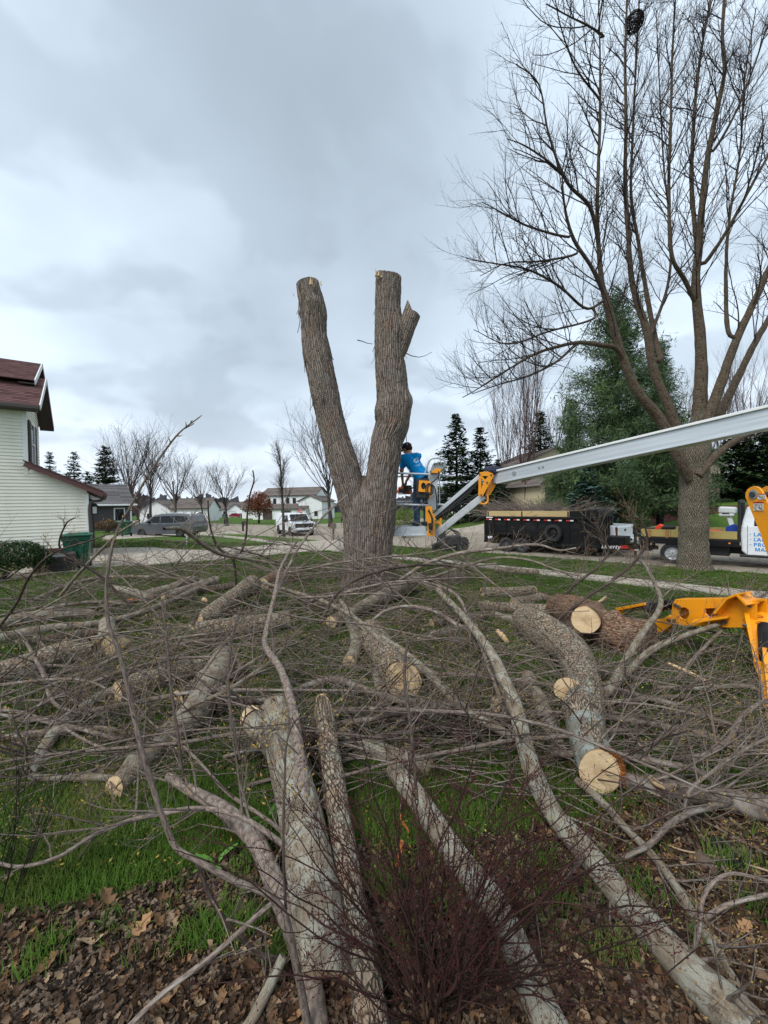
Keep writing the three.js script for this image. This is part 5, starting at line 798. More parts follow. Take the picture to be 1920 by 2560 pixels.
{ // grey minivan on the neighbour's drive, nose to the left
  const p = gd(424, 1340), t = thing('minivan', 'dark grey minivan parked side on in the neighbour drive', 'minivan', V(p.x, p.y, p.z), Math.PI - .12);
  const L = [[-2.55, .42], [-2.6, .75], [-2.56, 1.12], [-2.38, 1.55], [-2.2, 1.66], [-1.2, 1.73], [0, 1.72], [.55, 1.62], [1.35, 1.12], [1.95, 1.0], [2.4, .85], [2.56, .62], [2.52, .34], [2.3, .26], ...arch(1.58, .38, .26).reverse(), [1.1, .25], [-1.1, .25], ...arch(-1.5, .38, .26).reverse(), [-2.4, .3]];
  const b = new MB(); b.add(carShell(L, 1.98, 1.0, .26)); b.build('body', M.greyPaint, t);
  for (const g of [[[1.18, 1.08], [.62, 1.52], [.1, 1.56], [.1, 1.05]], [[.04, 1.05], [.04, 1.57], [-1.0, 1.58], [-1.0, 1.06]], [[-1.06, 1.06], [-1.06, 1.58], [-2.02, 1.52], [-2.25, 1.14]]]) sideGlass(t, g, 1.99, 1.0, .26);
  panelQuad(t, 'windscreen', M.glass, V(1.36, 1.13, .78), V(1.36, 1.13, -.78), V(.62, 1.62, -.68), V(.62, 1.62, .68)); panelQuad(t, 'rear_window', M.glass, V(-2.575, 1.1, -.75), V(-2.575, 1.1, .75), V(-2.42, 1.52, .66), V(-2.42, 1.52, -.66));
  for (const [x, z] of [[1.58, .9], [1.58, -.9], [-1.5, .9], [-1.5, -.9]]) wheel(t, x, .34, z, .34, .22, M.darkSteel, 5);
  for (const s of [1, -1]) { const l = new MB(); l.rbox(2.36, .78, s * .68, .26, .12, .4, .04, M4().makeRotationY(0)); l.build('headlight', M.lampGlass, t); const r = new MB(); r.rbox(-2.52, 1.06, s * .84, .14, .28, .2, .04); r.build('taillight', M.red, t); const mi = new MB(); mi.rbox(.95, 1.12, s * 1.08, .14, .16, .22, .05); mi.build('mirror', M.blackMatt, t); for (const x of [-.3, .45]) { const h = new MB(); h.rbox(x, .96, s * .995, .2, .03, .03, .01); h.build('handle', M.chrome, t); } const rl = new MB(); rl.tube([V(.2, 1.75, s * .62), V(-1, 1.79, s * .62), V(-2.1, 1.73, s * .62)], [.02, .02, .02], 6, { cap0: true, cap1: true }); rl.build('roof_rail', M.chrome, t); }
  const bm = new MB(); bm.rbox(2.52, .4, 0, .12, .2, 1.7, .05); bm.build('bumper', M.blackMatt, t); const sk = new MB(); sk.rbox(0, .27, .93, 2.2, .06, .06, .02); sk.rbox(0, .27, -.93, 2.2, .06, .06, .02); sk.build('sill_trim', M.chrome, t);
}
{ // white pickup with a covered bed, on the street
  const p = gd(737, 1336), t = thing('pickup_truck', 'white pickup truck with a black grille and capped bed on the street behind the mailbox', 'pickup truck', p, Math.atan2(-.86, .5));
  const L = [[-2.7, .5], [-2.75, .95], [-2.72, 1.15], [-2.68, 1.85], [-1.1, 1.92], [.6, 1.93], [.95, 1.86], [1.55, 1.26], [2.55, 1.16], [2.72, 1.05], [2.74, .6], [2.62, .42], ...arch(1.82, .47, .42).reverse(), [1.2, .42], [-1.2, .42], ...arch(-1.82, .47, .42).reverse()];
  const b = new MB(); b.add(carShell(L, 2.02, 1.2, .16, .06)); b.build('body', M.whitePaint, t);
  for (const g of [[[1.35, 1.3], [.9, 1.78], [.3, 1.8], [.3, 1.3]], [[.22, 1.3], [.22, 1.8], [-.55, 1.8], [-.6, 1.3]]]) sideGlass(t, g, 2.03, 1.2, .16);
  panelQuad(t, 'windscreen', M.glass, V(1.57, 1.3, .84), V(1.57, 1.3, -.84), V(1.0, 1.85, -.76), V(1.0, 1.85, .76));
  { const g = new MB(); g.rbox(2.74, .93, 0, .1, .36, 1.66, .04); g.build('grille', M.blackMatt, t); for (let k = 0; k < 4; k++) { const s = new MB(); s.rbox(2.795, .8 + k * .085, 0, .02, .018, 1.5, .006); s.build('grille_bar', M.darkSteel, t); } const e = new MB(); e.rbox(2.81, .95, 0, .02, .08, .24, .01); e.build('badge', M.darkSteel, t); }
  { const g = new MB(); g.rbox(2.8, .62, 0, .2, .2, 1.98, .06); g.build('bumper', M.whitePaint, t); const l = new MB(); l.rbox(2.88, .44, 0, .08, .16, 1.5, .03); l.build('air_dam', M.blackMatt, t); const n = new MB(); n.rbox(2.91, .62, 0, .012, .13, .3, .003); n.build('number_plate', M.white, t); const tp = new MB(); tp.rbox(-1.75, 1.94, 0, 1.9, .05, 1.7, .02); tp.rbox(-.72, 1.7, 0, .02, .5, 1.8, .005); tp.build('bed_cap_trim', M.white, t); }
  for (const s of [1, -1]) { const l = new MB(); l.rbox(2.68, 1.0, s * .9, .14, .1, .2, .03); l.rbox(2.72, .8, s * .93, .12, .14, .14, .03); l.build('headlight', M.lampGlass, t); const m = new MB(); m.rbox(1.22, 1.36, s * 1.16, .14, .24, .24, .05); m.build('mirror', M.blackMatt, t); for (const x of [-.35, .55]) { const h = new MB(); h.rbox(x, 1.14, s * 1.015, .2, .04, .03, .01); h.build('handle', M.whitePaint, t); } const r = new MB(); r.rbox(-2.72, 1.05, s * .9, .06, .32, .16, .02); r.build('taillight', M.red, t); const st = new MB(); st.rbox(0, .4, s * .98, 2.1, .06, .16, .02); st.build('side_step', M.blackMatt, t); }
  for (const [x, z] of [[1.82, .92], [1.82, -.92], [-1.82, .92], [-1.82, -.92]]) wheel(t, x, .42, z, .42, .28, M.darkSteel, 6);
}
const TH = -Math.PI / 4;
{ // black dump trailer with its load of brush
  const o = V(7.23, 0, -20.16); o.y = streetLevel(o.x, o.z) + .006; const t = thing('dump_trailer', 'long black dump trailer with wooden top boards and a spare wheel on its side', 'trailer', o, TH), W = 2.05, h = W / 2;
  const b = new MB(); b.rbox(.87, 1.05, h - .02, 5.42, 1.26, .05, .012); b.rbox(.87, 1.05, -h + .02, 5.42, 1.26, .05, .012); b.rbox(3.58, 1.2, 0, .06, 1.6, W, .012); b.rbox(-1.84, 1.05, 0, .06, 1.26, W, .012); b.box(.87, .5, 0, 5.4, .08, W - .04); b.build('box', M.blackPaint, t);
  for (const x of [-1.78, -1.3, -.62, .15, .95, 1.65, 2.4, 3.05, 3.54]) for (const s of [1, -1]) { const r = new MB(); r.rbox(x, 1.02, s * (h + .025), .07, 1.16, .055, .012); r.build('side_post', M.blackPaint, t); }
  for (const z of [-.7, -.35, 0, .35, .7]) { const r = new MB(); r.rbox(3.63, 1.1, z, .05, 1.3, .07, .01); r.build('front_post', M.blackPaint, t); }
  for (const s of [1, -1]) { const r = new MB(); r.rbox(.87, 1.69, s * (h + .02), 5.5, .1, .12, .02); r.build('top_rail', M.blackPaint, t); const l = new MB(); l.rbox(.87, .47, s * (h + .01), 5.46, .12, .1, .02); l.build('bottom_rail', M.blackPaint, t);
    const w = new MB(); w.rbox(.36, 1.88, s * (h - .03), 4.12, .26, .045, .006); w.build('wooden_board', M.wood, t); for (const x of [-1.62, .2, 2.36]) { const k = new MB(); k.rbox(x, 1.84, s * (h + .0), .06, .3, .03, .006); k.build('board_bracket', M.blackMatt, t); } const f = new MB(); f.plate([[2.42, 1.7], [3.62, 1.7], [3.62, 2.06], [2.42, 2.0]], .05, M4().makeTranslation(0, 0, s * (h - .02))); f.build('front_side_panel', M.blackPaint, t); }
  { const f = new MB(); f.rbox(3.6, 2.02, 0, .1, .1, W + .1, .02); f.rbox(3.2, 2.06, 0, .7, .04, .5, .01); f.build('front_rail', M.blackMatt, t); const w = new MB(); w.rbox(3.52, 1.88, 0, .04, .26, 1.9, .006); w.build('wooden_board', M.wood, t); }
  for (let k = 0; k < 9; k++) { const x = -1.62 + k * .5; const r = new MB(); r.box(x, 1.585, h + .056, .17, .055, .006); r.build('red_reflector', M.red, t); const q = new MB(); q.box(x + .16, 1.585, h + .056, .14, .055, .006); q.build('white_reflector', M.white, t); }
  { const q = new MB(); q.box(-1.5, 1.69, h + .084, .36, .05, .006); q.build('white_sticker', M.white, t); const w = new MB(); w.plate([[-1.62, .72], [-1.44, .74], [-1.34, .7], [-1.42, .62], [-1.6, .6]], .006, M4().makeTranslation(0, 0, h + .062)); w.build('small_decal', M.white, t); }
  { const f = new MB(); f.plate([[-1.14, .62], [-.98, .9], [.62, .9], [.82, .62], [.77, .62], [.58, .86], [-.94, .86], [-1.1, .62]], .3, M4().makeTranslation(-.03, .0, h + .1), [], .004); f.build('mudguard', M.blackPaint, t); const g = new MB(); g.plate([[-1.14, .62], [-.98, .9], [.62, .9], [.82, .62], [.77, .62], [.58, .86], [-.94, .86], [-1.1, .62]], .3, M4().makeTranslation(-.03, .0, -h - .1)); g.build('mudguard', M.blackPaint, t); }
  for (const x of [-.56, .26]) for (const s of [1, -1]) wheel(t, x, .36, s * (h + .09), .36, .24, M.darkSteel, 6);
  wheel(t, 1.765, 1.02, h + .16, .385, .24, M.blackPaint, 8, 'spare_wheel');
  { const f = new MB(); f.box(.9, .38, .5, 5.3, .14, .12); f.box(.9, .38, -.5, 5.3, .14, .12); f.build('chassis', M.blackMatt, t); for (const s of [1, -1]) { const g = new MB(); g.beam(V(3.4, .46, s * .78), V(5.3, .46, s * .08), .1, .2); g.build('drawbar', M.blackPaint, t); } const tb = new MB(); tb.rbox(4.05, .72, 0, .78, .36, .9, .03); tb.build('toolbox', M.blackPaint, t); const jk = new MB(); jk.cyl(V(4.72, .1, 0), V(4.72, 1.08, 0), .06, .06, 12); jk.rbox(4.72, .06, 0, .24, .04, .24, .01); jk.rbox(4.72, 1.1, 0, .14, .1, .14, .02); jk.build('jack', M.blackMatt, t); const cp = new MB(); cp.rbox(5.36, .5, 0, .34, .16, .16, .03); cp.build('coupling', M.darkSteel, t); const hd = new MB(); hd.cyl(V(4.72, 1.05, 0), V(4.95, 1.05, .1), .015); hd.build('jack_handle', M.chrome, t); }
  { const dir = V(1.9, 0, -.7).normalize(), m = M4().makeBasis(dir, V(0, 1, 0), dir.clone().cross(V(0, 1, 0))).setPosition(3.62, .415, .775); const b = new MB(); b.add(textGeo('Liberty', .15, .005, .28), m); b.build('lettering', M.white, t); const r = new MB(); r.box(.86, .05, .003, .3, .07, .006, m); r.build('red_reflector', M.red, t); const st = new MB(); st.plate([[.78, .1], [1.06, .13], [1.0, .09], [1.12, .08], [.8, .05]], .005, M4().multiplyMatrices(m, M4().makeTranslation(-.05, .03, .004))); st.build('red_flourish', M.red, t); for (const [x, mm] of [[1.14, M.red], [1.3, M.white], [-.4, M.red], [-.24, M.white]]) { const q = new MB(); q.box(x, -.03, .004, .15, .05, .006, m); q.build(mm === M.red ? 'red_reflector' : 'white_reflector', mm, t); } }
  { const q = new MB(); for (const z of [-.7, .7]) q.beam(V(-1.9, .4, z), V(-1.9, 1.9, z), .08, .08); q.build('tailgate_post', M.blackMatt, t); }
  // the brush in the trailer
  const rnd = rng(91), l = thing('brush_load', 'load of cut brush and bare twigs piled in the black trailer', 'brush', V(o.x, o.y + 1.5, o.z), TH), w = new MB(), f = new MB();
  for (let k = 0; k < 170; k++) { const q = V(-1.7 + 4.2 * rnd(), .0 + .3 * rnd(), (rnd() - .5) * 1.5), P = [q]; let d = V(-.9 + .35 * rnd(), .25 + .45 * rnd(), (rnd() - .5) * .6).normalize(); if (rnd() < .25) d.x *= -1; const L = 1 + 1.3 * rnd(); for (let j = 0; j < 6; j++) { d.add(V((rnd() - .5) * .3, -.09, (rnd() - .5) * .3)).normalize(); P.push(P[j].clone().addScaledVector(d, L / 6)); } const r = .016 + .02 * rnd(), R = P.map((_, j) => r * (1 - .13 * j)); w.tube(P, R, 5, { rep: 1, vs: 3 }); sprout(f, P, R, { n: [6, 3], len: [.6, .3], r: [.012, .009], up: .2, curl: .0, kink: .3, fall: .4 }, rnd, null); }
  tag(w.build('branches', M.twigPale, l), null, null, null, 'stuff'); tag(f.build('twigs', M.twig, l), null, null, null, 'stuff');
}
{ // white flatbed truck towing it
  const o = V(11.51, 0, -15.66); o.y = streetLevel(o.x, o.z) + .006; const t = thing('flatbed_truck', 'white flatbed work truck with blue lettering on its door at the right edge', 'truck', o, TH), h = 1.17;
  const d = new MB(); d.rbox(.42, .94, 0, 2.9, .07, 2 * h, .02); d.build('deck', M.blackPaint, t); for (const s of [1, -1]) { const r = new MB(); r.rbox(.42, .84, s * (h - .02), 2.92, .22, .06, .02); r.build('deck_rail', M.blackPaint, t); } const rr = new MB(); rr.rbox(-1.04, .78, 0, .08, .42, 2 * h, .02); rr.build('rear_rail', M.blackMatt, t); const ht = new MB(); ht.rbox(-1.1, .5, 0, .5, .12, .14, .02); ht.box(-.9, .62, .5, .1, .4, .1); ht.box(-.9, .62, -.5, .1, .4, .1); ht.build('hitch', M.blackMatt, t);
  for (const s of [1, -1]) for (let k = 0; k < 3; k++) { const w = new MB(); w.rbox(-.52 + k * .935, 1.13, s * (h - .06), .925, .27, .045, .006); w.build('side_board', M.woodGreen, t); } for (const x of [-.72, -.16, 1.03]) for (const s of [1, -1]) { const w = new MB(); w.rbox(x, 1.12, s * (h - .015), .1, .3, .045, .006); w.build('stake', M.woodBrown, t); }
  { const w = new MB(); w.rbox(-.98, 1.13, 0, .045, .27, 2.2, .006); w.build('tail_board', M.woodGreen, t); }
  for (const z of [-1, -.34, .34, 1]) { const r = new MB(); r.rbox(1.86, 1.62, z, .08, 1.36, .1, .02); r.build('rack_post', M.blackMatt, t); } for (const y of [1.3, 2.28]) { const r = new MB(); r.rbox(1.86, y, 0, .09, .1, 2.12, .02); r.build('rack_rail', M.blackMatt, t); }
  const cx = 1.97; // cab
  const L = [[cx, .62], [cx - .04, 1.2], [cx + .02, 1.6], [cx + .12, 2.05], [cx + .3, 2.2], [cx + 1.2, 2.24], [cx + 1.75, 2.12], [cx + 2.35, 1.5], [cx + 3.5, 1.38], [cx + 3.65, 1.2], [cx + 3.68, .7], [cx + 3.5, .55], ...arch(cx + 2.75, .5, .5).reverse(), [cx + 2.1, .5], [cx + .12, .5]];
  const b = new MB(); b.add(carShell(L, 2.0, 1.42, .2, .08)); b.build('cab', M.whitePaint, t);
  sideGlass(t, [[cx + .26, 1.46], [cx + .28, 1.95], [cx + .4, 2.06], [cx + 1.05, 2.06], [cx + 1.05, 1.46]], 2.01, 1.42, .2); sideGlass(t, [[cx + 1.15, 1.46], [cx + 1.15, 2.06], [cx + 1.7, 2.02], [cx + 2.1, 1.5]], 2.01, 1.42, .2);
  panelQuad(t, 'windscreen', M.glass, V(cx + 2.4, 1.52, .8), V(cx + 2.4, 1.52, -.8), V(cx + 1.82, 2.12, -.72), V(cx + 1.82, 2.12, .72));
  { const s = new MB(); s.box(cx + .1, 1.0, .998, .012, .95, .01); s.box(cx + 1.1, 1.0, .998, .012, .95, .01); s.build('door_seam', M.blackMatt, t); const g = new MB(); g.rbox(cx + 1.0, 1.3, 1.0, .2, .05, .04, .015); g.build('handle', M.blackMatt, t); const st = new MB(); st.cyl(V(cx - .1, .45, .98), V(cx + 2.1, .45, .98), .05, .05, 10); st.build('side_step', M.blackMatt, t); const lb = new MB(); lb.rbox(cx + .3, 2.38, 0, .22, .1, 1.3, .03); lb.build('amber_light_bar', M.amber, t); const sp = new MB(); sp.box(cx + .3, 2.29, .4, .08, .1, .06); sp.box(cx + .3, 2.29, -.4, .08, .1, .06); sp.build('light_bar_bracket', M.blackMatt, t); const mk = new MB(); mk.rbox(1.62, .86, h + .012, .06, .05, .02, .01); mk.build('marker_light', M.amber, t); const bl = new MB(); bl.rbox(.9, .55, 0, 2.2, .22, .9, .03); bl.rbox(1.2, .56, .7, .8, .34, .5, .03); bl.build('chassis', M.blackMatt, t); }
  const blue = mat([.02, .22, .58], .5), lines = [['\u00b7 LAWN CARE', .12, 1.17], ['\u00b7 LANDSCAPING', .12, 1.0], ['\u00b7 PROPERTY', .12, .83], ['   MAINTENANCE', .115, .67]];
  for (const [s, z, y] of lines) { const q = new MB(); q.add(textGeo(s, z, .004), M4().makeTranslation(cx + .15, y - .05, 1.002)); q.build('lettering', blue, t); }
  for (const s of [1, -1]) { wheel(t, 0, .385, s * (h - .14), .385, .24, M.galv, 8); wheel(t, 0, .385, s * (h - .44), .385, .24, M.darkSteel, 8); wheel(t, cx + 2.75, .385, s * .88, .385, .24, M.galv, 8); const l = new MB(); l.rbox(cx + 3.62, 1.05, s * .8, .1, .22, .26, .03); l.build('headlight', M.lampGlass, t); const m = new MB(); m.rbox(cx + 1.75, 1.62, s * 1.18, .14, .36, .24, .04); m.build('mirror', M.blackMatt, t); } { const g = new MB(); g.rbox(cx + 3.68, 1.0, 0, .06, .34, 1.2, .02); g.rbox(cx + 3.76, .62, 0, .16, .22, 1.96, .04); g.build('grille', M.blackMatt, t); }
  // things carried on the deck
  const on = (x, z, y = .98) => V(x, y, z).applyMatrix4(t.matrixWorld);
  const u = thing('outboard_motor', 'white and blue motor standing upright against the truck rack', 'motor', on(1.6, .55), TH); { const c = new MB(); c.rbox(-.12, 1.0, 0, .5, .24, .32, .07, M4().makeRotationZ(-.05), 3); c.rbox(-.1, .84, 0, .42, .1, .3, .04); c.build('cowl', M.white, u); const k = new MB(); k.rbox(-.12, .89, .15, .2, .03, .03, .01); k.build('black_band', M.blackMatt, u); const n = new MB(); n.beam(V(-.05, .82, 0), V(.06, .4, 0), .14, .14, V(1, 0, 0), .03); n.build('neck', M.white, u); const l = new MB(); l.plate([[-.12, 0], [.2, 0], [.2, .42], [.1, .5], [-.1, .4]], .16, M4(), [], .02); l.build('foot', M.blue, u); }
  const r = thing('red_case', 'bright orange red plastic case lying on the truck deck', 'case', on(.75, .3), TH); { const c = new MB(); c.rbox(0, .14, 0, 1.1, .26, .4, .04); c.rbox(.58, .16, 0, .14, .16, .22, .04); c.build('case_body', M.redPlastic, r); for (const y of [.06, .22]) { const k = new MB(); k.rbox(0, y, .2, 1.06, .03, .03, .01); k.build('rib', M.redPlastic, r); } const l = new MB(); l.rbox(.2, .15, .205, .1, .08, .02, .01); l.build('latch', M.blackMatt, r); }
  const s = thing('hand_blower', 'black and red power tool lying at the rear of the truck deck', 'power tool', on(-.42, .5), TH); { const c = new MB(); c.rbox(.18, .34, 0, .5, .16, .26, .06); c.build('tool_body', M.blackMatt, s); const k = new MB(); k.plate([[-.22, .26], [0, .3], [.04, .4], [-.06, .44], [-.16, .38]], .22, M4(), [], .02); k.build('tool_cover', M.redPlastic, s); const n = new MB(); n.tube([V(-.2, .3, 0), V(-.45, .3, .02), V(-.6, .26, .06)], [.04, .03, .03], 8, { cap0: true, cap1: true }); n.build('tool_shaft', M.darkSteel, s); const bs = new MB(); bs.rbox(.1, .12, 0, .7, .24, .5, .03); bs.build('crate_under_tool', M.blackMatt, s); }
}
{ // white pickup parked across the street, tail to the right
  const o = V(9.4, 0, -20.6); o.y = streetLevel(o.x, o.z) + .006; const t = thing('pickup_truck', 'white pickup truck parked beyond the black trailer, its tailgate in view', 'pickup truck', o, Math.PI - .42 - .5);
  const L = [[-2.7, .52], [-2.75, .75], [-2.72, 1.28], [-1.2, 1.3], [-1.12, 1.36], [-.95, 1.86], [-.6, 1.92], [.6, 1.9], [1.0, 1.8], [1.6, 1.3], [2.6, 1.2], [2.72, .6], [2.6, .45], ...arch(1.82, .45, .45).reverse(), [1.2, .45], [-1.2, .45], ...arch(-1.82, .45, .45).reverse()];
  const b = new MB(); b.add(carShell(L, 1.98, 1.3, .2, .06)); b.build('body', M.whitePaint, t);
  for (const g of [[[1.4, 1.34], [.95, 1.76], [.3, 1.8], [.3, 1.34]], [[.22, 1.34], [.22, 1.8], [-.75, 1.8], [-.95, 1.34]]]) sideGlass(t, g, 1.99, 1.3, .2);
  panelQuad(t, 'rear_window', M.glass, V(-1.13, 1.4, -.72), V(-1.13, 1.4, .72), V(-.97, 1.8, .66), V(-.97, 1.8, -.66)); panelQuad(t, 'windscreen', M.glass, V(1.62, 1.34, .8), V(1.62, 1.34, -.8), V(1.04, 1.8, -.72), V(1.04, 1.8, .72));
  { const g = new MB(); g.rbox(-2.79, 1.0, 0, .05, .5, 1.5, .02); g.build('tailgate', M.whitePaint, t); const k = new MB(); k.rbox(-2.82, 1.1, -.1, .02, .1, .16, .005); k.build('tailgate_handle', M.blackMatt, t); const p = new MB(); p.rbox(-2.9, .62, 0, .24, .2, 1.96, .05); p.build('bumper', M.whitePaint, t); const n = new MB(); n.rbox(-3.02, .66, 0, .012, .12, .3, .003); n.build('number_plate', M.blackMatt, t); }
  for (const s of [1, -1]) { const r = new MB(); r.rbox(-2.74, 1.04, s * .87, .1, .44, .2, .03); r.build('taillight', M.redDark, t); const l = new MB(); l.rbox(2.64, 1.0, s * .8, .16, .2, .3, .04); l.build('headlight', M.lampGlass, t); }
  for (const [x, z] of [[1.82, .9], [1.82, -.9], [-1.82, .9], [-1.82, -.9]]) wheel(t, x, .4, z, .4, .27, M.galv, 6);
}
{ // small tracked machine on the road, behind the bucket
  const p = gd(1125, 1376), t = thing('stump_grinder', 'low dark machine with hoses and tracks standing on the road behind the bucket', 'machine', p, .5);
  for (const s of [1, -1]) { const b = new MB(); b.plate([[-.75, .06], [-.6, 0], [.6, 0], [.75, .1], [.75, .26], [.6, .36], [-.6, .36], [-.75, .28]], .2, M4().makeTranslation(0, 0, s * .38), [], .01); b.build('track', M.rubber, t); for (const x of [-.5, -.17, .17, .5]) { const w = new MB(); w.cyl(V(x, .18, s * .37), V(x, .18, s * .51), .13, .13, 14); w.build('track_roller', M.darkSteel, t); } }
  const b = new MB(); b.rbox(-.05, .52, 0, 1.1, .4, .6, .05); b.build('engine_body', M.darkSteel, t); const c = new MB(); c.rbox(-.55, .9, 0, .12, .5, .62, .02); c.cyl(V(-.55, 1.14, -.36), V(-.55, 1.14, .36), .03); c.build('control_stand', M.blackMatt, t); const w = new MB(); w.cyl(V(.85, .3, -.06), V(.85, .3, .06), .3, .3, 24); for (let k = 0; k < 12; k++) { const a = k / 12 * 6.283; w.box(0, 0, 0, .06, .06, .18, M4().makeTranslation(.85 + .3 * Math.cos(a), .3 + .3 * Math.sin(a), 0)); } w.build('cutting_wheel', M.bolt, t);
  for (let k = 0; k < 4; k++) { const h = new MB(); h.tube(spline([V(-.5, .8, .3 - .15 * k), V(-.2, 1.0 + .06 * k, .34 - .15 * k), V(.3, .9, .3 - .12 * k), V(.6, .5, .15 - .06 * k)], 14), Array(15).fill(.022), 6); h.build('hose', M.rubber, t); } const ar = new MB(); ar.beam(V(.2, .5, .18), V(.85, .3, .12), .1, .12); ar.beam(V(.2, .5, -.18), V(.85, .3, -.12), .1, .12); ar.build('arm', M.darkSteel, t);
}
// ---------------------------------------------------------------- the lift: boom, jib, basket, leg; the worker and his saw
const camQ = camera.quaternion.clone();
function facing(px, py, d) { return M4().compose(at(px, py, d), camQ, V(d / FPX, d / FPX, d / FPX)); }
// outline in photograph pixels laid in the upright plane through two points
function planeFrame(A, B) { const u = V(B.x - A.x, 0, B.z - A.z).normalize(), n = u.clone().cross(V(0, 1, 0)); return { A, u, n, m: M4().makeBasis(u, V(0, 1, 0), n).setPosition(A), to(px, py) { const r = ray(px, py), k = A.clone().sub(camera.position).dot(n) / r.dot(n), p = r.multiplyScalar(k).add(camera.position).sub(A); return [p.dot(u), p.y]; } }; }
function planePlate(b, F, pts, thick, off = 0, holes = [], bev = .003) { b.plate(pts.map(p => F.to(...p)), thick, M4().multiplyMatrices(F.m, M4().makeTranslation(0, 0, off)), holes.map(h => h.map(p => F.to(...p))), bev); }
const ell = (cx, cy, rx, ry = rx, n = 18) => circlePts(cx, cy, rx, n, ry);
const lift = thing('aerial_lift', 'yellow and aluminium aerial lift with its basket raised beside the forked trunk', 'lift', V(at(1240, 1200, 8.6).x, 0, at(1240, 1200, 8.6).z));
const LB = (b, name, m, label) => { const o = b.build(name, m, lift, true); if (label) o.userData.label = label; return o; };
{
  // main boom: an aluminium section with a proud top flange
  const A = at(1238, 1196, 8.62), B = at(1930, 1044, 5.12), d = B.clone().sub(A).normalize(), E = B.clone().addScaledVector(d, 2.6);
  const b = new MB(); b.beam(A, E, .2, .235, V(0, 1, 0), .012); LB(b, 'boom', M.alu); const up = d.clone().cross(V(0, 1, 0)).normalize().cross(d).normalize();
  const f = new MB(), o = up.clone().multiplyScalar(.135); f.beam(A.clone().add(o).addScaledVector(d, -.12), E.clone().add(o), .27, .04, V(0, 1, 0), .008); LB(f, 'boom_flange', M.white); const g = new MB(), o2 = up.clone().multiplyScalar(-.125); g.beam(A.clone().add(o2).addScaledVector(d, .1), E.clone().add(o2), .25, .03, V(0, 1, 0), .008); LB(g, 'boom_flange', M.alu);
  const side = d.clone().cross(up).normalize(), sd = side.dot(camera.position.clone().sub(A)) > 0 ? side : side.negate(); for (const [k, r, z] of [[.55, .045, 0], [1.12, .022, .0], [1.2, .022, .0]]) { const h = new MB(), p = A.clone().addScaledVector(d, k).addScaledVector(sd, .098); h.cyl(p, p.clone().addScaledVector(sd, .014), r, r, 14); LB(h, 'bolt', M.steelGrey); }
  // knuckle between boom and jib: two pierced plates
  const kn = [[1197, 1187], [1200, 1181], [1219, 1179], [1232, 1184], [1234, 1190], [1206, 1241], [1198, 1242], [1196, 1236]].map(([x, y]) => [x - 1215, 1210 - y]), holes = [[[1204, 1190], [1221, 1190], [1213, 1199]], [[1203, 1196], [1210, 1203], [1203, 1222]]].map(h => h.map(([x, y]) => [x - 1215, 1210 - y]));
  for (const dd of [8.45, 8.72]) { const q = new MB(); q.plate(kn, 1.6, facing(1215, 1210, dd), holes, .3); LB(q, 'knuckle_plate', M.yellow); }
  { const q = new MB(); q.plate([[1246, 1183], [1266, 1182], [1268, 1202], [1264, 1208], [1258, 1207], [1254, 1196]].map(([x, y]) => [x - 1255, 1195 - y]), 22, facing(1255, 1195, 8.5), [], .6); LB(q, 'boom_bracket', M.yellow); const r = new MB(); r.plate([[1226, 1205], [1246, 1188], [1240, 1210], [1224, 1238], [1215, 1238]].map(([x, y]) => [x - 1230, 1210 - y]), 8, facing(1230, 1210, 8.62), [], .4); LB(r, 'knuckle_link', M.yellow); const s = new MB(); s.tube(spline([at(1219, 1236, 8.5), at(1219, 1254, 8.5), at(1212, 1260, 8.5), at(1200, 1258, 8.5)], 12), Array(13).fill(.022), 7, { cap0: true, cap1: true }); LB(s, 'hook', M.yellow); for (const [x, y] of [[1199, 1185], [1228, 1187], [1203, 1237], [1218, 1206], [1260, 1202]]) { const c = new MB(); c.cyl(at(x, y, 8.42), at(x, y, 8.47), .02, .02, 10); LB(c, 'bolt', M.bolt); } }
  // jib: two parallel beams, the cylinder and hoses between them
  { const b = new MB(); b.beam(at(1082, 1292, 8.92), at(1204, 1187, 8.6), .11, .085, V(0, 1, 0), .01); LB(b, 'jib_beam', M.alu); const c = new MB(); c.beam(at(1086, 1338, 8.9), at(1209, 1240, 8.58), .13, .145, V(0, 1, 0), .012); LB(c, 'jib_beam', M.galv); const e = new MB(); e.cyl(at(1090, 1296, 8.9), at(1150, 1262, 8.74), .045, .045, 12); e.cyl(at(1150, 1262, 8.74), at(1199, 1234, 8.62), .028, .028, 10); LB(e, 'jib_cylinder', M.blackMatt); const h = new MB(); h.beam(at(1100, 1285, 8.86), at(1196, 1205, 8.62), .03, .07); LB(h, 'hose_guard', M.blackMatt); for (const o of [0, 5]) { const t = new MB(); t.tube(spline([at(1092, 1290 + o, 8.8), at(1130, 1266 + o, 8.7), at(1170, 1232 + o, 8.6), at(1198, 1200 + o, 8.55)], 14), Array(15).fill(.014), 6); LB(t, 'hose', M.rubber); } }
  // bracket that carries the basket
  const pp = (pts, ox, oy) => pts.map(([x, y]) => [x - ox, oy - y]);
  for (const dd of [8.66, 8.92]) { const q = new MB(); q.plate(pp([[1064, 1266], [1080, 1266], [1081, 1284], [1087, 1290], [1087, 1337], [1083, 1341], [1069, 1339], [1069, 1305], [1064, 1303]], 1075, 1300), 1.4, facing(1075, 1300, dd), [pp(ell(1072, 1275, 1.6), 1075, 1300), pp(ell(1076, 1297, 1.5), 1075, 1300), pp(ell(1079, 1330, 1.5), 1075, 1300)], .3); LB(q, 'basket_bracket', M.yellow); }
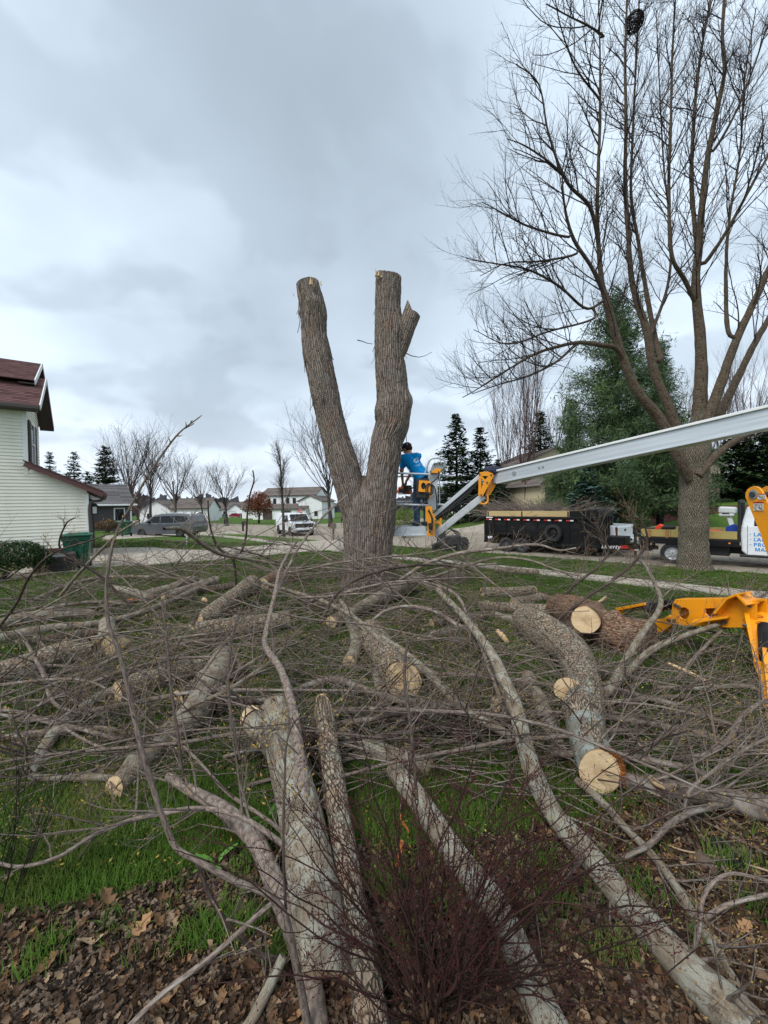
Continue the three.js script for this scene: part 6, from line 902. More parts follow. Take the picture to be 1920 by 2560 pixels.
  { const q = new MB(); q.plate(pp([[1085, 1303], [1098, 1303], [1098, 1295], [1103, 1295], [1103, 1319], [1098, 1317], [1098, 1309], [1085, 1309]], 1094, 1306), 14, facing(1094, 1306, 8.86), [], .4); LB(q, 'jib_foot', M.yellow); const c = new MB(); c.cyl(at(1074, 1308, 8.62), at(1077, 1330, 8.62), .035, .035, 10); LB(c, 'tilt_cylinder', M.blackMatt); for (const l of [[[1070, 1277], [1078, 1290], [1079, 1310], [1074, 1322]], [[1072, 1274], [1082, 1300], [1080, 1326]]]) { const t = new MB(); t.tube(spline(l.map(([x, y]) => at(x, y, 8.58)), 12), Array(13).fill(.012), 6); LB(t, 'hose', M.rubber); } }
  // basket: tray, floor, rails, mast
  const W = (x, y, z) => at(x, y, z), zf = 8.72, zb = 9.5;
  { const q = new MB(), n = 10, edge = []; for (let k = 0; k <= n; k++) { const a = k / n * Math.PI / 2; edge.push(W(978 - 14 * Math.sin(a) + 0, 1328, zf + .18 * (1 - Math.cos(a)))); } const P = [W(1064, 1327, zf), W(1000, 1328, zf), ...edge, W(962, 1327, zb)]; for (let k = 1; k < P.length; k++) { const m = P[k - 1].clone().add(P[k]).multiplyScalar(.5), L = P[k].distanceTo(P[k - 1]), dir = P[k].clone().sub(P[k - 1]).normalize(); q.box(0, 0, 0, L + .004, .2, .008, M4().makeBasis(dir, V(0, 1, 0), dir.clone().cross(V(0, 1, 0))).setPosition(m)); } const r = P[0].clone(), s = W(1064 - 40, 1322, zb); q.beam(r, s, .008, .2); q.beam(P[P.length - 1], s, .008, .2); LB(q, 'basket_tray', M.alu); }
  { const a = W(1066, 1338, zf - .02), b = W(958, 1337, zf - .02), y = a.y, q = new MB(); q.rbox((a.x + b.x) / 2, y, -(zf + zb) / 2 + .0, a.x - b.x, .03, zb - zf + .1, .01); LB(q, 'basket_floor', M.galv); }
  const rail = (l, r = .022, nm = 'guard_rail') => { const q = new MB(); q.tube(l, l.map(() => r), 10, { cap0: true, cap1: true }); LB(q, nm, M.alu); };
  rail([W(940, 1182, zf), W(1000, 1183, zf), W(1076, 1186, zf)]); rail([W(940, 1260, zf), W(1000, 1261, zf), W(1072, 1263, zf)]); rail([W(940, 1191, zb), W(1010, 1191, zb), W(1060, 1191, zb)]); rail([W(950, 1255, zb), W(1062, 1254, zb)]); rail([W(1090, 1187, 8.95), W(1132, 1190, 8.95)]); rail([W(1092, 1261, 8.95), W(1114, 1262, 8.95)]); rail([W(1098, 1188, 8.95), W(1099, 1262, 8.95)], .012, 'rail_post'); rail([W(948, 1183, zf), W(950, 1335, zf)], .018, 'rail_post'); rail([W(952, 1191, zb), W(954, 1330, zb)], .018, 'rail_post'); rail([W(1060, 1191, zb), W(1062, 1330, zb)], .018, 'rail_post');
  { const q = new MB(), a = W(1082, 1180, 8.84), c = W(1081, 1276, 8.84); q.beam(c, a, .1, .21, V(1, 0, 0), .012); LB(q, 'mast', M.galv); }
  { const q = new MB(); q.tube(spline([W(1062, 1184, 8.8), W(1068, 1166, 8.78), W(1076, 1149, 8.76), W(1084, 1146, 8.76), W(1104, 1147, 8.78), W(1112, 1153, 8.8), W(1112, 1166, 8.84), W(1106, 1186, 8.9)], 40), Array(41).fill(.02), 8, { cap0: true, cap1: true }); LB(q, 'guard_hoop', M.galv); const c = new MB(), m = facing(1092, 1170, 8.8); c.plate([[-16, -9], [-9, 9], [18, 9], [19, 3], [8, -9]], 18, m, [], 1); LB(c, 'control_box', M.steelGrey); const d = new MB(); d.plate([[-16, -10], [-2, 0], [10, -2], [6, -12]], 14, facing(1092, 1172, 8.74), [], .5); LB(d, 'control_box_base', M.yellow); for (const [x, y] of [[1086, 1162], [1092, 1161], [1099, 1161], [1105, 1162]]) { const k = new MB(); k.cyl(at(x, y, 8.7), at(x, y - 3, 8.68), .012, .016, 8); LB(k, 'control_lever', M.blackMatt); } }
  { const q = new MB(); q.rbox(0, 0, 0, 30, 48, 24, 2, facing(1057, 1222, 8.68)); LB(q, 'black_box', M.blackMatt); const y = new MB(); y.plate(pp([[1048, 1201], [1076, 1203], [1075, 1231], [1046, 1229]], 1060, 1216), 2, facing(1060, 1216, 8.54), [pp(ell(1058.5, 1215, 6, 8.5), 1060, 1216)], .3); LB(y, 'speaker_plate', M.yellow, 'yellow plate with an oval black opening'); const br = new MB(); br.plate(pp([[1070, 1210], [1079, 1210], [1079, 1240], [1072, 1245], [1070, 1243]], 1075, 1228), 3, facing(1075, 1228, 8.6), [], .3); LB(br, 'cable_bracket', M.yellow); for (const [x, y2, r] of [[1072, 1223, 7.5], [1076, 1224, 7]]) { const t = new MB(); t.tube(circlePts(0, 0, 1, 24).concat([[1, 0]]).map(([i, j]) => at(x + i * r, y2 + j * r * 1.9, 8.52)), Array(25).fill(.012), 6); LB(t, 'cable_loop', M.rubber); } const t = new MB(); t.tube(spline([[1097, 1178], [1096, 1190], [1088, 1200], [1079, 1208], [1086, 1218], [1090, 1235], [1092, 1262], [1090, 1276], [1082, 1282]].map(([x, y]) => at(x, y, 8.66)), 40), Array(41).fill(.013), 6); LB(t, 'cable', M.rubber); }
  { // dark cloth bundled over the knuckle
    const rnd = rng(17), o = at(1232, 1176, 8.55), b = new MB(), g = new THREE.IcosahedronGeometry(1, 12), P = g.attributes.position; for (let k = 0; k < P.count; k++) { const x = P.getX(k), y = P.getY(k), z = P.getZ(k), r = 1 + .22 * fbm(x * 2 + 5 * z, y * 2.4, 0, 0, 5, 4) - .2 * Math.abs(pn(x * 3 + y * 2, z * 3, 0, 0, 9)); P.setXYZ(k, x * r * .17, y * r * .105, z * r * .15); } g.computeVertexNormals(); b.add(g, M4().makeTranslation(o.x, o.y, o.z));
    const t = thing('rag', 'dark blue grey rag bundled on the joint of the lift boom', 'rag', o), off = V(0, 0, 0); b.build('cloth', mat([.05, .055, .085], .95, { bumpMap: T.cloth, bumpScale: .004 }), t, true);
  }
}
{ // the yellow stabiliser leg on the lawn at the right
  const t = thing('stabiliser_leg', 'yellow hinged stabiliser leg of the lift standing on the lawn at the right', 'stabiliser leg', V(gd(1880, 1700).x, 0, gd(1880, 1700).z));
  const Tp = at(1550, 1522, 5.7), Q = at(1870, 1530, 4.25), F = at(1938, 1850, 3.02), PF = planeFrame(Tp, Q), LF = planeFrame(Q, F), bd = (b, n, m) => b.build(n, m, t, true);
  for (const o of [-.085, .085]) { const b = new MB(); planePlate(b, PF, [[1702, 1497], [1846, 1495], [1905, 1500], [1905, 1566], [1833, 1566], [1691, 1559], [1690, 1540], [1695, 1508]], .012, o, [ell(1723, 1531, 14, 15), [[1777, 1519], [1800, 1518], [1813, 1529], [1808, 1540], [1785, 1540], [1776, 1531]]]); bd(b, 'arm_plate', M.yellow); }
  { const b = new MB(); planePlate(b, PF, [[1702, 1497], [1846, 1495], [1900, 1499], [1900, 1503], [1846, 1499], [1702, 1501]], .17); planePlate(b, PF, [[1691, 1555], [1833, 1562], [1833, 1566], [1691, 1559]], .17); bd(b, 'arm_web', M.yellow); }
  { const b = new MB(); planePlate(b, PF, [[1640, 1549], [1660, 1550], [1684, 1537], [1696, 1553], [1664, 1580], [1645, 1577]], .14, 0, [], .005); bd(b, 'arm_lug', M.yellow); const c = new MB(), z = (x, y, o = 0) => { const [u, v] = PF.to(x, y); return Tp.clone().addScaledVector(PF.u, u).add(V(0, v, 0)).addScaledVector(PF.n, o); }; c.cyl(z(1630, 1518), z(1700, 1509), .062, .062, 16); bd(c, 'cylinder', M.blackPaint); const k = new MB(); k.cyl(z(1625, 1519), z(1634, 1517), .078, .078, 16); bd(k, 'cylinder_collar', M.darkSteel); const rd = new MB(); rd.cyl(z(1552, 1527), z(1630, 1518), .025, .025, 12); bd(rd, 'cylinder_rod', M.chrome); const cv = new MB(); planePlate(cv, PF, [[1548, 1519], [1620, 1506], [1623, 1511], [1550, 1526]], .14); bd(cv, 'cylinder_cover', M.yellow); const kb = new MB(); kb.cyl(z(1551, 1531, -.07), z(1551, 1531, .07), .04, .04, 12); bd(kb, 'pin', M.yellow); for (const [x, y] of [[1703, 1510], [1712, 1515], [1700, 1549], [1828, 1553], [1686, 1548]]) { const p = new MB(); p.cyl(z(x, y, .09), z(x, y, .115), .02, .02, 10); p.cyl(z(x, y, -.09), z(x, y, -.115), .02, .02, 10); bd(p, 'bolt', M.bolt); } 
    const lv = new MB(); lv.beam(z(1765, 1548, .22), z(1838, 1537, .1), .14, .02); bd(lv, 'lever_plate', M.yellow);
    const g = new MB(); g.beam(z(1818, 1529, .12), z(1849, 1492, .12), .2, .02, V(0, 1, 0)); g.beam(z(1849, 1492, .12), z(1874, 1482, .12), .2, .02); g.beam(z(1874, 1482, .12), z(1900, 1508, .12), .2, .02); g.beam(z(1868, 1483, .16), z(1898, 1477, .16), .1, .015); bd(g, 'joint_guard', M.yellow); }
  { const b = new MB(); for (const o of [-.1]) { planePlate(b, PF, [[1838, 1512], [1866, 1510], [1878, 1560], [1872, 1604], [1856, 1600], [1842, 1570]], .014, o); } bd(b, 'joint_plate', M.yellow);
    { const w = V(.8, 0, .6), yv = Q.clone().sub(F), n0 = w.clone().cross(yv).normalize(); yv.normalize(); const n = n0.dot(camera.position.clone().sub(Q)) > 0 ? n0 : n0.negate(), u = yv.clone().cross(n).normalize(); Object.assign(LF, { u, n, m: M4().makeBasis(u, yv, n).setPosition(Q), to(px, py) { const r = ray(px, py), k = Q.clone().sub(camera.position).dot(n) / r.dot(n), p = r.multiplyScalar(k).add(camera.position).sub(Q); return [p.dot(u), p.dot(yv)]; }, y: yv }); }
    { const c = new MB(); planePlate(c, LF, [[1866, 1514], [1925, 1512], [1960, 1600], [1985, 1740], [1990, 1840], [1926, 1840], [1897, 1690], [1886, 1664], [1876, 1590]], .014, 0, [ell(1897, 1527, 11, 4.5), ell(1897, 1545, 12, 4.5), ell(1900, 1560, 12, 5)]); bd(c, 'leg_plate', M.yellow); const d = new MB(); d.beam(Q.clone().addScaledVector(LF.n, -.08).addScaledVector(LF.u, .1), F.clone().addScaledVector(LF.n, -.08).addScaledVector(LF.u, .1), .2, .12, LF.n); bd(d, 'leg_beam', M.yellow); const e = new MB(); planePlate(e, LF, [[1855, 1520], [1868, 1514], [1880, 1600], [1892, 1664], [1886, 1668], [1872, 1600]], .014, .05); bd(e, 'leg_flange', M.yellow); }
    const z = (x, y, o = 0) => { const [u, v] = LF.to(x, y); return Q.clone().addScaledVector(LF.u, u).addScaledVector(LF.y, v).addScaledVector(LF.n, o); }, sgn = 1;
    const d = new MB(); d.cyl(z(1912, 1580, .06), z(1924, 1660, .06), .06, .075, 18); d.cyl(z(1924, 1660, .06), z(1934, 1730, .06), .03, .035, 12); bd(d, 'leg_cylinder', M.blackPaint); const e = new MB(); e.beam(z(1922, 1650, .12), z(1945, 1830, .12), .1, .02, LF.n); bd(e, 'leg_cover', M.yellow); const ft = new MB(), fp = F.clone(); fp.y = landH(F.x, F.z); ft.cyl(fp.clone().add(V(.04, .01, 0)), fp.clone().add(V(.04, .05, 0)), .2, .18, 24); ft.cyl(fp.clone().add(V(.04, .05, 0)), fp.clone().add(V(.04, .22, 0)), .06, .06, 12); bd(ft, 'foot_pad', M.darkSteel);
    for (const [x, y] of [[1850, 1525], [1860, 1590], [1872, 1540]]) { const p = new MB(); p.cyl(z(x, y, sgn * .115), z(x, y, sgn * .14), .016, .016, 10); bd(p, 'bolt', M.bolt); } }
}
{ // the yellow arm of the lift body at the right edge, with its warning stickers
  const A = at(1903, 1237, 5.1), B = at(2010, 1520, 4.6), F = planeFrame(A, B), t = thing('lift_arm', 'yellow lift arm with warning stickers and a large pin at the right edge', 'lift arm', V(A.x, 0, A.z));
  const pts = []; for (let k = 0; k <= 10; k++) { const a = Math.PI * (1.08 - k / 10 * .95); pts.push([1905 + 22 * Math.cos(a), 1238 - 22 * Math.sin(a)]); } pts.push([1975, 1320], [2040, 1500], [1985, 1520], [1921, 1332]);
  for (const o of [-.09, .09]) { const b = new MB(); planePlate(b, F, pts, .02, o); b.build('arm_plate', M.yellow, t, true); } const sg = F.n.dot(camera.position.clone().sub(A)) > 0 ? 1 : -1, P = (x, y, o) => { const [u, v] = F.to(x, y); return A.clone().addScaledVector(F.u, u).add(V(0, v, 0)).addScaledVector(F.n, o); };
  const w = new MB(); w.cyl(P(1904, 1236, -.13), P(1904, 1236, .13), .035, .035, 18); w.build('pin', M.darkSteel, t, true); const q = new MB(); q.cyl(P(1904, 1236, sg * .1), P(1904, 1236, sg * .112), .062, .062, 20); q.build('washer', M.steelGrey, t, true);
  const cv = document.createElement('canvas'); cv.width = 256; cv.height = 256; const g = cv.getContext('2d'); g.fillStyle = '#f2f2ee'; g.fillRect(0, 0, 256, 256); g.fillStyle = '#c8281e'; g.fillRect(0, 0, 256, 44); g.strokeStyle = '#1c1c1c'; g.lineWidth = 9; g.strokeRect(60, 90, 90, 70); g.beginPath(); g.moveTo(70, 160); g.lineTo(50, 210); g.moveTo(150, 160); g.lineTo(170, 210); g.moveTo(150, 110); g.lineTo(200, 80); g.lineTo(215, 130); g.stroke(); g.beginPath(); g.arc(195, 190, 18, 0, 7); g.stroke();
  const ct = new THREE.CanvasTexture(cv); ct.colorSpace = THREE.SRGBColorSpace; const st = mat([1, 1, 1], .5, { map: ct });
  for (const [x0, y0, x1, y1] of [[1905, 1254, 1932, 1276], [1917, 1234, 1938, 1248]]) { const b = new MB(), c = [P(x0, y1, sg * .113), P(x1, y1, sg * .113), P(x1, y0, sg * .113), P(x0, y0, sg * .113)]; b.quad(...c); b.quad(c[3], c[2], c[1], c[0], [[0, 1], [1, 1], [1, 0], [0, 0]]); b.build('warning_sticker', st, t, true); }
  // the low body of the lift that carries the arm and boom, beyond the frame
  const bb = new MB(); bb.rbox(7.2, .55, -4.2, 1.6, .5, 1.1, .05); bb.rbox(7.4, 1.35, -4.2, .5, 1.3, .5, .04); bb.beam(at(1990, 1500, 4.65), V(7.2, .6, -4.2), .2, .2); bb.build('lift_body', M.yellow, t, true); for (const z of [-4.7, -3.7]) { const k = new MB(); k.rbox(7.2, .18, z, 1.7, .36, .28, .14); k.build('track', M.rubber, t, true); }
}
// ---- the worker
function mcubes(res, c, half, f, maxPoly = 60000) {
  const mc = new MarchingCubes(res, new THREE.MeshBasicMaterial(), false, false, maxPoly); mc.isolation = 0; const n = mc.size, h = mc.halfsize, F = mc.field;
  for (let k = 0; k < n; k++) for (let j = 0; j < n; j++) for (let i = 0; i < n; i++) F[i + j * n + k * n * n] = -f(c.x + (i - h) / h * half, c.y + (j - h) / h * half, c.z + (k - h) / h * half);
  mc.update(); const cnt = mc.count, P = new Float32Array(mc.positionArray.slice(0, cnt * 3)), N = new Float32Array(mc.normalArray.slice(0, cnt * 3)), U = new Float32Array(cnt * 2);
  for (let k = 0; k < cnt; k++) { P[k * 3] = c.x + P[k * 3] * half; P[k * 3 + 1] = c.y + P[k * 3 + 1] * half; P[k * 3 + 2] = c.z + P[k * 3 + 2] * half; const l = Math.hypot(N[k * 3], N[k * 3 + 1], N[k * 3 + 2]) || 1; N[k * 3] /= l; N[k * 3 + 1] /= l; N[k * 3 + 2] /= l; U[k * 2] = (P[k * 3] + P[k * 3 + 2]) * 1.6; U[k * 2 + 1] = P[k * 3 + 1] * 1.6; }
  const g = new THREE.BufferGeometry(); g.setAttribute('position', new THREE.BufferAttribute(P, 3)); g.setAttribute('normal', new THREE.BufferAttribute(N, 3)); g.setAttribute('uv', new THREE.BufferAttribute(U, 2)); return g;
}
const smin = (a, b, k) => { const h = clamp(.5 + .5 * (b - a) / k); return lerp(b, a, h) - k * h * (1 - h); };
function caps(list, k = .03) { const L = list.map(([a, b, r0, r1, sz]) => [V(...a), V(...b), r0, r1, sz || 1]); return (x, y, z) => { let d = 1e3; for (const [a, b, r0, r1, sz] of L) { const bx = b.x - a.x, by = b.y - a.y, bz = (b.z - a.z), px = x - a.x, py = y - a.y, pz = z - a.z, t = clamp((px * bx + py * by + pz * bz) / (bx * bx + by * by + bz * bz + 1e-9)), q = Math.hypot(px - bx * t, py - by * t, pz - bz * t) - lerp(r0, r1, t); d = smin(d, q, k); } return d; }; }
{
  const O = at(1056, 1315, 9.08), t = thing('person', 'person in a blue t-shirt, jeans and dark cap leaning over a chainsaw', 'person', O, 0);
  const J = { head: [-.315, 1.755, -.06], neck: [-.275, 1.63, -.02], chest: [-.2, 1.45, -.02], waist: [-.055, 1.2, 0], pelv: [-.01, 1.08, 0], sl: [-.375, 1.565, -.06], sr: [-.11, 1.58, .06], el: [-.445, 1.29, -.16], er: [-.2, 1.26, -.3], wl: [-.415, 1.02, -.36], wr: [-.33, 1.04, -.44], hl: [-.085, 1.04, 0], hr: [.075, 1.04, .0], kl: [-.125, .55, -.04], kr: [.105, .55, -.06], al: [-.12, .1, .04], ar: [.09, .1, .01] };
  const torso = (e) => [[J.neck, J.chest, .075 + e, .13 + e], [J.sl, J.sr, .075 + e, .08 + e], [J.chest, J.waist, .135 + e, .125 + e], [J.waist, J.pelv, .125 + e, .135 + e], [[-.26, 1.5, -.03], [-.12, 1.32, .0], .12 + e, .13 + e]];
  const body = caps([[J.head, J.neck, .055, .055], ...torso(0), [J.sl, J.el, .055, .043], [J.el, J.wl, .042, .03], [J.sr, J.er, .055, .043], [J.er, J.wr, .042, .03], [J.hl, J.kl, .085, .058], [J.kl, J.al, .055, .04], [J.hr, J.kr, .085, .058], [J.kr, J.ar, .055, .04]], .04);
  const bm = new MB(); bm.add(mcubes(92, V(-.15, .9, -.1), 1.0, body));
  // head with face, turned down to the left and away
  const hd = V(...J.head), fw = V(-.72, -.42, -.55).normalize(), rt = fw.clone().cross(V(0, 1, 0)).normalize(), up = rt.clone().cross(fw).normalize(), hp = (a, b, c) => { const p = hd.clone().addScaledVector(rt, a).addScaledVector(up, b).addScaledVector(fw, c); return [p.x, p.y, p.z]; };
  const head = caps([[hp(0, .03, -.025), hp(0, .03, .015), .092, .085], [hp(0, -.02, .02), hp(0, -.075, .05), .07, .045], [hp(0, .0, .09), hp(0, -.03, .112), .012, .018], [hp(-.03, -.055, .075), hp(.03, -.055, .075), .014, .014], [hp(-.04, .02, .075), hp(.04, .02, .075), .018, .018], [hp(.083, .01, -.02), hp(.088, -.03, -.01), .012, .01], [hp(-.083, .01, -.02), hp(-.088, -.03, -.01), .012, .01], [hp(0, -.03, -.04), J.neck, .055, .06]], .02);
  bm.add(mcubes(56, hd, .19, head));
  // hands: palm, four fingers closed round the handle, thumb from the side
  for (const [w, hnd, g] of [[J.wl, V(-.405, .955, -.42), V(.5, -.1, -.6).normalize()], [J.wr, V(-.335, .99, -.5), V(-.5, -.2, .55).normalize()]]) {
    const W = V(...w), d = hnd.clone().sub(W).normalize(), s = g, n = d.clone().cross(s).normalize(), P = (a, b, c) => { const p = hnd.clone().addScaledVector(d, a).addScaledVector(s, b).addScaledVector(n, c); return [p.x, p.y, p.z]; }, L = [[w, P(-.01, 0, 0), .027, .028], [P(0, -.025, 0), P(.04, -.028, .0), .02, .016], [P(0, .025, 0), P(.04, .028, 0), .02, .016]];
    [[-.032, .9], [-.011, 1.05], [.011, 1], [.032, .82]].forEach(([o, l]) => { L.push([P(.045, o, 0), P(.045 + .03 * l, o, .018), .0095, .009], [P(.045 + .03 * l, o, .018), P(.05 + .026 * l, o, .045 * l), .009, .0085], [P(.05 + .026 * l, o, .045 * l), P(.035, o, .058 * l), .0085, .0075]); }); L.push([P(.0, -.03, .008), P(.025, -.045, .03), .012, .0105], [P(.025, -.045, .03), P(.04, -.036, .052), .0105, .009]);
    bm.add(mcubes(60, hnd, .12, caps(L, .008)));
  }
  bm.build('body', M.skin, t);
  { const b = new MB(); for (const s of [-1, 1]) { const e = V(...hp(s * .033, .025, .086)); b.add(new THREE.SphereGeometry(.011, 10, 8), M4().makeTranslation(e.x, e.y, e.z)); } b.build('eyes', M.white, t); }
  { const f = caps([[hp(0, .03, -.035), hp(0, .0, -.045), .1, .085], [hp(.05, .0, -.03), hp(-.05, .0, -.03), .05, .05]], .02), ff = (x, y, z) => { const q = V(x, y, z).sub(hd); return Math.max(f(x, y, z), q.dot(fw) - .01); }; const b = new MB(); b.add(mcubes(44, hd, .18, ff)); b.build('hair', mat([.03, .02, .014], .9), t); }
  { const f = caps([[hp(0, .05, -.02), hp(0, .06, .01), .106, .1]], .02), ff = (x, y, z) => Math.max(f(x, y, z), -(V(x, y, z).sub(hd).dot(up) - .028)); const b = new MB(); b.add(mcubes(52, hd.clone().add(V(0, .05, 0)), .17, ff)); b.build('cap', M.capM, t); const br = new MB(), m = M4().makeBasis(rt, fw, up.clone()).setPosition(...hp(0, .035, .07)); br.plate([[-.085, .0], [-.075, .06], [-.03, .1], [.03, .1], [.075, .06], [.085, 0]], .012, m, [], .002); br.build('cap_brim', M.capM, t); const lg = new MB(), p = V(...hp(.062, .075, -.1)); lg.add(new THREE.SphereGeometry(.02, 8, 6), M4().makeTranslation(p.x, p.y, p.z).multiply(M4().makeScale(1, 1.2, .6))); lg.build('cap_emblem', M.white, t); }
  // shirt with sleeves, wrinkled; printed back
  const wr = (x, y, z) => .009 * pn(x * 9 + y * 6, y * 7 - z * 8, 0, 0, 3) + .005 * pn(x * 20, y * 16 + z * 20, 0, 0, 8);
  const sh = caps([...torso(.022), [J.sl, [-.425, 1.38, -.12], .075, .07], [J.sr, [-.16, 1.4, -.15], .078, .072], [[-.05, 1.2, 0], [0, 1.12, 0], .155, .165]], .045), shirt = (x, y, z) => Math.max(sh(x, y, z) + wr(x, y, z), 1.1 + .05 * Math.sin(x * 14) - .12 * (x + .1) - y, y - 1.635);
  const sb = new MB(); sb.add(mcubes(84, V(-.17, 1.36, -.03), .44, shirt)); const smesh = sb.build('t_shirt', M.blueCloth, t);
  { const cv = document.createElement('canvas'); cv.width = 256; cv.height = 256; const g = cv.getContext('2d'), r = rng(4); g.clearRect(0, 0, 256, 256); g.fillStyle = 'rgba(225,240,250,.85)'; for (let k = 0; k < 46; k++) { const a = r() * 6.28, q = 20 + 34 * r(); g.beginPath(); g.ellipse(128 + q * 1.3 * Math.cos(a), 84 + q * .8 * Math.sin(a), 5 + 9 * r(), 4 + 6 * r(), r() * 3, 0, 7); g.fill(); } g.fillRect(118, 96, 14, 44); for (const [y, w] of [[166, 150], [190, 110]]) for (let x = 128 - w / 2; x < 128 + w / 2; x += 13) if (r() < .85) g.fillRect(x, y + 4 * r(), 8, 13);
    const tx = new THREE.CanvasTexture(cv); tx.colorSpace = THREE.SRGBColorSpace; smesh.updateMatrixWorld(true); const pos = V(-.105, 1.43, .16).applyMatrix4(t.matrixWorld), dg = new DecalGeometry(smesh, pos, new THREE.Euler(-.1, .15, .5), V(.26, .3, .25)); dg.translate(-O.x, -O.y, -O.z); const N = dg.attributes.normal, P = dg.attributes.position; for (let k = 0; k < P.count; k++) P.setXYZ(k, P.getX(k) + N.getX(k) * .004, P.getY(k) + N.getY(k) * .004, P.getZ(k) + N.getZ(k) * .004);
    const d = flagShadow(new THREE.Mesh(dg, mat([.8, .85, .9], .85, { map: tx, transparent: true, alphaTest: .3 }))); d.name = 'shirt_print'; smesh.add(d); }
  const jn = caps([[[-.03, 1.17, 0], J.pelv, .125, .145], [J.hl, J.kl, .108, .08], [J.kl, [-.12, .07, .03], .078, .068], [J.hr, J.kr, .108, .08], [J.kr, [.09, .07, .0], .078, .068]], .03), jeans = (x, y, z) => Math.max(jn(x, y, z) + .6 * wr(x * 1.2, y * 1.5, z) + .006 * Math.sin(y * 60 + 5 * x) * smooth(.3, .1, y), y - 1.2);
  const jb = new MB(); jb.add(mcubes(92, V(0, .62, 0), .64, jeans)); jb.build('jeans', M.denim, t);
  { const b = new MB(); b.tube(circlePts(0, 0, .155, 24, .155).concat([[.155, 0]]).map(([x, z]) => V(-.035 + x * .98, 1.175 - x * .1, z)), Array(25).fill(.018), 6); b.build('belt', M.blackMatt, t); }
  for (const [a, to] of [[[-.12, .07, .04], [-.2, .045, -.13]], [[.09, .07, .01], [.03, .045, -.17]]]) { const f = caps([[a, [a[0], .05, a[2] + .04], .06, .05], [[a[0], .05, a[2] + .02], to, .052, .042]], .02), s = (x, y, z) => Math.max(f(x, y, z), .003 - y); const b = new MB(); b.add(mcubes(48, V((a[0] + to[0]) / 2, .08, (a[2] + to[2]) / 2), .2, s)); b.build('boot', mat([.045, .05, .065], .8), t); }
  // chainsaw, held against the trunk
  const s = thing('chainsaw', 'orange and black chainsaw held against the forked trunk', 'chainsaw', O.clone().add(V(-.36, .8, -.46)), 0); { const b = new MB(); b.rbox(.0, .0, .0, .34, .13, .2, .04); b.rbox(-.06, .07, 0, .2, .09, .18, .03); b.build('engine_cover', M.orange, s); const k = new MB(); k.rbox(.06, .1, .02, .2, .09, .2, .03); k.rbox(-.02, .02, .1, .26, .1, .03, .01); k.build('engine_body', M.blackMatt, s); const h = new MB(); h.tube(spline([V(-.02, .02, .11), V(-.03, .15, .12), V(-.04, .2, .04), V(-.05, .19, -.06), V(-.04, .05, -.12)], 20), Array(21).fill(.013), 8); h.build('front_handle', M.blackMatt, s); const r = new MB(); r.tube(spline([V(.15, .06, 0), V(.24, .12, 0), V(.32, .08, 0), V(.3, -.02, 0), V(.16, -.04, 0)], 20), Array(21).fill(.016), 8); r.build('rear_handle', M.blackMatt, s); const br = new MB(); br.plate([[-.16, -.03], [-.62, -.025], [-.66, .0], [-.62, .045], [-.16, .05]], .006, M4().makeTranslation(0, 0, -.08)); br.build('guide_bar', M.galv, s); const gd_ = new MB(); gd_.plate([[-.1, .08], [-.06, .22], [-.02, .22], [-.05, .08]], .16, M4()); gd_.build('hand_guard', M.blackMatt, s); const w = new MB(); w.rbox(-.1, -.02, .1, .1, .1, .02, .01); w.build('side_badge', M.white, s); }
}
// ---------------------------------------------------------------- beyond the street and to the horizon
const ground = (px, d) => { const p = at(px, 1262, d); p.y = landH(p.x, p.z); return p; };
// a bare tree one metre tall, drawn up to size
function bareKind(seed, { trunk = .22, fan = .55, n = 13, up = .4, leader = true, stems = 1, len = .42, tw = 6, twM = M.hazedTwig } = {}) {
  const r = rng(seed), o = new THREE.Group(), b = new MB(), c = new MB();
  for (let s = 0; s < stems; s++) {
    const lean = stems > 1 ? V((r() - .5) * .5, 1, (r() - .5) * .4).normalize() : V((r() - .5) * .06, 1, (r() - .5) * .06).normalize(), H = leader ? .9 : trunk + .18, P = []; let q = V(0, 0, 0), d = lean; for (let k = 0; k <= 9; k++) { P.push(q); d = d.clone().add(V((r() - .5) * .12, .06, (r() - .5) * .12)).normalize(); q = q.clone().addScaledVector(d, H / 9); }
    const r0 = stems > 1 ? .0045 : .022, R = P.map((_, k) => r0 * (1 - .085 * k)); R[0] *= 1.3; b.tube(P, R, 9, { rep: 2, vs: 5 });
    sprout(c, P, R, { n: [Math.round(n / Math.sqrt(stems)), tw + 3, 4], len: [len * 1.15, .24, .1], r: [.0048, .0023, .0016], t0: trunk / H, a0: .3, a1: fan + .45, up, curl: .06, kink: .2, fall: leader ? .62 : .25, tip: .35, seg: .06 }, r, null);
  }
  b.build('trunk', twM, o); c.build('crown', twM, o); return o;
}
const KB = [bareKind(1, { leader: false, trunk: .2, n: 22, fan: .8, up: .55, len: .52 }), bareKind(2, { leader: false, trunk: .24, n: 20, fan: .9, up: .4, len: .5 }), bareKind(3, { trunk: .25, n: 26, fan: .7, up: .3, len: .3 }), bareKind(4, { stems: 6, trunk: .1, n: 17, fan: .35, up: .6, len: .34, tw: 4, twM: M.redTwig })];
function plantTree(kind, px, d, top, label, turn = 0, wide = 1, group = null) {
  const p = ground(px, d), h = (at(px, top, d).y - p.y) * (kind === 2 ? 1.05 : 1.2), o = KB[kind].clone(); o.name = numbered('bare_tree'); scene.add(o); o.position.copy(p); o.rotation.y = turn; o.scale.set(h * wide, h, h * wide); return tag(o, label, 'tree', group);
}
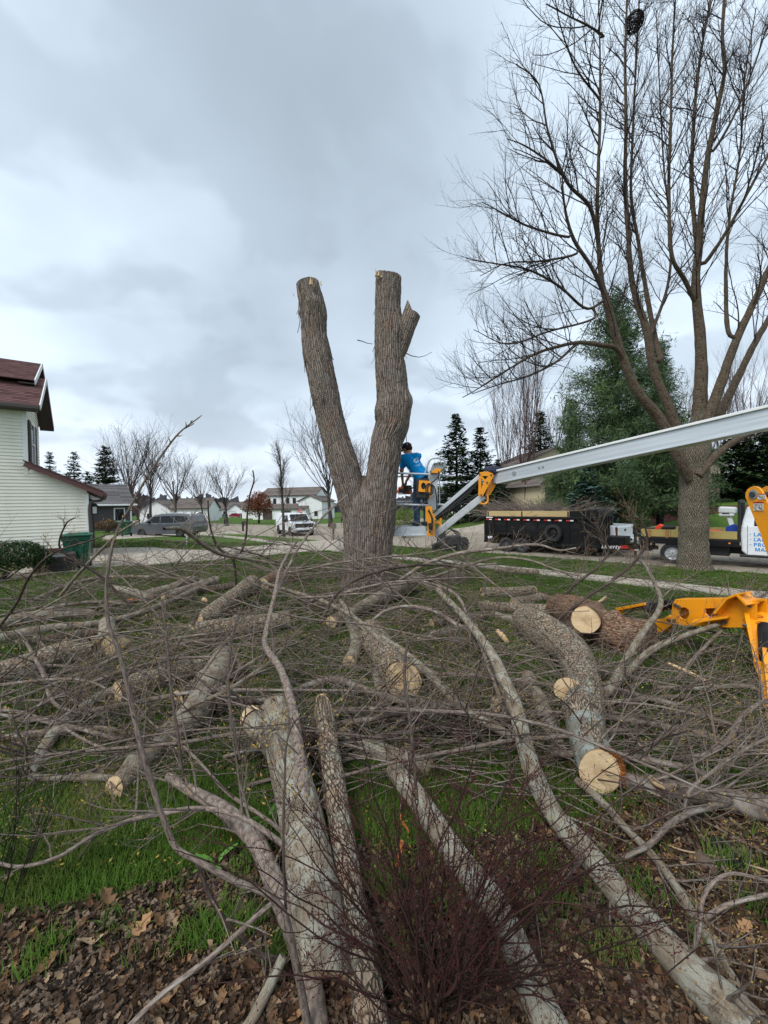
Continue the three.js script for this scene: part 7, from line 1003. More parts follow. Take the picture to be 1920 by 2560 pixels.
plantTree(0, 322, 58, 1082, 'tall bare tree with fanned branches behind the dark grey neighbour house', 1); plantTree(0, 375, 62, 1100, 'bare tree just left of the one behind the minivan', 2.4, .8); plantTree(1, 436, 60, 1146, 'round bare tree behind the grey minivan', .4, 1.05); plantTree(1, 506, 72, 1182, 'bare tree right behind the rear end of the minivan', 2.1, .95); plantTree(1, 566, 62, 1172, 'round bare tree with a stout trunk beside the side street', 3.3, 1.1);
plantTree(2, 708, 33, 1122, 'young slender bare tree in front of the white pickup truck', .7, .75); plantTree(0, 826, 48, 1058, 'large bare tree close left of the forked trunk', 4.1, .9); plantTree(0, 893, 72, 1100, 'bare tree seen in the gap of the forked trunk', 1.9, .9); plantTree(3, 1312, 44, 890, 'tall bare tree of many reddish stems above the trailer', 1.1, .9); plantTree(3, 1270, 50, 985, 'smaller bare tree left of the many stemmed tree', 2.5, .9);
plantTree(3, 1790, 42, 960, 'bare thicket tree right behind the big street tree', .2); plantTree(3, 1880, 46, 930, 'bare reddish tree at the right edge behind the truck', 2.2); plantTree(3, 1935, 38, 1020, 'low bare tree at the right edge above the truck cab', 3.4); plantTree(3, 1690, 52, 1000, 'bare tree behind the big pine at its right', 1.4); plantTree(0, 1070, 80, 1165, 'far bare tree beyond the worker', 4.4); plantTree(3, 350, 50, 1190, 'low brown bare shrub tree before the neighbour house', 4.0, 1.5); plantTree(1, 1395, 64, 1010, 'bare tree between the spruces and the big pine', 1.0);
// evergreens: whorls of boughs, each bough set with needle sprays
function conifer(name, label, px, d, top, halfW, { mats = [leafMats.spruce, leafMats.yewL], rows = 22, boughs = 9, spray = 9, loose = 0, seed = 1, droop = -.12, bare = .06, size = 1, pw = 1 } = {}) {
  const r = rng(seed), p = ground(px, d), H = at(px, top, d).y - p.y, W = halfW * d / FPX, t = thing(name, label, 'tree', p, r() * 6), tr = new MB(), br = new MB(), L = mats.map(() => new MB());
  tr.tube([V(0, 0, 0), V(.03, H * .5, .02), V(0, H * .97, 0)], [H * .018, H * .011, .012], 9, { rep: 2, vs: 2 });
  for (let i = 0; i < rows; i++) {
    const f = bare + (1 - bare) * Math.pow((i + r() * .7) / rows, .92), y = f * H, len0 = W * 1.25 * Math.pow(1 - f, pw) + W * .05, nb = Math.max(4, Math.round(boughs * (1 - f * .55)));
    for (let k = 0; k < nb; k++) {
      const a = (k + r()) / nb * 6.283, len = len0 * (loose ? (.4 + .8 * r()) * (r() < .2 ? .4 : 1) : .62 + .55 * r()), dir = V(Math.cos(a), droop + (loose ? .28 * (r() - .3) : .1 * r()) + f * .25, Math.sin(a)).normalize(), q0 = V(0, y, 0), q1 = q0.clone().addScaledVector(dir, len).add(V(0, (loose ? .16 : .06) * len * (r() - .2), 0));
      br.tube([q0, q0.clone().lerp(q1, .5).add(V(0, -.04 * len, 0)), q1], [.012 + len * .012, .008 + len * .006, .004], 4, { rep: 1 });
      const ns = Math.max(4, Math.round(spray * len / W * 2.0)); for (let s = 0; s < ns; s++) { const u = .22 + .78 * (s + r()) / ns, c = q0.clone().lerp(q1, u), sd = size * (.15 + .15 * r()) * Math.sqrt(W), side = V(-dir.z, 0, dir.x).multiplyScalar((r() - .5) * .5 * len * (1.1 - u)); c.add(side).add(V(0, (r() - .5) * sd * .7, 0)); const m = L[r() < .38 ? 1 % L.length : 0]; for (let z = 0; z < (loose ? 17 : 3); z++) leafQuad(m, c.clone().add(V(r() - .5, (r() - .5) * (loose ? .9 : .6), r() - .5).multiplyScalar(sd * (loose ? 2.2 : 1.5))), V(r() - .5, (loose ? r() - .3 : .7 + r()), r() - .5).normalize(), sd * (loose ? .28 + .3 * r() : .5 + .5 * r()), r, loose ? .13 : .34); }
    }
  }
  tr.build('trunk', M.treeTwig, t); tag(br.build('boughs', M.treeTwig, t), null, null, null, 'stuff'); L.forEach((b, i) => tag(b.build(i ? 'young_needles' : 'needles', mats[i], t), null, null, null, 'stuff')); return t;
}
conifer('spruce_tree', 'dark pointed spruce directly behind the garage roof', 188, 74, 1130, 50, { seed: 3 }); conifer('spruce_tree', 'tall dense dark spruce beside the grey roof', 266, 62, 1116, 46, { seed: 4, rows: 26, pw: .72, boughs: 12 }); conifer('spruce_tree', 'dark spruce half hidden by the white house', 128, 80, 1128, 40, { seed: 5 }); conifer('spruce_tree', 'low spruce between the two pointed ones at left', 222, 84, 1178, 34, { seed: 6 });
conifer('spruce_tree', 'taller pointed spruce right of the basket', 1142, 46, 1036, 82, { seed: 7, rows: 26 }); conifer('spruce_tree', 'shorter spruce beside the tall one over the jib', 1202, 47, 1066, 74, { seed: 8, rows: 24 }); conifer('spruce_tree', 'loose green spruce above the end of the boom', 1352, 50, 1026, 66, { seed: 9, mats: [leafMats.yewL, leafMats.pine] }); conifer('spruce_tree', 'small spruce low behind the jib', 1245, 44, 1150, 34, { seed: 10 });
conifer('pine_tree', 'big loose green pine standing behind the bare street tree', 1545, 25.5, 740, 150, { seed: 11, rows: 34, boughs: 9, spray: 16, loose: 1, mats: [leafMats.pine, leafMats.pineL], droop: .04, bare: .12, size: .8, pw: .55 }); conifer('pine_tree', 'second green pine right of the big loose pine', 1650, 27, 860, 110, { seed: 12, rows: 34, boughs: 11, spray: 12, loose: 1, mats: [leafMats.pine, leafMats.yewL], droop: .0, bare: .1, size: .8 }); conifer('pine_tree', 'lower pine at the left of the big loose pine', 1430, 30, 1005, 90, { seed: 13, rows: 28, boughs: 11, spray: 12, loose: 1, mats: [leafMats.pine, leafMats.pineL], bare: .06, size: .8 });
conifer('blue_spruce', 'blue green spruce with layered boughs behind the trailer', 1468, 23.5, 1172, 78, { seed: 14, rows: 20, boughs: 13, spray: 14, mats: [leafMats.blueSpruce, leafMats.spruce], bare: .02, size: .8 });
conifer('spruce_tree', 'dark evergreen at the right behind the flatbed truck', 1840, 37, 1090, 70, { seed: 15, rows: 20, boughs: 11, mats: [leafMats.yew, leafMats.yewL], pw: .6 }); conifer('spruce_tree', 'evergreen at the right edge above the truck cab', 1920, 36, 1060, 70, { seed: 16, rows: 20, boughs: 11, mats: [leafMats.spruce, leafMats.pine], pw: .6 });
conifer('spruce_tree', 'dark evergreen between street tree and truck rack', 1765, 40, 1120, 60, { seed: 17, rows: 18, boughs: 11, mats: [leafMats.yew, leafMats.spruce], pw: .6 });
// shrubs
function shrub(label, px, d, hw, top, mats, n, seed, name = 'shrub', size = .05) { const r = rng(seed), p = ground(px, d), W = hw * d / FPX, H = at(px, top, d).y - p.y, t = thing(name, label, 'shrub', p), st = new MB(); const f = q => { const a = q() * 6.28, v = Math.acos(1 - 1.2 * q()), k = .55 + .5 * Math.sqrt(q()), o = V(Math.sin(v) * Math.cos(a), Math.cos(v), Math.sin(v) * Math.sin(a)); return [V(o.x * W * k, Math.max(.03, H * .42 + o.y * H * .58 * k), o.z * W * k), o]; }; mats.forEach((m, i) => leafMass(t, i ? 'young_foliage' : 'foliage', m, Math.round(n / (1 + i * 1.5)), size * Math.sqrt(W), r, f)); for (let k = 0; k < 26; k++) { const a = r() * 6.28; st.tube([V(.1 * Math.cos(a), 0, .1 * Math.sin(a)), V(W * .8 * r() * Math.cos(a), H * (.6 + .4 * r()), W * .8 * Math.sin(a) * r())], [.012, .005], 4); } tag(st.build('stems', M.twigDark, t), null, null, null, 'stuff'); return t; }
shrub('round brown leafless shrub at the corner of the dark grey house', 268, 33, 30, 1300, [leafMats.brownLeaf], 3000, 31, 'shrub', .05); shrub('low green juniper before the red mulch slope', 1588, 24, 34, 1238, [leafMats.yewL, leafMats.pineL], 3200, 32); shrub('small dark shrub beside the truck headboard', 1800, 34, 26, 1246, [leafMats.yew], 1400, 33); shrub('low dark juniper among the rocks', 1655, 33, 24, 1236, [leafMats.yew, leafMats.blueSpruce], 1600, 34); shrub('green lime bush seen under the basket rail', 1010, 30, 26, 1268, [leafMats.lime, leafMats.yewL], 2200, 35); shrub('tall dark clipped evergreen beside the tan house', 1412, 34, 20, 1190, [leafMats.yew], 2200, 36);
{ const p = ground(646, 68), t = thing('rust_leaved_tree', 'small tree still holding rusty brown leaves left of the townhouse', 'tree', p), r = rng(41), b = new MB(), c = new MB(), P = [V(0, 0, 0), V(.1, 1.2, 0), V(0, 2.6, .1), V(.05, 4, 0)]; b.tube(P, [.2, .16, .1, .04], 8); sprout(c, P, [.2, .16, .1, .04], { n: [16, 5], len: [2, .8], r: [.05, .02], up: .2, t0: .25, fall: .3 }, r, null); b.build('trunk', M.treeTwig, t); c.build('branches', M.treeTwig, t); leafMass(t, 'crown', leafMats.rust, 3200, .14, r, q => { const a = q() * 6.28, v = Math.acos(1 - 2 * q()), k = Math.cbrt(q()); const o = V(Math.sin(v) * Math.cos(a), Math.cos(v), Math.sin(v) * Math.sin(a)); return [V(o.x * 2.5 * k * (1 - .25 * o.y), 3.3 + o.y * 2.3 * k, o.z * 2.2 * k), o]; }); }
// a simple house: gabled block with windows, doors and a roof that overhangs
function house(label, px, d, turn, blocks, extra) { const p = ground(px, d), t = thing('house', label, 'house', p, turn);
  for (const B of blocks) { const { x = 0, z = 0, w, dp, h, rh, wall = M.whiteFar, roof = M.shingleB, axis = 'x', y = 0 } = B; const b = new MB(); b.box(x, y + h / 2, z, w, h, dp); const ax = axis === 'x', hw = (ax ? dp : w) / 2, ln = ax ? w : dp; b.plate([[-hw, 0], [hw, 0], [0, rh]], ln - .02, M4().makeTranslation(x, y + h, z).multiply(M4().makeRotationY(ax ? Math.PI / 2 : 0))); b.build('wall', wall, t);
    const r = new MB(), ov = .45, sl = Math.hypot(hw, rh); for (const s of [-1, 1]) { const a = V(0, h + y + .1 - ov * rh / hw, s * (hw + ov)), c = V(0, h + y + rh + .1, 0), m = M4().makeTranslation(x, 0, z).multiply(M4().makeRotationY(ax ? 0 : Math.PI / 2)); const z1 = a.clone().sub(c).multiplyScalar(s).normalize(), y1 = z1.clone().cross(V(1, 0, 0)); r.box(0, 0, 0, ln + 2 * ov * .8, .14, a.distanceTo(c), m.clone().multiply(M4().makeBasis(V(1, 0, 0), y1, z1).setPosition((a.x + c.x) / 2, (a.y + c.y) / 2, (a.z + c.z) / 2))); } const us = r.u; for (let i = 0; i < us.length; i++) us[i] *= .35; r.build('roof', roof, t);
    for (const [wx, wy, ww, wh, kind = 'window'] of B.front || []) { const g = new THREE.Group(); g.name = kind; g.position.set(x + wx, y + wy, z + dp / 2 + .02); t.add(g); const f = new MB(); f.box(0, 0, 0, ww + .2, wh + .2, .06); f.build('frame', kind === 'garage_door' ? M.darkBrown : M.white, g); const q = new MB(); if (kind === 'window') { q.box(0, 0, .03, ww, wh, .03); q.build('pane', M.glass, g); } else { for (let k = 0; k < 4; k++) { const s = new MB(); s.box(0, -wh / 2 + (k + .5) * wh / 4, .035, ww, wh / 4 - .03, .03); s.build('door_panel', B.door || M.darkBrown, g); } } } }
  if (extra) extra(t); return t; }
house('dark grey neighbour house with a grey roof and white trim', 252, 40, .72, [{ x: -1.6, w: 7, dp: 8, h: 2.5, rh: 1.9, wall: M.greySiding, roof: M.shingleG, front: [[2.6, 1.5, .7, 1.1]] }], t => { const b = new MB(); b.box(1.92, 1.3, 4.02, .14, 2.6, .14); b.build('corner_board', M.white, t); const g = new MB(); g.rbox(-1.6, 2.42, 4.5, 8, .16, .16, .03); g.build('gutter', M.white, t); for (let k = 0; k < 20; k++) { const s = new MB(); s.box(-1.6, .1 + k * .12, 4.012, 7, .1, .02, M4()); s.build('siding_board', M.greySiding, t); } });
house('white two storey townhouse with dark windows behind the stop sign', 756, 103, -.25, [{ x: -2, w: 15, dp: 8, h: 6, rh: 1.9, front: [[-5.2, 4.5, .9, 1.4], [-3.6, 4.5, .9, 1.4], [0, 4.6, .9, 1.4], [1.8, 4.6, .9, 1.4]] }, { x: -2.5, z: 5.2, w: 14, dp: 5, h: 2.7, rh: 1.0, front: [[-3, 1.1, 2.3, 2.1, 'garage_door'], [1.9, 1.1, 2.3, 2.1, 'garage_door']] }, { x: 5.2, z: 2.6, w: 6, dp: 8, h: 4.4, rh: 1.3, axis: 'z', front: [[-1.6, 1.2, .9, 2.1, 'entrance_door'], [1.5, 1.4, .9, 1.2]], door: M.white }], null);
house('long low white garage block with a grey roof left of the townhouse', 690, 118, -.2, [{ w: 18, dp: 7, h: 2.8, rh: 2.0, front: [[-4, 1.2, 1, 1.1], [-2, 1.2, 1, 1.1]] }], null);
house('long grey roofed row of homes behind the round bare trees', 545, 165, .1, [{ w: 26, dp: 9, h: 3.2, rh: 2.6, front: [[-8, 1.7, 1.4, 1.3], [-3, 1.7, 1.4, 1.3], [4, 1.7, 1.4, 1.3]] }], null); house('white gabled garage beside the red car', 592, 150, .15, [{ w: 5, dp: 7, h: 2.9, rh: 1.9, axis: 'z', front: [[-1, 1.1, 2, 2.1, 'garage_door']], door: M.white }, { x: 5, w: 6, dp: 6, h: 2.6, rh: 2.0, front: [[0, 1.4, 1.2, 1.1]] }], null); house('white gabled garage left of the red car', 525, 138, .1, [{ w: 6, dp: 7, h: 2.8, rh: 2.2, axis: 'z', front: [[0, 1.1, 2.6, 2.1, 'garage_door']], door: M.white }], null); house('white gabled house seen over the minivan', 410, 92, .1, [{ w: 7, dp: 8, h: 2.9, rh: 2.0, axis: 'z', front: [[-1.4, 1.5, 1, 1.2]] }, { x: 7, w: 8, dp: 8, h: 3.2, rh: 2.1, front: [[0, 1.6, 1.2, 1.2], [2.4, 1.6, 1.2, 1.2]] }], null); house('grey far house at the left under the bare trees', 470, 150, 0, [{ w: 16, dp: 8, h: 3, rh: 2.4, wall: M.whiteFar, front: [[-3, 1.6, 1.4, 1.2], [3, 1.6, 1.4, 1.2]] }], null);
house('tan house with a basketball hoop on its garage gable', 1356, 45, .25, [{ w: 5.4, dp: 7, h: 2.5, rh: 1.9, axis: 'z', wall: M.tanSiding, roof: M.shingleB, front: [[0, 1.05, 4.2, 2.1, 'garage_door']] }, { x: 3, z: -5, w: 10, dp: 7, h: 5.0, rh: 2.0, wall: M.tanSiding, roof: M.shingleB, axis: 'z', front: [[1, 3.7, 1, 1.3]] }], t => { const b = new MB(), s = [[-.62, -.3], [.62, -.3], [.62, .15]]; for (let k = 1; k < 8; k++) s.push([.62 * Math.cos(k / 8 * Math.PI), .15 + .4 * Math.sin(k / 8 * Math.PI)]); s.push([-.62, .15]); b.plate(s, .04, M4().makeTranslation(.1, 3.0, 4.0)); b.build('backboard', M.lampGlass, t); const r = new MB(); r.tube(circlePts(.1, 4.25, .22, 16).concat([[.32, 4.25]]).map(([x, z]) => V(x, 2.8, z)), Array(17).fill(.02), 5); r.build('hoop', M.orange, t); const q = new MB(); q.box(.1, 3.0, 4.026, .42, .03, .01); q.box(.1, 2.75, 4.026, .42, .03, .01); q.box(-.11, 2.88, 4.026, .03, .25, .01); q.box(.31, 2.88, 4.026, .03, .25, .01); q.build('backboard_square', M.blackMatt, t); for (let k = 0; k < 15; k++) { const w = 2.7 * (1 - (2.5 + k * .12 - 2.5) / 1.9) - .05; if (w < .2) break; const d = new MB(); d.box(0, 2.56 + k * .12, 3.51, 2 * w, .1, .025); d.build('siding_board', M.tanSiding, t); } });
house('grey brown boarded house glimpsed behind the pine trunks', 1672, 40, -.3, [{ w: 6, dp: 6, h: 3.4, rh: 1.6, axis: 'z', wall: M.tanSiding, roof: M.shingleB }], t => { for (let k = 0; k < 22; k++) { const d = new MB(); d.box(0, .1 + k * .16, 3.02, 5.9, .13, .03); d.build('siding_board', mat([.33, .28, .22], .85), t); } });
house('low white house behind the trailer and the spruces', 1215, 72, .1, [{ w: 12, dp: 8, h: 2.9, rh: 2.0, front: [[-3, 1.5, 1.4, 1.2], [2, 1.5, 1.4, 1.2]] }], null);
// far parked cars
function farCar(label, px, d, turn, m, sc = 1) { const t = thing('parked_car', label, 'car', ground(px, d), turn, null); t.scale.setScalar(sc); const L = [[-2.2, .35], [-2.25, .8], [-1.9, 1.0], [-1.4, 1.42], [.3, 1.46], [1.1, .98], [2.1, .82], [2.25, .4], [1.9, .25], ...arch(1.35, .36, .25).reverse(), [.8, .25], [-.8, .25], ...arch(-1.35, .36, .25).reverse()]; const b = new MB(); b.add(carShell(L, 1.8, .95, .25)); b.build('body', m, t); sideGlass(t, [[.85, 1.0], [.2, 1.38], [-1.3, 1.36], [-1.65, 1.02]], 1.82, .95, .25); for (const [x, z] of [[1.35, .8], [1.35, -.8], [-1.35, .8], [-1.35, -.8]]) wheel(t, x, .33, z, .33, .2, M.galv, 5); return t; }
farCar('small red car parked far off between the round tree and the rust leaved tree', 590, 142, .3, mat([.28, .012, .025], .3)); farCar('dark blue car parked far off beside the red car', 622, 132, .2, mat([.02, .03, .05], .3), 1.1); farCar('dark teal car parked far off left of the round tree', 552, 146, .1, mat([.02, .04, .045], .3)); farCar('white car half hidden between the red and the dark blue cars', 606, 146, .25, M.whitePaint);
// street furniture
{ const p = ground(750, 61), t = thing('stop_sign', 'red octagonal stop sign at the corner beyond the white pickup', 'sign', p, -.22), cy = at(750, 1279, 61).y - p.y, b = new MB(); b.box(0, cy / 2 + .2, -.03, .06, cy + .4, .05); b.build('sign_post', M.galv, t); const oc = (r, n = 8) => Array.from({ length: n }, (_, k) => [r * Math.cos((k + .5) / n * 6.2832), cy + r * Math.sin((k + .5) / n * 6.2832)]); const w = new MB(); w.plate(oc(.42), .012, M4().makeTranslation(0, 0, .01)); w.build('sign_border', M.white, t); const r = new MB(); r.plate(oc(.385), .012, M4().makeTranslation(0, 0, .02)); r.build('sign_face', mat([.55, .012, .02], .4), t); const s = new MB(), g = textGeo('STOP', .25, .008); g.computeBoundingBox(); s.add(g, M4().makeTranslation(-g.boundingBox.max.x / 2, cy - .125, .028)); s.build('lettering', M.white, t); }
{ const p = gd(834, 1351), t = thing('mailbox', 'brown wooden mailbox on a post beside the end of the drive', 'mailbox', p, .1), b = new MB(); b.rbox(0, .46, 0, .13, .92, .13, .01); b.build('post', M.woodDark, t); const c = new MB(); c.rbox(0, .99, .0, .42, .2, .6, .02); c.build('box', M.woodDark, t); const r = new MB(); r.tube([V(0, 1.06, -.32), V(0, 1.06, .32)], [.22, .22], 16, { cap0: true, cap1: true }); r.build('box_lid', M.woodDark, t); const br = new MB(); br.beam(V(0, .7, .05), V(0, .9, .25), .07, .07); br.build('brace', M.woodDark, t); }
for (const [px, py, l] of [[610, 1328, 'black mailbox on a broad black post beside the street, near the minivan'], [563, 1311, 'small dark mailbox across the street beside the round bare tree']]) { const p = gd(px, py), t = thing('mailbox', l, 'mailbox', p, .4), b = new MB(); b.rbox(-.1, .42, 0, .2, .84, .16, .02); b.beam(V(-.08, .5, 0), V(.2, .84, 0), .08, .08); b.build('post', M.blackMatt, t); const c = new MB(); c.rbox(.06, .92, 0, .56, .16, .24, .03); c.cyl(V(-.22, 1.0, 0), V(.34, 1.0, 0), .12, .12, 14); c.build('box', M.blackMatt, t); const f = new MB(); f.box(.2, 1.02, .13, .05, .14, .02); f.build('flag', M.red, t); }
{ const p = ground(438, 60), t = thing('utility_pole', 'plain wooden pole rising behind the minivan', 'pole', p), top = at(433, 1205, 60).y - p.y, b = new MB(); b.tube([V(.05, 0, 0), V(-.25, top, 0)], [.16, .12], 10, { cap1: true, rep: 1 }); b.build('pole_shaft', M.woodDark, t); const c = new MB(); c.cyl(V(-.25, top, 0), V(-.25, top + .12, 0), .14, .08, 10); c.build('pole_cap', M.steelGrey, t); }
{ const p = gd(466, 1362), t = thing('marker_pipe', 'short white pipe standing on the neighbour lawn', 'pipe', p), b = new MB(); b.cyl(V(0, 0, 0), V(.03, .42, 0), .035, .035, 10); b.build('pipe_shaft', M.white, t); const c = new MB(); c.cyl(V(.03, .42, 0), V(.03, .47, 0), .05, .05, 10); c.build('pipe_cap', M.white, t); }
{ const r = rng(51); [[1632, 1276, .5, 'flat pale rock at the left of the mulch slope'], [1650, 1283, .4, 'pale rock right of the flat one on the mulch'], [1662, 1279, .55, 'largest pale boulder on the mulch slope'], [1686, 1262, .45, 'pale rock close left of the street tree on the mulch'], [1614, 1304, .35, 'small rock low on the mulch by the juniper']].forEach(([x, y, s, l]) => { const p = gd(x, Math.max(y, 1268)), t = thing('garden_rock', l, 'rock', p), g = new THREE.IcosahedronGeometry(1, 5), P = g.attributes.position, o = r() * 50; for (let k = 0; k < P.count; k++) { const X = P.getX(k), Y = P.getY(k), Z = P.getZ(k), q = 1 + .3 * fbm(X * 1.3 + o, Y * 1.3 + Z * 1.7, 0, 0, 7, 4); P.setXYZ(k, X * q * s, Y * q * s * .5 + s * .15, Z * q * s * .7); } g.computeVertexNormals(); const b = new MB(); b.add(g); b.build('stone', M.concrete, t); }); }
// wooded rise far off, and the edge of the mulch
{ const rnd = rng(71), b = new MB(); for (let k = 0; k < 5200; k++) { const a = lerp(-.95, .95, rnd()), d = 300 + 160 * rnd(), x = Math.sin(a) * d, z = -Math.cos(a) * d, g = landH(x, z), h = 5 + 7 * rnd() + 4 * Math.sin(a * 9); leafQuad(b, V(x, g + h * (.2 + .8 * rnd()), z), V(rnd() - .5, rnd() - .5, 1).normalize(), 2.2 + 1.6 * rnd(), rnd, .7); } tag(b.build('distant_woods', mat([.075, .075, .085], .95, { side: THREE.DoubleSide })), 'grey band of distant woods along the horizon', 'woods', null, 'stuff'); }
// ---------------------------------------------------------------- grass, leaf litter, chips, the red bush, small green shoots
const inside = (poly, x, z) => { let c = false; for (let i = 0, j = poly.length - 1; i < poly.length; j = i++) { const [a, b] = poly[i], [e, f] = poly[j]; if ((b > z) !== (f > z) && x < (e - a) * (z - b) / (f - b) + a) c = !c; } return c; };
const bedDepth = (x, z) => inside(bedPoly, x, z) ? 1 : 0;
{
  const tuft = sd => { const r = rng(sd), b = new MB(); for (let k = 0; k < 13; k++) { const a = r() * 6.28, lean = .25 + .8 * r(), h = .035 + .04 * r(), w = .0016 + .0014 * r(), o = V((r() - .5) * .07, 0, (r() - .5) * .07), d = V(Math.cos(a), 0, Math.sin(a)), s = V(-d.z, 0, d.x), i0 = b.count; for (let j = 0; j < 3; j++) { const f = j / 2, p = o.clone().add(V(0, h * f * (1 - .25 * lean * f), 0)).addScaledVector(d, lean * h * f * f), ww = w * (1 - .85 * f); for (const q of [-1, 1]) b.v(p.x + s.x * ww * q, p.y, p.z + s.z * ww * q, d.x * -.4, .9, d.z * -.4); } for (let j = 0; j < 2; j++) b.i.push(i0 + j * 2, i0 + j * 2 + 1, i0 + j * 2 + 3, i0 + j * 2, i0 + j * 2 + 3, i0 + j * 2 + 2); } return b.geo(); };
  const N = 125000, r = rng(1234), gA = tuft(5), im = new THREE.InstancedMesh(gA, new THREE.MeshPhysicalMaterial({ roughness: .8, specularIntensity: .3, side: THREE.DoubleSide }), N), m = M4(), e = new THREE.Euler(), q = new THREE.Quaternion(), col = new THREE.Color(); let c = 0, guard = 0;
  while (c < N && guard++ < N * 6) {
    const d = Math.exp(lerp(Math.log(1.5), Math.log(24), r())), a = lerp(-.86, .86, r()), x = d * Math.tan(a) * .98, z = -d; if (Math.abs(x) > d * 1.1 + .5) continue;
    const s = sOf(x, z), t = tOf(x, z); if (s > -.26) continue; if (Math.abs(s - walkS(t)) < .72) continue; if (d > 6 && inside(drivePoly, x, z)) continue;
    const pat = fbm(x * .9, z * .9, 0, 0, 5, 4), fine = fbm(x * 3.5, z * 3.5, 0, 0, 15, 3); if (bedDepth(x, z)) { if (r() > .01 + .22 * smooth(.2, .5, fine)) continue; } else if (d < 4.5 && inside(bedPoly, x + fine * .25, z + .22 + .3 * fine)) { if (r() > .4) continue; }
    const k = .8 + .5 * r() + (d > 7 ? .25 : 0); e.set((r() - .5) * .3, r() * 6.28, (r() - .5) * .3); m.compose(V(x, landH(x, z) + (bedDepth(x, z) ? .03 : 0), z), q.setFromEuler(e), V(k, k * (.75 + .5 * r()), k)); im.setMatrixAt(c, m);
    const dry = smooth(.15, .5, pat + .5 * (r() - .5)), b = .75 + .5 * r(); col.setRGB(lerp(.054, .18, dry * .6) * b, lerp(.104, .165, dry * .6) * b, lerp(.013, .055, dry * .6) * b); im.setColorAt(c++, col);
  }
  im.count = c; im.name = 'grass'; scene.add(flagShadow(im)); tag(im, 'short green lawn grass around and under the brush pile', 'grass', null, 'stuff');
}
// fallen leaves: lobed, folded along the midrib and curled
function leafGeo(sd, lobes) {
  const r = rng(sd), n = 7, b = new MB(), pts = [], curl = .7 + 1.6 * r(), fold = .4 + 1.0 * r(); for (let k = 0; k <= n; k++) { const t = k / n, w = (lobes ? (.10 + .2 * Math.sin(Math.PI * Math.pow(t, .8))) * (k % 2 ? 1.25 : .6) : .26 * Math.sin(Math.PI * Math.pow(t, .75))) * (k === n ? 0 : 1) + (k === 0 ? -.08 : 0); pts.push([t, Math.max(.012, w)]); }
  const P = (t, s, w) => V(t - .5, .10 * curl * Math.cos((t - .4) * 4) * -1 + fold * w * .8 + (r() - .5) * .05 + .1, s * w);
  const ring = pts.map(([t, w]) => [P(t + (lobes ? .03 : 0), -1, w), P(t, 0, 0), P(t + (lobes ? .03 : 0), 1, w)]); for (const q of ring) for (const p of q) b.v(p.x, p.y, p.z, 0, 1, 0, p.x, p.z);
  for (let k = 0; k < n; k++) for (let j = 0; j < 2; j++) { const a = k * 3 + j; b.i.push(a, a + 1, a + 4, a, a + 4, a + 3); } b.smoothNormals(); return b.geo();
}
const leafMat = new THREE.MeshPhysicalMaterial({ roughness: .85, specularIntensity: .25, side: THREE.DoubleSide });
const leafTones = [[.29, .165, .085], [.16, .092, .05], [.10, .06, .036], [.18, .115, .074], [.34, .235, .145], [.06, .038, .025], [.14, .074, .04], [.085, .05, .032]];
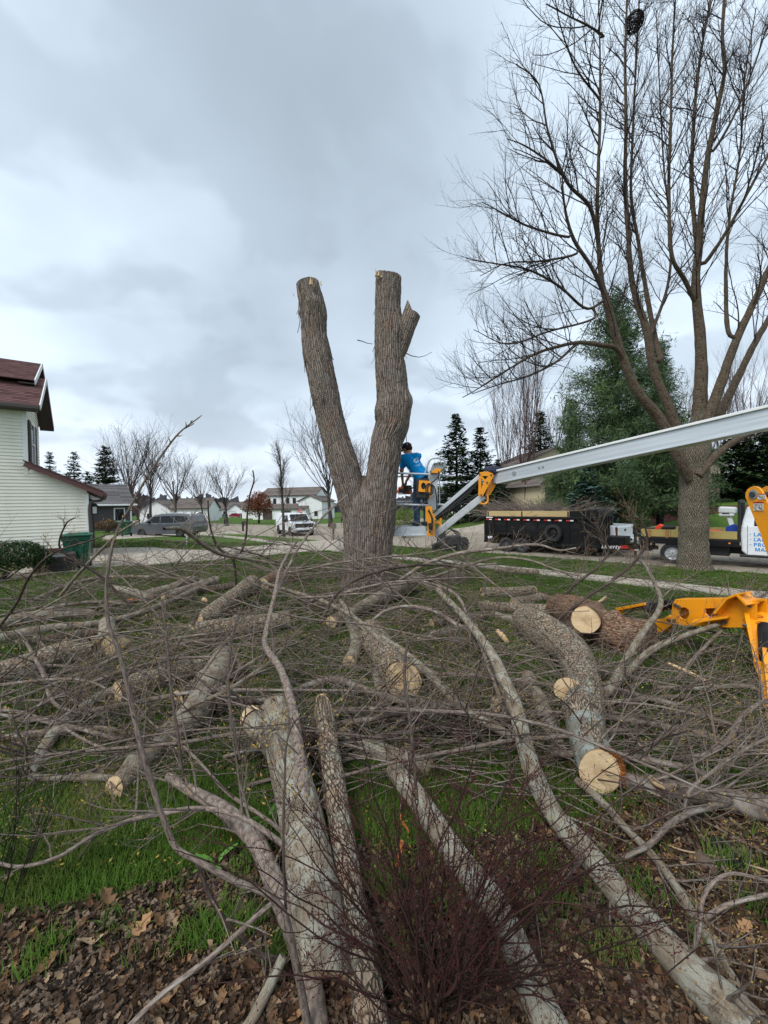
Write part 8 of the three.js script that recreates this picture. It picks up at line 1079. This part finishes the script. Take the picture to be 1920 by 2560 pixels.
{
  const r = rng(555), m = M4(), q = new THREE.Quaternion(), e = new THREE.Euler(), col = new THREE.Color(), kinds = [leafGeo(1, 1), leafGeo(2, 1), leafGeo(3, 0), leafGeo(4, 1), leafGeo(5, 0)], per = 2300;
  kinds.forEach((g, k) => { const im = new THREE.InstancedMesh(g, leafMat, per); let c = 0, gu = 0; while (c < per && gu++ < per * 40) { const d = lerp(1.15, 4.4, Math.pow(r(), 1.1)), x = (r() - .5) * 2.3 * d, z = -d, inb = bedDepth(x, z), cl = fbm(x * 2, z * 2, 0, 0, 25, 3); if (!inb && r() > (inside(bedPoly, x, z + .45) ? .14 : .012)) continue; if (inb && r() > .62 + cl * 1.1) continue; const s = (.02 + .042 * r() * r() + (r() < .05 ? .03 : 0)); e.set((r() - .5) * 1.7, r() * 6.28, (r() - .5) * 1.7); m.compose(V(x, landH(x, z) + (inb ? .03 + bedLift(x, z) : .012) + .014 * r(), z), q.setFromEuler(e), V(s, s, s)); im.setMatrixAt(c, m); const t = leafTones[Math.floor(r() * leafTones.length)], b = .3 + .6 * r(); im.setColorAt(c++, col.setRGB(t[0] * b, t[1] * b, t[2] * b)); } im.count = c; im.name = numbered('leaf_litter'); scene.add(flagShadow(im)); tag(im, ['lobed tan', 'lobed brown', 'narrow oval', 'curled lobed', 'small oval'][k] + ' fallen leaves strewn over the soil bed', 'leaf litter', null, 'stuff'); });
  // crumbs of mulch and soil, pale chips and yellow bud scales
  const chip = (sd, l, w) => { const rr = rng(sd), b = new MB(); b.box(0, 0, 0, l, .006, w, M4().makeRotationZ(rr() * .2)); b.box(l * .2, .003, w * .3, l * .6, .005, w * .6, M4().makeRotationY(.6)); return b.geo(); };
  for (const [nm, lab, n, g, tones, where] of [
    ['mulch_crumbs', 'dark crumbs of bark mulch and soil over the bed', 15000, chip(1, .028, .01), [[.035, .024, .018], [.07, .048, .034], [.12, .085, .06], [.02, .015, .012], [.17, .125, .09]], () => { const d = lerp(1.15, 4.3, r()), x = (r() - .5) * 2.3 * d; return bedDepth(x, -d) ? [x, -d] : null; }],
    ['wood_chips', 'pale wood chips and sawdust strewn through the pile', 5200, chip(2, .03, .014), [[.55, .4, .22], [.42, .27, .13], [.6, .47, .3], [.3, .17, .08]], () => { const k = r() < .4, p = k ? gd(905 + 330 * (r() - .5) * (r() + .3), 1470 + 130 * r() * r(), 0) : gd(-50 + 1900 * r(), 1425 + 520 * r(), 0); return [p.x, p.z]; }],
    ['bark_bits', 'grey and brown bits of bark and broken twig lying under the pile', 8500, chip(7, .075, .014), [[.16, .12, .09], [.1, .07, .05], [.22, .18, .14], [.06, .045, .035], [.28, .2, .12]], () => { const x = 20 + 1300 * r(), y = 1418 + 330 * r() * (.4 + .6 * r()), p = gd(x, y, 0); return r() < 1.1 - Math.abs(x - 780) / 900 ? [p.x, p.z] : null; }],
    ['bud_scales', 'yellow shed buds scattered on the grass and twigs', 5200, (() => { const b = new MB(); bud(b, V(0, 0, 0), V(1, .1, 0).normalize(), .022); return b.geo(); })(), [[.42, .33, .05], [.5, .36, .07], [.36, .2, .04], [.45, .42, .12]], () => { const p = gd(-60 + 2000 * r(), 1430 + 760 * r(), 0); return [p.x, p.z]; }],
  ]) { const im = new THREE.InstancedMesh(g, leafMat, n); let c = 0, gu = 0; while (c < n && gu++ < n * 8) { const w = where(); if (!w) continue; const [x, z] = w, k = .5 + r(), inb = bedDepth(x, z); e.set((r() - .5) * .9, r() * 6.28, (r() - .5) * .9); m.compose(V(x, landH(x, z) + (inb ? .03 + bedLift(x, z) : .02 + .03 * r()), z), q.setFromEuler(e), V(k, k, k)); im.setMatrixAt(c, m); const t = tones[Math.floor(r() * tones.length)], b = .7 + .5 * r(); im.setColorAt(c++, col.setRGB(t[0] * b, t[1] * b, t[2] * b)); } im.count = c; im.name = nm; scene.add(flagShadow(im)); tag(im, lab, nm.replace('_', ' '), null, 'stuff'); }
  // the leaves large enough to pick out
  [[355, 2326, .085, 0, 'largest tan leaf lying flat on the soil at lower left'], [590, 2310, .1, 2, 'orange brown leaf by the thin dark stick'], [225, 2365, .09, 4, 'very pale curled leaf at lower left'], [270, 2262, .1, 1, 'pale lobed leaf at the grass edge at lower left'], [1455, 2425, .08, 4, 'pale pinkish leaf between the red bush and the pale trunk'], [1895, 2455, .09, 3, 'long pale pink leaf near the right edge'], [1860, 2330, .065, 0, 'light tan lobed leaf at the right beside the corner branch'], [1712, 2030, .09, 4, 'cream coloured chip of wood under the curved side branch'], [120, 2420, .07, 1, 'brown lobed leaf low at the left'], [20, 2210, .07, 4, 'pale folded leaf at the left edge of the bed']].forEach(([x, y, s, k, l], i) => { const p = gd(x, y, .03), t = thing('fallen_leaf', l, 'leaf', p, r() * 6), o = flagShadow(new THREE.Mesh(kinds[i % 5], mat(leafTones[k].map(v => v * 1.15), .85, { side: THREE.DoubleSide }))); o.name = 'leaf_blade'; o.scale.setScalar(s); o.position.y = .02; o.rotation.set(.25, 0, .2); t.add(o); const st = new MB(); st.tube([V(s * .45, .02, 0), V(s * .75, .035, .01)], [.0018, .0012], 4); st.build('leaf_stalk', M.twig, t); });
}
{ // red barberry bush in front, leafless, with dark red buds
  const r = rng(909), B = at(1085, 2520, 1.42); B.y = landH(B.x, B.z) + .02; const t = thing('red_twig_bush', 'dark red leafless thorny bush with tiny buds in the bottom centre', 'bush', B), a = new MB(), b = new MB(), c = new MB(), red = mat([.052, .027, .022], .85), red2 = mat([.03, .018, .015], .85), bd = mat([.07, .017, .02], .8);
  for (let k = 0; k < 66; k++) {
    const an = r() * 6.28, out = .12 + .6 * Math.sqrt(r()), q = V(.14 * Math.cos(an) * r(), 0, .12 * Math.sin(an) * r()), L = .55 + .62 * r(); let d = V(Math.cos(an) * out, .95, Math.sin(an) * out * .6).normalize(), p = q; const P = [q]; for (let j = 0; j < 9; j++) { d.add(V((r() - .5) * .55 + Math.cos(an) * .05, -.03, (r() - .5) * .55)).normalize(); p = p.clone().addScaledVector(d, L / 9); if (p.z > .52) p.z = .52; P.push(p); }
    const R = P.map((_, j) => (.0032 + .0015 * r()) * (1 - .075 * j)); (k % 2 ? a : b).tube(P, R, 5, { rep: 1 }); sprout(k % 2 ? a : b, P, R, { n: [10, 3], len: [.19, .075], r: [.0019, .0013], t0: .18, a0: .4, a1: 1.1, up: .25, curl: .02, kink: .5, fall: .35, seg: .035, tip: .5, bud: .0075, budTip: 1, budSide: .85 }, r, c);
    for (let j = 2; j < P.length; j++) bud(c, P[j].clone().lerp(P[j - 1], r()), V(r() - .5, r() - .2, r() - .5).normalize(), .008 + .004 * r());
  }
  for (const [pts, dd] of [[[[1040, 2500], [985, 2330], [905, 2195], [830, 2080], [770, 2035], [757, 2020]], [1.4, 1.5]], [[[1060, 2500], [980, 2380], [900, 2330], [820, 2245], [760, 2225]], [1.4, 1.46]], [[[1030, 2540], [930, 2380], [850, 2330], [800, 2345]], [1.4, 1.4]], [[[1110, 2480], [1230, 2240], [1330, 2110], [1420, 2095], [1470, 2080]], [1.42, 1.6]], [[[1130, 2500], [1300, 2300], [1440, 2200], [1500, 2160]], [1.42, 1.5]], [[[1120, 2480], [1330, 2260], [1540, 2290], [1620, 2330]], [1.42, 1.25]], [[[1090, 2480], [1130, 2200], [1150, 2000], [1190, 1940]], [1.42, 1.6]], [[[1080, 2480], [1060, 2180], [1040, 2010], [1020, 1930]], [1.42, 1.6]], [[[1105, 2480], [1230, 2160], [1290, 1990], [1330, 1935]], [1.42, 1.6]]]) { const P = spline(pts.map(([x, y], k) => at(x, y, lerp(dd[0], dd[1], k / (pts.length - 1))).sub(B)), 12), R = P.map((_, k) => .0042 - .00022 * k); a.tube(P, R, 5); sprout(a, P, R, { n: [13, 4], len: [.15, .06], r: [.0018, .0012], t0: .25, a0: .4, a1: 1.1, up: .2, curl: .01, kink: .5, fall: .35, seg: .035, tip: .5, bud: .0085, budTip: 1, budSide: .95 }, r, c); for (let k = 3; k < P.length; k++) for (let i = 0; i < 3; i++) bud(c, P[k].clone().lerp(P[k - 1], r()), V(r() - .5, r() - .2, r() - .5).normalize(), .009 + .004 * r()); }
  a.build('stems', red, t); b.build('inner_stems', red2, t); tag(c.build('buds', bd, t), null, null, null, 'stuff');
}
{ // green shoots, an edge shrub, stones and split pieces of wood
  const r = rng(33), green = mat([.07, .19, .02], .6, { side: THREE.DoubleSide });
  for (const [x, y, n, L, l] of [[672, 2062, 16, .11, 'tuft of bright green lily leaves beside the thick forked log'], [540, 2178, 7, .13, 'bright green blades by the crossing of two branches at lower left'], [1775, 1962, 9, .11, 'bright green leaves lying behind the heavy dark branch'], [1340, 1950, 5, .1, 'small green shoots below the torn log end']]) { const p = gd(x, y), t = thing('green_shoots', l, 'plant', p); for (let k = 0; k < n; k++) { const b = new MB(), a = r() * 6.28, d = V(Math.cos(a), 0, Math.sin(a)), s = V(-d.z, 0, d.x), ll = L * (.6 + .6 * r()), rows = []; for (let j = 0; j <= 5; j++) { const f = j / 5, q = V(0, ll * f * (.95 - .45 * f), 0).addScaledVector(d, ll * .75 * f * f), w = .011 * Math.sin(Math.PI * (.12 + .88 * (1 - f))) + .0008; rows.push([q.clone().addScaledVector(s, -w).add(V(0, .003, 0)), q, q.clone().addScaledVector(s, w).add(V(0, .003, 0))].map(v => b.v(v.x, v.y, v.z, 0, 1, 0))); } for (let j = 0; j < 5; j++) for (let i = 0; i < 2; i++) b.i.push(rows[j][i], rows[j][i + 1], rows[j + 1][i + 1], rows[j][i], rows[j + 1][i + 1], rows[j + 1][i]); b.smoothNormals().build('leaf', green, t); } }
  { const p = gd(-30, 2260), t = thing('edge_shrub', 'dark bare shrub stems at the left edge of the foreground', 'shrub', p), b = new MB(); for (let k = 0; k < 26; k++) { const a = r() * 6.28; let d = V(.25 * Math.cos(a) + .12, 1, .25 * Math.sin(a)).normalize(), q = V(.1 * Math.cos(a), 0, .1 * Math.sin(a)); const P = [q]; for (let j = 0; j < 7; j++) { d.add(V((r() - .5) * .25, 0, (r() - .5) * .25)).normalize(); q = q.clone().addScaledVector(d, .06 + .05 * r()); P.push(q); } const R = P.map((_, j) => .0035 * (1 - .1 * j)); b.tube(P, R, 4); sprout(b, P, R, { n: [7, 2], len: [.2, .08], r: [.0018, .0012], up: .3, t0: .2 }, r, null); } b.build('stems', mat([.03, .024, .02], .85), t); }
  [[1795, 2122, .05, 'dark stone in the leaves at right, further back', M.darkSteel], [1838, 2165, .048, 'dark stone in the leaves at right, nearer', M.darkSteel], [1762, 2168, .055, 'rounded brown stone beside the dark stones', M.woodBrown]].forEach(([x, y, s, l]) => { const p = gd(x, y, .02), t = thing('stone', l, 'stone', p, r() * 6), g = new THREE.IcosahedronGeometry(1, 8), P = g.attributes.position, o = r() * 40; for (let k = 0; k < P.count; k++) { const X = P.getX(k), Y = P.getY(k), Z = P.getZ(k), q = s * (1 + .22 * fbm(X * 1.4 + o, Y * 1.4 + Z, 0, 0, 3, 4)); P.setXYZ(k, X * q, Y * q * .7 + s * .3, Z * q * .8); } g.computeVertexNormals(); const b = new MB(); b.add(g); b.build('stone_body', l.includes('brown') ? mat([.12, .085, .065], .9, { bumpMap: T.fineB, bumpScale: .003 }) : mat([.022, .02, .02], .9, { bumpMap: T.fineB, bumpScale: .003 }), t); });
  [[487, 1582, .26, .035, 'upright pale splinter of split wood before the slanted brown log', .9], [512, 1503, .12, .08, 'small pale wedge of wood behind the slanted brown log', .2], [520, 1524, .16, .08, 'orange wood chunk lying behind the slanted brown log', .1], [165, 1612, .3, .05, 'splintered pale wood strip on the thick left log', .25], [1255, 1592, .2, .05, 'pale split stick leaning beside the curved log', .8], [1750, 1700, .55, .03, 'long pale splinter lying on the lawn at the right', .35], [1505, 1500, .4, .05, 'curved pale strip of wood on the red shaggy log', .15], [1000, 2135, .1, .02, 'orange strip of torn bark caught in the red bush', .9], [1010, 2060, .08, .018, 'second orange bark strip in the red bush', .8], [1640, 1958, .09, .03, 'cream coloured bark curl on the grass by the torn log', .1], [328, 1504, .22, .06, 'orange split chunk of wood among the light logs at left', .1]].forEach(([x, y, L, w, l, tilt], i) => { const p = gd(x, y, .12), t = thing('split_wood', l, 'wood piece', p, r() * 3), b = new MB(), n = 7, P = [], R = []; for (let k = 0; k <= n; k++) { const f = k / n; P.push(V((f - .5) * L * Math.cos(tilt), (f - .5) * L * Math.sin(tilt) + .01 * Math.sin(f * 3), .015 * Math.sin(f * 4 + i))); R.push(w * .5 * (.35 + .65 * Math.sin(Math.PI * (.15 + .7 * f)))); } b.tube(P, R, 6, { cap0: true, cap1: true, disp: (a, l2, rr) => rr * .5 * Math.cos(2 * a) }); b.smoothNormals().build('wood', /orange/.test(l) ? M.orangeWood : M.rawWood, t); });
}
renderer.render(scene, camera);
